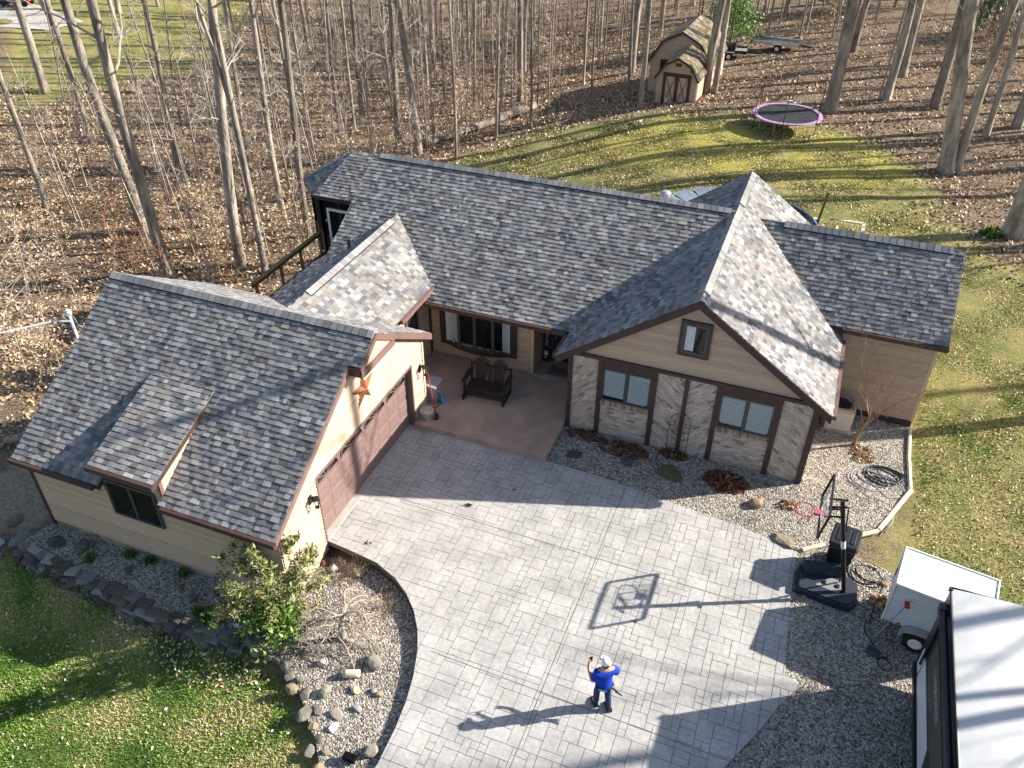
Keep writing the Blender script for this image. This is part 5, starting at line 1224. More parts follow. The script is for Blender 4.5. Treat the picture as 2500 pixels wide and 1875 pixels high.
def trampoline():
    x, y = 2.95, 31.6; z = Tz(x, y); t_ = thing('trampoline', 'round trampoline with violet pad, black mat and leaning net poles', 'trampoline', (x, y, z), R(15)); r = 1.92; h = .86
    pad_ = MB(); n = 60
    for i in range(n):
        a, b = 2 * math.pi * i / n, 2 * math.pi * (i + 1) / n
        def p(t, rr_, zz): return (rr_ * math.cos(t), rr_ * math.sin(t), zz + .012 * math.sin(t * 3))
        pad_.hexa([p(a, r - .20, h), p(a, r + .03, h - .02), p(b, r + .03, h - .02), p(b, r - .20, h), p(a, r - .20, h + .04), p(a, r + .02, h + .035), p(b, r + .02, h + .035), p(b, r - .20, h + .04)])
    pad_.build('pad', 'violet_pad', t_)
    MB().lathe([(0, h - .02), (r - .19, h - .005), (r - .19, h + .0), (0, h - .005)], sides=36).build('mat', 'tramp_mat', t_)
    for k in range(4):
        a = k * math.pi / 2 + .5; b = a + .55
        P = [(r * .97 * math.cos(a), r * .97 * math.sin(a), h - .03), (r * .97 * math.cos(a), r * .97 * math.sin(a), .03), (r * .97 * math.cos(b), r * .97 * math.sin(b), .03), (r * .97 * math.cos(b), r * .97 * math.sin(b), h - .03)]
        MB().tube(P, .024, 6).build('leg', 'galv', t_)
    for k in range(6):
        a = k * math.pi / 3 + .25; l = .12 if k % 2 else .05
        c, s_ = math.cos(a), math.sin(a); P = [((r + .05) * c, (r + .05) * s_, .1), ((r + .05) * c, (r + .05) * s_, 1.6), ((r + .0) * c + l, (r + .0) * s_ + l * .5, 2.45)]
        MB().tube(P, .022, 6).build('net_pole', 'black_metal', t_); MB().lathe([(.04, 0), (.045, .04), (0, .08)], (P[2][0], P[2][1], 2.45), 8).build('pole_cap', 'white_paint' if k == 1 else 'black_plastic', t_)
    nt = MB()
    for k in range(6):
        a, b = k * math.pi / 3 + .25, (k + 1) * math.pi / 3 + .25
        for zz in (2.35, 1.55): nt.tube([((r + .02) * math.cos(a + (b - a) * q), (r + .02) * math.sin(a + (b - a) * q), zz - .25 * math.sin(math.pi * q)) for q in np.linspace(0, 1, 7)], .008, 3, cap=False)
    nt.build('net_cord', 'net', t_)
    MB().box(.2, .5, 1.5, 1.62, h + .2, h + .3).build('tag', 'white_paint', t_)
trampoline()

def utility_trailer(x, y, rz, lab, tilt=0, bed='grey_metal', L=1.5):
    t_ = thing('utility_trailer', lab, 'trailer', (x, y, Tz(x, y)), rz)
    b = MB().box(-L, L, -.75, .75, .5, .56).build('bed', bed, t_)
    for i in range(8): MB().box(-L + i * L / 4, -L + i * L / 4 + L / 4 - .02, -.74, .74, .561, .59).build('deck_plank', bed, b)
    for s in (-1, 1): MB().box(-L, L, s * .76 - .03, s * .76 + .03, .5, .72).build('side_rail', 'galv' if tilt else 'black_metal', t_)
    MB().box(-L - .03, -L, -.75, .75, .5, .9).build('headboard', 'black_metal', t_)
    for s in (-1, 1):
        w = MB().lathe([(.0, -.09), (.2, -.09), (.29, -.06), (.29, .06), (.2, .09), (0, .09)], (.2, s * .9, .29), 18, axis='y').build('wheel', 'rubber', t_); MB().lathe([(.0, -.005), (.15, -.005), (.15, .005), (0, .005)], (.2, s * .995, .29), 14, axis='y').build('rim', 'white_paint', w)
        f = MB(); f.box(-.2, .6, s * .9 - .12, s * .9 + .12, .60, .63); f.build('fender', 'galv', t_)
    MB().beam((L, .3, .5), (L + 1.1, 0, .45), .06, .08).beam((L, -.3, .5), (L + 1.1, 0, .45), .06, .08).build('drawbar', 'black_metal', t_)
    return t_
utility_trailer(-3.3, 49.6, R(6), 'low black utility trailer with a white wheel beside the evergreen'); t2 = utility_trailer(.1, 52.2, R(-4), 'grey flatbed trailer parked behind the low black one', 1, bed='window_frame', L=1.7)
o = tag(MB().box(-.55, .1, -.5, .5, .72, 1.05).box(.1, .25, -.4, .4, .72, 1.25).build('mower_deck', 'black_metal', None, False, (-2.9, 49.7, Tz(-2.9, 49.7) - .12)), 'black machine lying on the low utility trailer', 'machine')
l = thing('ladder', 'short aluminium ladder lying on the leaves behind the trampoline', 'ladder', (-2.75, 45.3, Tz(-2.75, 45.3)), R(10))
for s in (-.2, .2): MB().box(-.9, .9, s - .03, s + .03, .01, .08).build('rail', 'galv', l)
for i in range(7): MB().box(-.8 + i * .26, -.72 + i * .26, -.17, .17, .03, .06).build('rung', 'galv', l)

# pool behind the house with its covers, and the stair rail
def pool():
    cx, cy, r = 2.6, 13.4, 3.3; z = Tz(cx, cy)
    p = thing('pool', 'round above ground pool under dark and grey tarps behind the house', 'pool', (cx, cy, z))
    MB().lathe([(r, -.4), (r, 1.2), (r - .04, 1.2), (r - .04, .3), (0, .3)], sides=40).build('pool_wall', 'tarp', p)
    MB().tube([(r * math.cos(t), r * math.sin(t), 1.22) for t in np.linspace(0, 2 * math.pi, 41)], .06, 6).build('top_rail', 'tarp_grey', p)
    c = MB(); n, m = 36, 6
    for i in range(n):
        for j in range(m):
            q = []
            for a, b in ((i, j), (i, j + 1), (i + 1, j + 1), (i + 1, j)):
                t = 2 * math.pi * a / n; rr_ = (r - .05) * b / m; q.append((rr_ * math.cos(t), rr_ * math.sin(t), 1.2 - .25 * (1 - (b / m) ** 2) + .05 * math.sin(5 * t + b)))
            if j == 0: q = [q[0], q[1], q[2]]; n0 = len(c.v); c.v += q; c.face((n0, n0 + 1, n0 + 2))
            else: c.quad(*q)
    c.build('cover', 'tarp', p, True)
    g = MB()
    for i in range(16):
        a, b = R(100) + R(95) * i / 16, R(100) + R(95) * (i + 1) / 16; k = .07 * math.sin(i * 2.2)
        g.quad(((r - .7) * math.cos(a), (r - .7) * math.sin(a), 1.16), ((r + .1) * math.cos(a), (r + .1) * math.sin(a), 1.28 + k), ((r + .1) * math.cos(b), (r + .1) * math.sin(b), 1.28), ((r - .7) * math.cos(b), (r - .7) * math.sin(b), 1.16))
    g.build('tarp_flap', 'tarp_grey', p)
    return p
pool()
def stair():
    s_ = thing('deck_stair', 'weathered timber landing rail behind the side wing', 'railing', (6.9, 14.6, Tz(6.9, 14.6)))
    for x, y in ((-.65, -.75), (.6, -.7), (-.62, .85), (.62, .9)): MB().box(x - .05, x + .05, y - .05, y + .05, 0, 1.05).build('post', 'old_wood', s_)
    MB().beam((-.62, .87, 1.07), (.64, .9, 1.07), .14, .04).build('rail', 'timber', s_); MB().beam((.62, .9, 1.07), (.58, -.75, 1.07), .14, .04).build('rail', 'timber', s_); MB().beam((-.62, .87, 1.07), (-.66, -.78, 1.07), .10, .04).build('rail', 'old_wood', s_)
    MB().beam((-.35, .5, .95), (-.42, -.6, .95), .10, .03).build('rail', 'timber', s_)
    MB().box(-.65, .62, -.75, .87, .25, .33).build('landing', 'old_wood', s_)
    for x, y in ((-.5, -.6), (.5, .7)): MB().box(x - .06, x + .06, y - .06, y + .06, 0, .25).build('pier', 'old_wood', s_)
stair()
ps = thing('fence_post', 'lone leaning wooden post with a white base beside the pool', 'post', (5.75, 16.9, Tz(5.75, 16.9))); ps.rotation_euler = (R(2), R(6), 0)
MB().box(-.05, .05, -.05, .05, -.1, 1.75).build('post', 'old_wood', ps); MB().box(-.2, -.06, -.1, .1, 0, .45).build('base', 'white_paint', ps)

# neighbour's drive and red machine far across the ravine
nd = MB(); K = [(-72, 31), (-58, 36.2), (-57, 39.4), (-63, 40.5), (-80, 40)]
nd.prism([(x, y, Tz(x, y) + .05) for x, y in K], (0, 0, .06)); tag(nd.build('road', 'concrete'), 'pale concrete drive across the ravine', kind='structure')
tr = thing('garden_tractor', 'red garden tractor on the far concrete drive', 'tractor', (-64.3, 39.6, Tz(-64.3, 39.6) + .1), R(20))
MB().hexa([(-.5, -.45, .4), (1.2, -.4, .4), (1.2, .4, .4), (-.5, .45, .4), (-.5, -.4, .85), (1.1, -.33, 1.0), (1.1, .33, 1.0), (-.5, .4, .85)]).build('body', 'tractor_red', tr); MB().box(-1.1, -.5, -.5, .5, .5, .8).build('seat_deck', 'tractor_red', tr); MB().box(-1.0, -.6, -.25, .25, .8, 1.3).build('seat', 'black_plastic', tr)
for x, r_ in ((-.85, .42), (.85, .28)):
    for s in (-1, 1): MB().lathe([(0, -.12), (r_, -.1), (r_, .1), (0, .12)], (x, s * .6, r_), 16, axis='y').build('wheel', 'rubber', tr)

# ------------------------------------------------------------------ person
def skin(name, V, Ed, root, m, parent, sub=2):
    me = bpy.data.meshes.new(name); ks = list(V); me.from_pydata([V[k][0] for k in ks], [(ks.index(a), ks.index(b)) for a, b in Ed], [])
    o = bpy.data.objects.new(name, me); col.objects.link(o); sm = o.modifiers.new('s', 'SKIN'); sm.use_smooth_shade = True
    sv = me.skin_vertices[0].data
    for i, k in enumerate(ks): r_ = V[k][1]; sv[i].radius = r_ if hasattr(r_, '__len__') else (r_, r_); sv[i].use_root = (k == root)
    sb = o.modifiers.new('d', 'SUBSURF'); sb.levels = sub; sb.render_levels = sub
    dg = bpy.context.evaluated_depsgraph_get(); m2 = bpy.data.meshes.new_from_object(o.evaluated_get(dg)); bpy.data.objects.remove(o)
    m2.materials.clear(); m2.materials.append(M[m]); m2.polygons.foreach_set('use_smooth', np.ones(len(m2.polygons), bool)); return link(name, m2, parent)
def person():
    p = thing('person', 'person in blue shirt, jeans and white cap holding a phone on the driveway', 'person', (3.60, -8.50, .003), R(38)); p.scale = (.93, .93, .87)
    J = dict(pelvis=((0, 0, .95), (.15, .11)), waist=((0, .01, 1.12), (.14, .10)), chest=((0, .01, 1.30), (.16, .11)), neckb=((0, .0, 1.46), (.085, .075)), neck=((0, .02, 1.53), .06), head0=((0, .03, 1.58), (.07, .08)), head1=((0, .035, 1.66), (.075, .092)), head2=((0, .03, 1.74), (.055, .07)),
             shl=((-.18, 0, 1.42), .07), ell=((-.29, -.02, 1.14), .052), wrl=((-.30, .22, 1.30), .038), hal=((-.27, .30, 1.37), (.034, .02)),
             shr=((.18, 0, 1.42), .07), elr=((.31, .02, 1.16), .052), wrr=((.17, .26, 1.22), .038), har=((.09, .33, 1.27), (.034, .02)),
             hl=((-.095, 0, .90), .09), knl=((-.11, .10, .50), .06), anl=((-.115, .06, .10), .045), tol=((-.13, .22, .045), (.045, .035)),
             hr=((.095, 0, .90), .09), knr=((.10, -.02, .50), .06), anr=((.11, -.14, .10), .045), tor=((.13, .02, .045), (.045, .035)))
    E = [('pelvis', 'waist'), ('waist', 'chest'), ('chest', 'neckb'), ('neckb', 'neck'), ('neck', 'head0'), ('head0', 'head1'), ('head1', 'head2'), ('neckb', 'shl'), ('shl', 'ell'), ('ell', 'wrl'), ('wrl', 'hal'), ('neckb', 'shr'), ('shr', 'elr'), ('elr', 'wrr'), ('wrr', 'har'),
         ('pelvis', 'hl'), ('hl', 'knl'), ('knl', 'anl'), ('anl', 'tol'), ('pelvis', 'hr'), ('hr', 'knr'), ('knr', 'anr'), ('anr', 'tor')]
    for side, hx, hy, hz, s in (('l', -.27, .30, 1.37, 1), ('r', .09, .33, 1.27, -1)):
        for i in range(4):
            q = (i - 1.5) * .019
            a, b = 'f%s%da' % (side, i), 'f%s%db' % (side, i)
            J[a] = ((hx + s * .03, hy + .045, hz + q + .02), .0095); J[b] = ((hx + s * (.075 - .004 * i), hy + .05, hz + q + .03), .008); E += [('ha' + side, a), (a, b)]
        J['t' + side] = ((hx + s * .02, hy - .01, hz + .06), .010); J['u' + side] = ((hx + s * .05, hy + .01, hz + .085), .008); E += [('ha' + side, 't' + side), ('t' + side, 'u' + side)]
    body = skin('body', J, E, 'pelvis', 'skin', p)
    MB().lathe([(.0, -.03), (.02, -.02), (.014, .02), (0, .03)], (0, .128, 1.635), 8).build('nose', 'skin', body)
    for s in (-1, 1): MB().lathe([(0, -.035), (.018, -.02), (.02, .02), (0, .035)], (s * .083, .02, 1.635), 8).build('ear', 'skin', body); MB().lathe([(0, -.006), (.010, -.003), (.010, .003), (0, .006)], (s * .032, .117, 1.665), 8).build('eye', 'hair', body)
    MB().box(-.024, .024, .112, .120, 1.585, 1.592).build('mouth', 'print_red', body)
    hr = MB(); n = 16
    for (r0, z0), (r1, z1) in zip([(.079, 1.575), (.090, 1.62)], [(.090, 1.62), (.090, 1.69)]):
        for i in range(n):
            a, b = math.pi + .25 + (math.pi - .5) * i / n, math.pi + .25 + (math.pi - .5) * (i + 1) / n
            hr.quad((r0 * math.cos(a), .025 + r0 * 1.12 * math.sin(a), z0), (r0 * math.cos(b), .025 + r0 * 1.12 * math.sin(b), z0), (r1 * math.cos(b), .025 + r1 * 1.12 * math.sin(b), z1), (r1 * math.cos(a), .025 + r1 * 1.12 * math.sin(a), z1))
    hr.build('hair', 'hair', p, True)
    cp = MB().lathe([(.101, 1.665), (.106, 1.69), (.103, 1.73), (.088, 1.768), (.055, 1.793), (.0, 1.80)], (0, .025, 0), 20).build('cap', 'cap_white', p, True); cp.scale = (.96, 1.08, 1)
    v = MB(); n = 8
    for i in range(n):
        a, b = math.pi * i / n, math.pi * (i + 1) / n
        v.hexa([(.08 * math.cos(a), .10, 1.672), (.08 * math.cos(b), .10, 1.672), (.075 * math.cos(b), .12 + .085 * math.sin(b), 1.655), (.075 * math.cos(a), .12 + .085 * math.sin(a), 1.655), (.08 * math.cos(a), .10, 1.680), (.08 * math.cos(b), .10, 1.680), (.075 * math.cos(b), .12 + .085 * math.sin(b), 1.663), (.075 * math.cos(a), .12 + .085 * math.sin(a), 1.663)])
    v.build('peak', 'cap_white', cp)
    a = MB(); a.tube([(.045 * math.cos(t), -.083 - .004, 1.675 + .04 * math.sin(t)) for t in np.linspace(0, math.pi, 9)], .004, 4); a.prism([(.042 * math.cos(t), -.082, 1.674 + .036 * math.sin(t)) for t in np.linspace(0, math.pi, 9)], (0, -.004, 0)); a.build('cap_opening', 'hair', cp)
    tx = text('cap_print', 'USA', .032, (0, -.076, 1.742), (R(52), 0, 0), 'print_red', cp)
    S = dict(hem0=((0, 0, .80), (.215, .165)), hem=((0, 0, .90), (.205, .155)), waist=((0, .01, 1.06), (.195, .145)), chest=((0, .01, 1.28), (.21, .145)), neckb=((0, .0, 1.435), (.11, .09)), col=((0, .01, 1.462), (.07, .066)),
             shl=((-.195, 0, 1.41), .10), sl=((-.272, -.012, 1.19), .098), shr=((.195, 0, 1.41), .10), sr=((.285, .012, 1.20), .098))
    skin('shirt', S, [('hem0', 'hem'), ('hem', 'waist'), ('waist', 'chest'), ('chest', 'neckb'), ('neckb', 'col'), ('neckb', 'shl'), ('shl', 'sl'), ('neckb', 'shr'), ('shr', 'sr')], 'hem0', 'shirt', p)
    Q = dict(w=((0, 0, .98), (.165, .122)), hl=((-.092, 0, .88), .112), knl=((-.11, .10, .50), .078), anl=((-.115, .06, .09), .066), hr=((.092, 0, .88), .112), knr=((.10, -.02, .50), .078), anr=((.11, -.14, .09), .066))
    skin('jeans', Q, [('w', 'hl'), ('hl', 'knl'), ('knl', 'anl'), ('w', 'hr'), ('hr', 'knr'), ('knr', 'anr')], 'w', 'jeans', p)
    for x, y in ((-.122, .12), (.122, -.08)): MB().hexa([(x - .05, y - .13, .0), (x + .05, y - .13, .0), (x + .055, y + .16, .0), (x - .055, y + .16, .0), (x - .045, y - .12, .11), (x + .045, y - .12, .11), (x + .04, y + .14, .05), (x - .04, y + .14, .05)]).build('shoe', 'black_plastic', p)
    ph = thing('phone', 'black phone held up in the left hand of the person', 'phone', (3.60, -8.50, .003), R(38)); ph.scale = (.93, .93, .87)
    MB().box(-.245, -.165, .345, .357, 1.33, 1.50).build('case', 'black_plastic', ph); MB().box(-.240, -.170, .3435, .3448, 1.34, 1.49).build('screen', 'dark_glass', ph)
    g = thing('work_gloves', 'black and green work gloves hanging from a back pocket', 'gloves', (3.60, -8.50, .003), R(38)); g.scale = (.93, .93, .87)
    for i in range(5): MB().tube([(.15, -.13, .86), (.20 + .01 * i, -.16 - .02 * i, .80), (.22 + .02 * i, -.18 - .035 * i, .70 + .02 * i)], [.03, .016, .012], 6).build('finger', 'black_plastic' if i % 2 == 0 else 'glove_green', g)
person()

# ------------------------------------------------------------------ trees
def branchy(mb, rg, p, d, L, r, depth, sides, droop=0.0, kids=(4, 6), wob=.18, segs=4, spread=(35, 70), twig=.0035):
    pts = [p.copy()]; rad = [r]; q = p.copy(); dd = d.normalized(); nodes = []
    for i in range(segs):
        dd = (dd + Vector((rg.gauss(0, wob), rg.gauss(0, wob), rg.gauss(0, wob) * .6 + (.06 if not droop else -droop)))).normalized()
        q = q + dd * (L / segs); pts.append(q.copy()); rad.append(max(twig, r * (1 - .78 * (i + 1) / segs))); nodes.append((q.copy(), dd.copy(), rad[-1], (i + 1) / segs))
    mb.tube(pts, rad, sides, cap=False)
    if depth > 0:
        for k in range(rg.randint(*kids)):
            f = rg.uniform(.25, 1.0); i = min(int(f * segs), segs - 1); a, b = pts[i], pts[i + 1]; t = f * segs - i; s = a + (b - a) * min(t, 1)
            dv = nodes[i][1]; ax = dv.cross(Vector((rg.gauss(0, 1), rg.gauss(0, 1), rg.gauss(0, 1)))).normalized()
            nd_ = (Matrix.Rotation(R(rg.uniform(*spread)), 3, ax) @ dv)
            branchy(mb, rg, s, nd_, L * rg.uniform(.38, .62) * (1.15 - .4 * f), max(twig, nodes[i][2] * rg.uniform(.45, .65)), depth - 1, max(3, sides - 1), droop, kids, wob, 3, spread, twig)
def trunk_pts(rg, H, r, segs, lean=.012):
    p = Vector((0, 0, -.3)); d = Vector((rg.gauss(0, lean), rg.gauss(0, lean), 1)).normalized(); pts = [p.copy()]; rad = [r * 1.55]
    for i in range(segs):
        d = (d + Vector((rg.gauss(0, .018), rg.gauss(0, .018), .02))).normalized(); p = p + d * ((H + .3) / segs); pts.append(p.copy())
        f = (i + 1) / segs; rad.append(r * ((1.0 - .55 * f) if f < .8 else .56 - 2.4 * (f - .8)) * rg.uniform(.96, 1.04))
    pts.insert(1, pts[0] + (pts[1] - pts[0]) * .30); rad.insert(1, r * 1.12)
    return pts, rad
def tree_variant(seed, H=21, r=.25, low=.22, nb=17, fork=False):
    rg = random.Random(seed); tr_, cr = MB(), MB(); pts, rad = trunk_pts(rg, H, r, 14); tr_.tube(pts, rad, 9)
    if fork:
        k = 6; d = (pts[k + 1] - pts[k]).normalized() + Vector((.3, .12, 0)); q = pts[k].copy(); fp, fr = [q.copy()], [rad[k] * .8]
        for i in range(7):
            d = (d + Vector((rg.gauss(0, .04), rg.gauss(0, .04), .16))).normalized(); q = q + d * 1.55; fp.append(q.copy()); fr.append(rad[k] * .8 * (1 - .12 * (i + 1)))
        tr_.tube(fp, fr, 7)
        for i in range(3, 8):
            for _ in range(2): branchy(cr, rg, fp[i], Vector((rg.gauss(0, 1), rg.gauss(0, 1), .9)), rg.uniform(2, 3.4), fr[i] * .5, 2, 5)
    for i in range(nb):
        f = low + (1 - low) * ((i + .5) / nb) ** .8; k = min(int(f * 14) + 1, 14); a = pts[k]; az = i * 2.4 + rg.uniform(-.5, .5)
        up = .25 + .9 * f; L = (1.1 + 3.6 * min(1, (f - low) * 2.2 + .15)) * (1.25 - .75 * f) * rg.uniform(.75, 1.2)
        branchy(cr, rg, a, Vector((math.cos(az), math.sin(az), up)), L * 1.15, max(.012, rad[k] * .33 * (.45 if f < .42 else 1)), 2, 5, kids=(2, 4))
    me1 = tr_.build('trunk', 'bark', None, True); me2 = cr.build('crown', 'twig', None); a, b = me1.data, me2.data; bpy.data.objects.remove(me1); bpy.data.objects.remove(me2)
    return a, b
TV = [tree_variant(300 + i, rng.uniform(19, 23), .25, rng.uniform(.16, .34), 12, i in (2, 5)) for i in range(7)]
def tree(x, y, r, label, k=None, h=1.0, group=None, rz=None, lean=(0, 0), dz=0):
    k = rng.randrange(len(TV)) if k is None else k
    t_ = thing('bare_tree', label, 'tree', (x, y, Tz(x, y) + dz), rng.uniform(0, 6.28) if rz is None else rz, group)
    s = r / .25; t_.rotation_euler.x, t_.rotation_euler.y = lean
    a = link('trunk', TV[k][0], t_); a.scale = (s, s, h); b = link('crown', TV[k][1], t_); q = .55 + .45 * s; b.scale = (s, s, h)
    return t_
G1 = 'bare trees in the leafy ravine'
NAMED = [(-22.52, 8.1, .27, 'tall pale bare tree with reddish leaves round its trunk behind the garage ridge', 0), (-26.99, 11.69, .28, 'bare pale trunk leaning over the ravine left of the reddish leaf patch', 1), (-19.76, 10.11, .26, 'straight mottled pale trunk with no low branches above the deck rail', 3), (-17.95, 9.61, .16, 'slim grey tree with side stems close to the deck rail', 2),
         (-21.06, 15.65, .17, 'dark thin trunk between the deck and the screened porch', 4), (-18.43, 14.04, .19, 'forked grey tree just behind the screened porch corner', 5), (-48.59, 26.36, .30, 'pale trunk at the edge of the far lawn beside the concrete drive', 6), (-34.53, 12.45, .17, 'thin pale trunk low in the ravine left of the others', 0),
         (-18.47, 26.7, .27, 'thick straight trunk rising behind the main roof ridge', 3), (-20.03, 27.16, .17, 'thin dark trunk beside the thick one behind the main roof', 4), (-15.42, 25.83, .10, 'slender grey sapling trunk above the main ridge', 6), (-14.26, 29.46, .09, 'slender trunk beside the fallen log', 1), (-16.18, 38.71, .22, 'dark trunk at the stump end of the fallen log', 2),
         (-9.61, 45.24, .29, 'thick grey tree behind the two gambrel sheds', 0), (-6.29, 34.41, .17, 'grey trunk touching the left side of the small shed', 4), (-7.63, 36.64, .12, 'crooked thin trunk left of the sheds', 1), (-2.88, 38.41, .29, 'thicker of two joined trunks right of the small shed', 3), (-2.3, 38.5, .19, 'thinner of two joined trunks right of the small shed', 6),
         (5.13, 36.03, .40, 'broad trunk with flared roots right behind the trampoline', 0), (5.72, 52.27, .27, 'grey trunk behind the broad one near the trampoline', 3), (8.31, 39.9, .28, 'grey trunk with a brush pile at its foot', 4), (7.9, 39.6, .06, 'thin crooked sapling beside the brush pile', 1), (9.23, 45.93, .33, 'leaning pale trunk in the leaves beyond the brush pile', 6), (11.14, 39.16, .32, 'dark stout trunk in the leaves right of the brush pile', 2),
         (11.49, 28.05, .40, 'broad pale trunk of a joined pair at the lawn corner', 3), (11.95, 28.25, .25, 'darker leaning trunk of a joined pair at the lawn corner', 4), (13.79, 34.75, .18, 'slim pale trunk with a broken stub in the leaves', 1), (15.51, 36.78, .30, 'stout trunk in the leaves at the edge of the wood', 0), (13.69, 19.73, .46, 'massive trunk with daffodils at its foot beside the side lawn', 5)]
for x, y, r, lab, k in NAMED: tree(x, y, r, lab, k, 1.0 if r > .15 else .7)
# the rest of the wood: individuals that only their place tells apart
rf_ = random.Random(12); pos = [(n[0], n[1]) for n in NAMED]
def ok_pos(x, y, dmin):
    return all((x - a) ** 2 + (y - b) ** 2 > dmin * dmin for a, b in pos)
AX = lambda x, y: any(bool(in_poly(p, np.array([x]), np.array([y]))[0]) for p in (LAWN_FRONT, LAWN_BACK, DRIVE, GRAVEL_PAD))
def scatter(n, box, dmin, rlo, rhi, lab, group, tries=4000, hh=(.8, 1.1), cond=None):
    c = 0
    for _ in range(tries):
        x, y = rf_.uniform(box[0], box[1]), rf_.uniform(box[2], box[3])
        if ok_pos(x, y, dmin) and not AX(x, y) and (cond is None or cond(x, y)):
            pos.append((x, y)); tree(x, y, rf_.uniform(rlo, rhi), lab, None, rf_.uniform(*hh), group); c += 1
            if c >= n: return
hs = lambda x, y: not (-14.5 < x < 11 and -10 < y < 30) and not (-10 < x < 14 and 28 < y < 56) and math.hypot(x + 20, y - 10) > 4
scatter(34, (-58, -16, 12, 62), 3.0, .10, .24, 'bare grey tree standing in the leafy ravine behind the house', G1, cond=lambda x, y: hs(x, y) and (x < -22 or y > 22) and not (x < -40 and y > 18 and y < 24 + (x + 64)))
scatter(30, (-26, 40, 54, 84), 3.6, .10, .26, 'bare grey tree in the wood beyond the sheds', 'bare trees beyond the sheds', cond=lambda x, y: hs(x, y))
scatter(16, (13, 36, 24, 62), 3.4, .14, .30, 'bare grey tree among leaves at the right of the back lawn', 'bare trees right of the back lawn', cond=lambda x, y: hs(x, y) and not (x < 24 and y < 30))
scatter(12, (-70, -30, 60, 95), 5, .16, .28, 'bare grey tree on the far slope of the ravine', 'bare trees on the far slope', cond=lambda x, y: hs(x, y))
def pole_variant(seed, H):
    rg = random.Random(seed); a, b = MB(), MB(); pts, rad = trunk_pts(rg, H, .055, 9, .03); a.tube(pts, rad, 6)
    for i in range(20):
        f = rg.uniform(.18, 1); k = min(int(f * 9) + 1, 9); az = i * 2.4; branchy(b, rg, pts[k], Vector((math.cos(az), math.sin(az), .45)), rg.uniform(.9, 2.1) * (1.25 - .7 * f), .016, 2, 3, kids=(1, 3), twig=.006)
    o = a.build('trunk', 'bark', None, True); q = b.build('crown', 'pale_twig'); r = (o.data, q.data); bpy.data.objects.remove(o); bpy.data.objects.remove(q); return r
PV = [pole_variant(700 + i, h_) for i, h_ in enumerate((7.5, 9.0, 10.5, 8.2))]
def poles(n, box, cond, lab, group):
    c = 0
    for _ in range(5000):
        x, y = rf_.uniform(box[0], box[1]), rf_.uniform(box[2], box[3])
        if not ok_pos(x, y, 1.1) or AX(x, y) or not cond(x, y): continue
        pos.append((x, y)); t_ = thing('young_tree', lab, 'tree', (x, y, Tz(x, y)), rf_.uniform(0, 6.28), group); k = rf_.randrange(4); s = rf_.uniform(.8, 1.25); t_.scale = (s, s, s)
        t_.rotation_euler.x, t_.rotation_euler.y = rf_.gauss(0, .03), rf_.gauss(0, .03); link('trunk', PV[k][0], t_); link('crown', PV[k][1], t_); c += 1
        if c >= n: return
poles(130, (-46, -13, 10, 58), lambda x, y: (x < -17 or y > 24) and not (x < -36 and 14 < y < 34 + (x + 60)) and not (x > -10 and y < 50), 'slender young bare tree with pale twigs in the ravine', 'young trees in the ravine')
poles(40, (-20, 34, 54, 80), lambda x, y: not (-9 < x < 6 and y < 58), 'slender young bare tree with pale twigs beyond the sheds', 'young trees beyond the sheds')
scatter(60, (-34, 4, 30, 66), 1.5, .05, .12, 'thin bare tree crowded in the wood behind the main roof', 'thin trees behind the main roof', cond=lambda x, y: hs(x, y) and (x < -9 or y > 56))
# roadside trees east of the camera's view: their shadows reach the drive
for i, (x, y, r) in enumerate([(19.4, 9.6, .26), (27, 4, .24), (20.5, -2.0, .15), (33, 20, .26), (40, 9, .28), (27, 27, .3), (24.5, -7, .2), (46, 30, .3)]):
    tree(x, y, r, 'bare tree on the side lawn east of the camper', i % 7, rf_.uniform(.85, 1.05), 'bare trees east of the camper')

# beech saplings that keep their tan leaves
def leaf_quads(rg, n, centers, size, spread, pal, flat=False):
    V, F, C = [], [], []
    c = np.array(centers)[rg.integers(0, len(centers), n)] + rg.normal(0, spread, (n, 3))
    a = rg.normal(0, 1, (n, 3)); a /= np.linalg.norm(a, axis=1)[:, None]; b = np.cross(a, rg.normal(0, 1, (n, 3))); b /= np.linalg.norm(b, axis=1)[:, None]
    s = rg.uniform(.6, 1.25, (n, 1)) * size
    V = np.stack([c - a * s, c + b * s * .45, c + a * s, c - b * s * .45], 1).reshape(-1, 3); F = np.arange(n * 4).reshape(n, 4)
    C = np.array(pal)[rg.integers(0, len(pal), n)] * rg.uniform(.75, 1.2, (n, 1)); return V, F, C
TAN = [(.52, .37, .22), (.44, .28, .155), (.60, .46, .30), (.36, .21, .11), (.66, .54, .39)]
RED = [(.34, .13, .05), (.42, .18, .07), (.28, .10, .04)]
def sapling_variant(seed, H, nleaf, pal):
    rg = random.Random(seed); mb = MB(); pts, rad = trunk_pts(rg, H, .032, 7, .05); mb.tube(pts, rad, 5, cap=False); ends = []
    for i in range(15):
        f = rg.uniform(.2, 1); k = min(int(f * 7) + 1, 7); az = rg.uniform(0, 6.28); n0 = len(mb.v)
        branchy(mb, rg, pts[k], Vector((math.cos(az), math.sin(az), .25)), rg.uniform(.7, 1.5) * (1.2 - .6 * f) * H / 4, .010, 1, 3, kids=(3, 5), twig=.0045)
        ends += [mb.v[j] for j in range(n0, len(mb.v), 4)]
    o = mb.build('stem', 'twig'); a = o.data; bpy.data.objects.remove(o)
    r2 = np.random.default_rng(seed); V, F, C = leaf_quads(r2, nleaf, ends, .062, .10, pal); o = np_mesh('leaves', V, F, 'leaf', C); b = o.data; bpy.data.objects.remove(o); return a, b
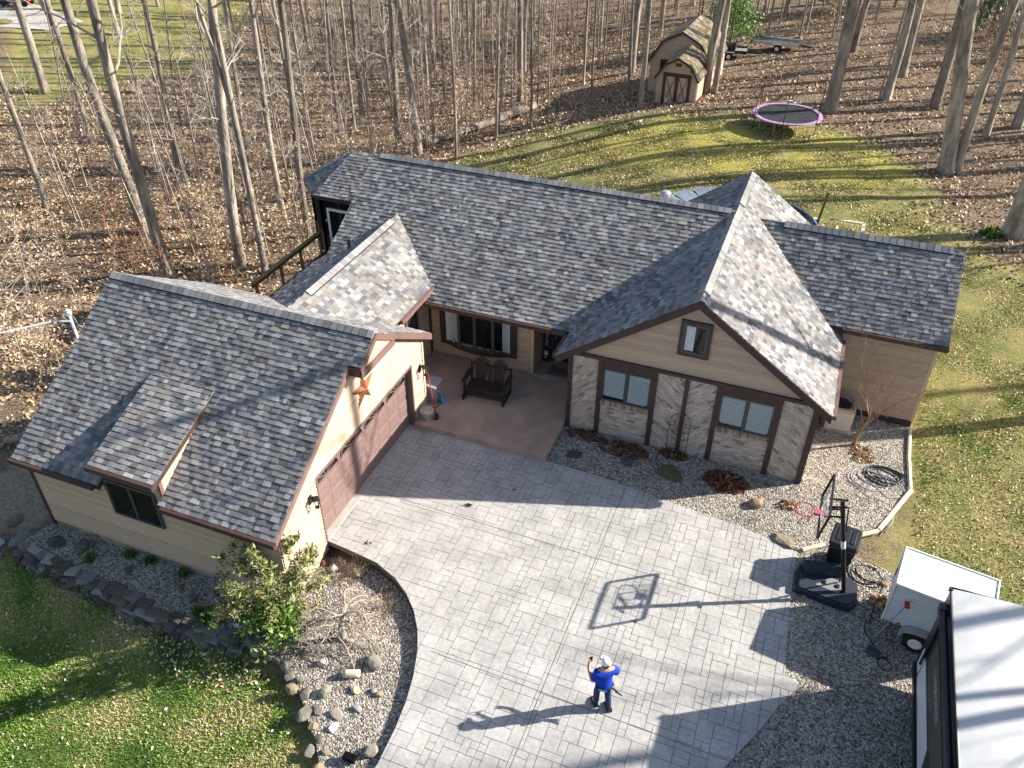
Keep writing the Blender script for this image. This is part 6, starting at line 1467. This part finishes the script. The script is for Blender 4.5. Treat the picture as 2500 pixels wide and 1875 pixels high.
SV = [sapling_variant(500, 3.2, 420, TAN), sapling_variant(501, 4.6, 520, TAN), sapling_variant(502, 2.3, 360, TAN), sapling_variant(503, 3.4, 420, RED), sapling_variant(504, 5.6, 260, TAN), sapling_variant(505, 1.7, 300, TAN)]
def sapling(x, y, k, s, lab, group):
    t_ = thing('beech_sapling', lab, 'sapling', (x, y, Tz(x, y)), rf_.uniform(0, 6.28), group); t_.scale = (s, s, s)
    link('stem', SV[k][0], t_); link('leaves', SV[k][1], t_)
n = 0
for _ in range(6000):
    if n >= 190: break
    x, y = rf_.uniform(-50, -12.8), rf_.uniform(-3, 56)
    if AX(x, y) or (x > -15.5 and y < 9) or not ok_pos(x, y, .7) or (x < -38 and 16 < y < 30 + (x + 60)) : continue
    if y > 30 and x > -9: continue
    sapling(x, y, rf_.choice((0, 0, 1, 1, 2, 2, 4, 5, 5, 5)), rf_.uniform(.7, 1.15), 'beech sapling keeping its tan winter leaves in the ravine', 'tan leaved saplings in the ravine'); n += 1
for x, y in ((-24.3, 9.0), (-21.8, 6.9), (-23.6, 7.2), (-27.5, 10.0), (-20.5, 8.6), (-25.8, 12.6), (-19.4, 9.0)): sapling(x, y, 3, rf_.uniform(.8, 1.2), 'sapling with reddish brown leaves round the pale trunk', 'reddish leaved saplings')
n = 0
for _ in range(3000):
    if n >= 50: break
    x, y = rf_.uniform(-22, 30), rf_.uniform(50, 76)
    if -8 < x < 6 and y < 57: continue
    if not ok_pos(x, y, .7): continue
    sapling(x, y, rf_.choice((0, 1, 4, 4, 2)), rf_.uniform(.8, 1.3), 'tan leaved sapling in the wood beyond the sheds', 'tan leaved saplings beyond the sheds'); n += 1
for x, y in ((14.5, 42), (17, 45), (12, 48), (19, 40), (15, 52), (21, 47)): sapling(x, y, 3, 1.2, 'sapling with russet leaves among the right hand trees', 'russet saplings right of the back lawn')

# leafy bushes
def leaf_blades(rg, centers, n, size, spread, pal, up=.3):
    V, F, C = [], [], []
    c = np.array(centers)[rg.integers(0, len(centers), n)] + rg.normal(0, spread, (n, 3)); a = rg.normal(0, 1, (n, 3)) + np.array([0, 0, up]); a /= np.linalg.norm(a, axis=1)[:, None]
    b = np.cross(a, np.array([0, 0, 1.0]) + rg.normal(0, .35, (n, 3))); b /= np.linalg.norm(b, axis=1)[:, None]; nn = np.cross(b, a); s = rg.uniform(.65, 1.2, (n, 1)) * size
    P = [c, c + a * s * .45 + b * s * .2 - nn * s * .05, c + a * s, c + a * s * .45 - b * s * .2 - nn * s * .05]
    V = np.stack([P[0], P[1], P[2], P[3]], 1).reshape(-1, 3); i = np.arange(n)[:, None] * 4; F = np.concatenate([i + np.array([[0, 1, 2]]), i + np.array([[0, 2, 3]])], 0)
    cc = np.array(pal)[rg.integers(0, len(pal), n)] * rg.uniform(.7, 1.25, (n, 1)); return V, F, np.r_[cc, cc]
def bush():
    x, y = -4.30, -8.92; z = float(bed_z(x, y)); b = thing('rhododendron', 'tall leafy evergreen bush at the garage corner', 'bush', (x, y, z)); rg = random.Random(61); mb = MB(); tips = []
    for i in range(13):
        az = i * 2.4 + rg.uniform(-.3, .3); out = rg.uniform(.25, .95); n0 = len(mb.v)
        branchy(mb, rg, Vector((rg.uniform(-.1, .1), rg.uniform(-.1, .1), -.05)), Vector((math.cos(az) * out, math.sin(az) * out * .8, 1.0)), rg.uniform(1.35, 2.2), .03, 2, 5, kids=(3, 4), spread=(25, 55), twig=.006, wob=.14)
        tips += [v for v in mb.v[n0:] if v[2] > .6]
    mb.build('stem', 'maple_bark', b)
    # cluster centres near the branch tips plus a dense skirt low on the near side
    r2 = np.random.default_rng(6); T_ = np.array(tips); far_ = T_[r2.random(len(T_)) < np.clip(np.hypot(T_[:, 0], T_[:, 1]) + T_[:, 2] * .35 - .5, .05, 1)]
    whorl = far_[r2.integers(0, len(far_), 300)]; pal = [(.12, .16, .035), (.18, .21, .05), (.08, .11, .03), (.26, .26, .09), (.28, .25, .12)]
    V, F, C = leaf_blades(r2, whorl, 4200, .13, .05, pal); np_mesh('leaves', V, F, 'green_leaf', C, b)
    sk = np.stack([r2.normal(.30, .34, 110), r2.normal(-.25, .26, 110), r2.uniform(.15, 1.05, 110)], -1)
    V, F, C = leaf_blades(r2, sk, 2600, .14, .08, [(.09, .17, .025), (.13, .23, .035), (.06, .12, .02), (.19, .28, .06)]); np_mesh('leaves', V, F, 'green_leaf', C, b)
bush()
def evergreen(x, y, H, w, lab, pal, seed, n=5200, size=.28):
    z = Tz(x, y); e = thing('evergreen', lab, 'evergreen', (x, y, z)); rg = random.Random(seed); mb = MB(); mb.tube([(0, 0, -.2), (.05, 0, H * .5), (0, .05, H * .95)], [.16, .1, .03], 7)
    cen = []
    for i in range(46):
        h = H * (.12 + .85 * (i / 46)); az = i * 2.4; L = w * (1 - (h / H) ** 1.6) * rg.uniform(.7, 1.1) + .25; p0 = Vector((0, 0, h)); p1 = p0 + Vector((math.cos(az) * L, math.sin(az) * L, .1 * L)); mb.tube([p0, p1], [.03, .008], 4, cap=False)
        for k in range(5): cen.append(tuple(p0 + (p1 - p0) * rg.uniform(.35, 1.05)))
    mb.build('trunk', 'bark', e); r2 = np.random.default_rng(seed); V, F, C = leaf_blades(r2, cen, n, size, .24, pal); np_mesh('crown', V, F, 'green_leaf', C, e)
evergreen(-3.6, 53.0, 6.2, 2.4, 'bright green broadleaf evergreen beside the black trailer', [(.13, .26, .04), (.18, .34, .06), (.09, .18, .03), (.26, .40, .10)], 71)
evergreen(3.4, 66.5, 4.5, 2.6, 'dark evergreen in the wood beyond the grey flatbed', [(.05, .09, .03), (.07, .12, .04), (.10, .15, .05)], 72, 3000)
evergreen(8.5, 70, 5, 2.8, 'dark evergreen in the wood right of the flatbed', [(.05, .09, .03), (.07, .12, .04), (.10, .15, .05)], 73, 3000)
evergreen(15.5, 60, 4.2, 2.4, 'dark evergreen deep among the right hand trees', [(.05, .09, .03), (.07, .12, .04), (.10, .15, .05)], 74, 2600)

# weeping maple, bare
def maple():
    x, y = -2.39, -8.85; z = float(bed_z(x, y)); m_ = thing('weeping_maple', 'bare weeping maple with twisted drooping branches in the pale gravel', 'tree', (x, y, z)); rg = random.Random(83); tr_, cr = MB(), MB()
    tp = [Vector(p) for p in ((.02, 0, -.1), (.0, .02, .12), (-.04, .06, .35), (-.02, .12, .55), (.03, .15, .72))]; tr_.tube(tp, [.12, .085, .065, .06, .05], 9); tr_.tube([(.02, 0, .03), (.16, -.02, .05), (.26, .05, .06)], [.07, .045, .03], 7); tr_.build('trunk', 'maple_bark', m_, True)
    for i in range(15):
        az = i * 2.4 + rg.uniform(-.3, .3); d = Vector((math.cos(az), math.sin(az), .55)); p = tp[rg.choice((2, 3, 3, 4, 4))].copy(); L = rg.uniform(.8, 1.5); pts = [p.copy()]; rad = [.024]; q = p
        for k in range(8):
            d = (d + Vector((rg.gauss(0, .28), rg.gauss(0, .28), -.16 - .02 * k))).normalized(); q = q + d * L / 8; q.z = max(q.z, .03); pts.append(q.copy()); rad.append(.024 * (1 - .1 * (k + 1)))
        cr.tube(pts, rad, 5, cap=False)
        for k in range(3, 9):
            for _ in range(3): branchy(cr, rg, pts[k], Vector((rg.gauss(0, 1), rg.gauss(0, 1), -.1)), rg.uniform(.15, .4), .006, 1, 3, .14, (2, 4), .3, twig=.003)
    cr.build('branches', 'maple_bark', m_)
maple()
def vase_tree():
    x, y = 8.04, 2.41; v = thing('small_bare_tree', 'small bare vase shaped tree in front of the side wing wall', 'tree', (x, y, Tz(x, y) + .02)); rg = random.Random(91); tr_, cr = MB(), MB()
    tp = [Vector((0, 0, -.1)), Vector((.04, .02, .3)), Vector((.12, .02, .75)), Vector((.2, .0, 1.05))]; tr_.tube(tp, [.06, .045, .042, .04], 8); tr_.build('trunk', 'shrub_stem', v, True)
    for i in range(12):
        az = i * 2.4; branchy(cr, rg, tp[2 + i % 2].copy(), Vector((math.cos(az) * .55 + .12, math.sin(az) * .45, 1)), rg.uniform(1.3, 2.2), .017, 2, 5, kids=(3, 5), spread=(15, 45), wob=.08, twig=.0035)
    cr.build('crown', 'shrub_stem', v)
vase_tree()
# twiggy dead shrubs and leaf piles
def twig_shrub(x, y, z, r, h, n, lab, m, seed, cat='shrub'):
    s_ = thing('dry_shrub', lab, cat, (x, y, z)); rg = random.Random(seed); mb = MB()
    for i in range(n):
        az = rg.uniform(0, 6.28); branchy(mb, rg, Vector((rg.gauss(0, r * .25), rg.gauss(0, r * .25), 0)), Vector((math.cos(az) * r / h, math.sin(az) * r / h, 1)), h * rg.uniform(.7, 1.2), .006, 1, 3, kids=(3, 5), wob=.2, twig=.0028)
    mb.build('twigs', m, s_)
twig_shrub(-3.05, -7.10, float(bed_z(-3.05, -7.1)), .5, .5, 26, 'dry twiggy shrub beside the curved driveway edge', 'shrub_stem', 1); twig_shrub(-1.75, -7.75, float(bed_z(-1.75, -7.75)), .4, .35, 18, 'thin dry reddish shrub reaching over the black driveway edge', 'shrub_stem', 2)
twig_shrub(5.9, -1.9, -.03, .2, .4, 6, 'tiny dark twig shrub near the driveway corner', 'twig', 3)
for x, y, s in ((7.2, 40.6, 1.2),): twig_shrub(x, y, Tz(x, y), 1.6 * s, .9 * s, 40, 'tangled brush pile of grey branches in the leaves', 'twig', 4, 'brush pile')
twig_shrub(4.5, 55, Tz(4.5, 55), 2.2, 1.4, 50, 'grey brush heap beyond the flatbed trailer', 'twig', 5, 'brush pile')
def leaf_pile(x, y, z, rx, ry, n, lab, pal, seed, size=.075, h=.16):
    r2 = np.random.default_rng(seed); a = r2.uniform(0, 6.28, n); r_ = np.sqrt(r2.uniform(0, 1, n)); c = np.stack([rx * r_ * np.cos(a), ry * r_ * np.sin(a), r2.uniform(.0, 1, n) * h * (1 - r_ ** 2) + .01], -1)
    V, F, C = leaf_quads(r2, n, c, size, .01, pal); V[:, 2] = np.maximum(V[:, 2], .004); o = np_mesh('leaf_pile', V, F, 'leaf', C); o.location = (x, y, z); tag(o, lab, 'leaves')
BRN = [(.16, .07, .035), (.22, .10, .05), (.11, .05, .03), (.28, .15, .08)]
leaf_pile(4.85, -.78, fb, .62, .42, 900, 'dark brown heap of dead stems and leaves in front of the brick wall', BRN, 1, h=.3); leaf_pile(1.9, -.5, fb, .75, .35, 420, 'loose brown leaves under the left blinds window', BRN, 2); leaf_pile(3.3, -.2, fb, .42, .2, 260, 'brown leaves gathered at the foot of the trellis', BRN, 3); leaf_pile(.7, -.3, fb, .6, .25, 200, 'thin drift of brown leaves along the brick wall by the porch', BRN, 7)
leaf_pile(8.3, 2.05, Tz(8.3, 2.05) + .02, .35, .45, 260, 'pile of tan leaves at the foot of the small bare tree', TAN, 4); leaf_pile(8.9, -3.6, -.03, .3, .3, 120, 'tan leaves beside the white trailer wheel', TAN, 5); leaf_pile(6.55, -1.05, fb, .22, .16, 90, 'small heap of tan and red leaves behind the backboard', RED + TAN, 6)
def tuft(x, y, z, lab, seed, s=.16, pal=((.06, .13, .02), (.09, .18, .03))):
    r2 = np.random.default_rng(seed); V, F, C = leaf_blades(r2, r2.normal(0, s * .5, (30, 3)) * [1, 1, .3], 160, s, .02, pal, 1.2); V[:, 2] = np.maximum(V[:, 2], -.02); o = np_mesh('green_tuft', V, F, 'green_leaf', C); o.location = (x, y, z); tag(o, lab, 'plant', 'green tufts')
for i, (x, y) in enumerate(((-8.9, -8.45), (-8.3, -8.42), (-7.2, -8.5), (-6.1, -9.3), (-9.8, -8.9))): tuft(x, y, float(bed_z(x, y)) + .02, 'small green tuft growing in the shaded bed', i, .12)
tuft(-5.6, -9.35, float(bed_z(-5.6, -9.35)) + .03, 'larger dark green weed clump near the end of the stone wall', 9, .24)
df = thing('daffodils', 'clump of yellow daffodils at the massive trunk', 'flowers', (12.95, 19.3, Tz(12.95, 19.3))); r2 = np.random.default_rng(5)
V, F, C = leaf_blades(r2, r2.normal(0, .22, (40, 3)) * [1, 1, .2], 260, .3, .03, [(.07, .17, .03), (.10, .22, .04)], 1.5); V[:, 2] = np.maximum(V[:, 2], -.02); np_mesh('leaves', V, F, 'green_leaf', C, df)
V, F, C = leaf_blades(r2, r2.normal(0, .14, (12, 3)) * [1, 1, .2] + [0, 0, .34], 90, .07, .02, [(.8, .65, .05)], .4); np_mesh('blooms', V, F, 'leaf', C, df)
# fallen log and broken limbs
fl = thing('fallen_log', 'long fallen log with broken pale limbs at the lawn edge of the ravine', 'log', (-17.2, 30.5, Tz(-17.2, 30.5) + .2), R(62))
MB().tube([(-6.0, 0, -.35), (-2, .1, .0), (2, -.1, .2), (6.5, 0, .5)], [.16, .22, .26, .28], 9).build('trunk', 'bark', fl, True); rg = random.Random(3)
lb = MB()
for k in range(9): branchy(lb, rg, Vector((-4.5 + k * .5, 0, .1)), Vector((rg.uniform(-.6, .4), rg.choice((-1, -1, .8)), rg.uniform(.1, .8))), rg.uniform(1, 2.4), .05, 1, 5)
lb.build('limbs', 'maple_bark', fl)
lo = thing('fallen_log', 'dark log lying on the bank west of the garage', 'log', (-14.8, -4.6, Tz(-14.8, -4.6) + .12), R(35)); MB().tube([(-2, 0, -.1), (0, .1, 0), (2.4, 0, .1)], [.12, .14, .13], 8).build('trunk', 'bark', lo, True)
# near-left branch reaching in
nb_ = thing('bare_tree', 'low white twigged tree at the left edge of the ravine below the service cable', 'tree', (-22.6, -.6, Tz(-22.6, -.6)), 0)
rg = random.Random(8); tm, cm = MB(), MB(); tm.tube([(0, 0, -.2), (.1, .1, 1.5), (.25, 0, 3.2)], [.12, .09, .06], 8); tm.build('trunk', 'bark', nb_, True)
for i in range(16): branchy(cm, rg, Vector((.1, .05, .9 + .14 * i)), Vector((math.cos(i * 2.4) + .35, math.sin(i * 2.4), .35)), rg.uniform(1.8, 3.2), .03, 2, 5, kids=(4, 6), wob=.16, twig=.006)
cm.build('crown', 'pale_twig', nb_)

# ------------------------------------------------------------------ litter, grass, lawn leaves (nobody could count these)
def on_ground(x, y): return T(x, y)
def spread_leaves(name, n, sampler, pal, size, lab, seed, lift=.02, tilt=.5):
    r2 = np.random.default_rng(seed); x, y = sampler(r2, n); n = len(x); z = on_ground(x, y) + lift
    a = r2.uniform(0, 6.28, n); s = r2.uniform(.6, 1.3, n) * size; dx, dy = np.cos(a) * s, np.sin(a) * s; t1, t2 = r2.normal(0, tilt, n) * s, r2.normal(0, tilt, n) * s
    P = [np.stack([x - dx, y - dy, z - t1], -1), np.stack([x - dy * .5, y + dx * .5, z + t2], -1), np.stack([x + dx, y + dy, z + t1], -1), np.stack([x + dy * .5, y - dx * .5, z - t2 * .3], -1)]
    V = np.stack(P, 1).reshape(-1, 3); C = np.array(pal)[r2.integers(0, len(pal), n)] * r2.uniform(.7, 1.2, (n, 1))
    tag(np_mesh(name, V, np.arange(n * 4).reshape(n, 4), 'leaf', C), lab, kind='stuff')
def woods(r2, n):
    x = r2.uniform(-52, 30, n * 3); y = r2.uniform(-6, 66, n * 3); keep = (x < -9.5) | (y > 12)
    keep &= r2.random(n * 3) < np.clip(1.3 - np.hypot(x + 20, y - 8) / 60, .25, 1)
    for p in LAWNS:
        i_ = in_poly(p, x, y); keep &= ~i_ | (r2.random(n * 3) < .9 * np.exp(-(poly_dist(p, x, y) / (1.3 + 1.1 * np.sin(x * .9) * np.sin(y * .7))) ** 2))
    keep &= ~((x > -13.8) & (x < 10) & (y > -9) & (y < 11)); return x[keep][:n], y[keep][:n]
spread_leaves('leaf_litter', 150000, woods, TAN + [(.22, .14, .08), (.30, .20, .12), (.16, .10, .06), (.66, .55, .42)], .085, 'tan leaf litter covering the floor of the wood', 41, .03, .6)
PALE = [(.52, .44, .33), (.44, .34, .24), (.60, .54, .44), (.36, .26, .17)]
def within(poly, dens_fn=None):
    def f(r2, n):
        P = np.array(poly); lo, hi = P.min(0), P.max(0); x = r2.uniform(lo[0], hi[0], n * 4); y = r2.uniform(lo[1], hi[1], n * 4); k = in_poly(poly, x, y)
        for q in (BED_LEFT, BED_FRONT, DRIVE, GRAVEL_PAD): k &= ~in_poly(q, x, y)
        k &= ~((x > -12) & (x < 9.7) & (y > -8.3) & (y < 9))
        if dens_fn is not None: k &= r2.random(n * 4) < dens_fn(x, y)
        else: k &= r2.random(n * 4) < .08 + .92 * sstep(0, 3.4 + 1.5 * np.sin(x * 1.1 + y) if poly is BACK_VIS else .25 + 0 * x, poly_dist(poly, x, y))
        return x[k][:n], y[k][:n]
    return f
FRONT_VIS = [(-13.2, -9.3), (-8, -9.75), (-4.6, -9.85), (-3.2, -10.15), (-2.2, -11.0), (-1.35, -12.2), (-1.5, -14.5), (-9, -14.5), (-14, -12)]
SIDE_VIS = [(9.75, 4.2), (9.7, .95), (8.9, -1.2), (8.2, -1.9), (9.3, -2.4), (11.5, -3.1), (13.6, -4.8), (18, -3), (19, 10), (13, 17), (7, 12.5), (9.9, 9)]
BACK_VIS = [(-17.5, 23.5), (-15, 27.3), (-12.3, 31), (-5.4, 32.8), (-.2, 34.6), (8.2, 31.5), (11.4, 20), (13, 17), (9.9, 9.5), (4, 17.5), (-6, 13), (-12, 17)]
spread_leaves('fallen_leaves', 1300, within(FRONT_VIS), PALE, .034, 'pale fallen leaves on the front lawn', 42, .035)
spread_leaves('fallen_leaves', 350, within([(-8.2, -9.8), (-4.4, -9.75), (-3.2, -10.2), (-4.2, -11.0), (-8, -10.5)]), PALE + TAN, .045, 'drift of oak leaves along the dry stone wall', 47, .035)
spread_leaves('fallen_leaves', 9000, within(SIDE_VIS), PALE, .036, 'pale fallen leaves on the side lawn', 43, .03)
spread_leaves('fallen_leaves', 16000, within(BACK_VIS), PALE + TAN, .05, 'pale fallen leaves on the back lawn', 44, .03)
def drive_leaves():
    r2 = np.random.default_rng(9)
    for i, (x, y, s, c, lab) in enumerate([(-1.31, -4.2, .13, (.05, .045, .035), 'dark curled leaf lying on the shaded part of the driveway'), (-3.1, -6.3, .10, (.42, .28, .14), 'tan oak leaf on the driveway near the garage door'), (3.75, -6.15, .09, (.42, .30, .18), 'tan leaf on the driveway under the backboard shadow'), (1.75, -11.2, .06, (.09, .07, .05), 'small dark leaf on the driveway near its lower edge'), (-.4, -3.2, .07, (.08, .06, .05), 'small brown leaf on the driveway near the porch')]):
        mb = MB(); n = 9; ring = [(x + s * (1 if k % 2 else .55) * math.cos(k * 2 * math.pi / n + i), y + .6 * s * (1 if k % 2 else .55) * math.sin(k * 2 * math.pi / n + i), .012 + .025 * (k % 3)) for k in range(n)]
        n0 = 0; mb.v = ring + [(x, y, .014)]
        for k in range(n): mb.face((k, (k + 1) % n, n), c)
        tag(mb.build('oak_leaf', 'leaf'), lab, 'leaf')
drive_leaves()
def grass(name, n, sampler, hgt, wid, pal, lab, seed, lift=-.01):
    r2 = np.random.default_rng(seed); x, y = sampler(r2, n); n = len(x); z = on_ground(x, y) + lift; a = r2.uniform(0, 6.28, n); h = hgt * r2.uniform(.5, 1.3, n); w = wid * r2.uniform(.7, 1.3, n); lx, ly = r2.normal(0, .6, n) * h, r2.normal(0, .6, n) * h
    P = [np.stack([x - np.cos(a) * w, y - np.sin(a) * w, z], -1), np.stack([x + np.cos(a) * w, y + np.sin(a) * w, z], -1), np.stack([x + lx, y + ly, z + h], -1)]
    V = np.stack(P, 1).reshape(-1, 3); g = np.sin(x * 1.7 + np.sin(y * 1.3) * 1.5) * np.sin(y * 1.9 + np.sin(x * 1.1) * 1.4); i = np.clip(((g + r2.normal(0, .5, n)) * .8 + .5) * len(pal), 0, len(pal) - 1).astype(int)
    C = np.array(pal)[i] * 1.5 * r2.uniform(.65, 1.3, (n, 1)); tag(np_mesh(name, V, np.arange(n * 3).reshape(n, 3), 'grass_blade', C), lab, kind='stuff')
GP = [(.04, .085, .015), (.075, .145, .024), (.125, .195, .035), (.20, .225, .055), (.29, .27, .10), (.36, .32, .16)]
grass('lawn_grass', 120000, within(FRONT_VIS), .055, .011, [(.04, .11, .012), (.075, .18, .02), (.11, .24, .03), (.16, .27, .045), (.25, .30, .08), (.36, .33, .16)], 'short green grass of the front lawn', 51)
grass('lawn_grass', 110000, within(SIDE_VIS), .05, .013, [(.05, .11, .014), (.09, .18, .022), (.15, .24, .035), (.23, .29, .06), (.32, .32, .10), (.38, .34, .17)], 'short patchy grass of the side lawn', 52)
grass('lawn_grass', 100000, within(BACK_VIS), .06, .022, [(.07, .11, .02), (.13, .16, .03), (.22, .215, .045), (.31, .28, .08), (.37, .32, .14)], 'mossy short grass of the back lawn', 53)
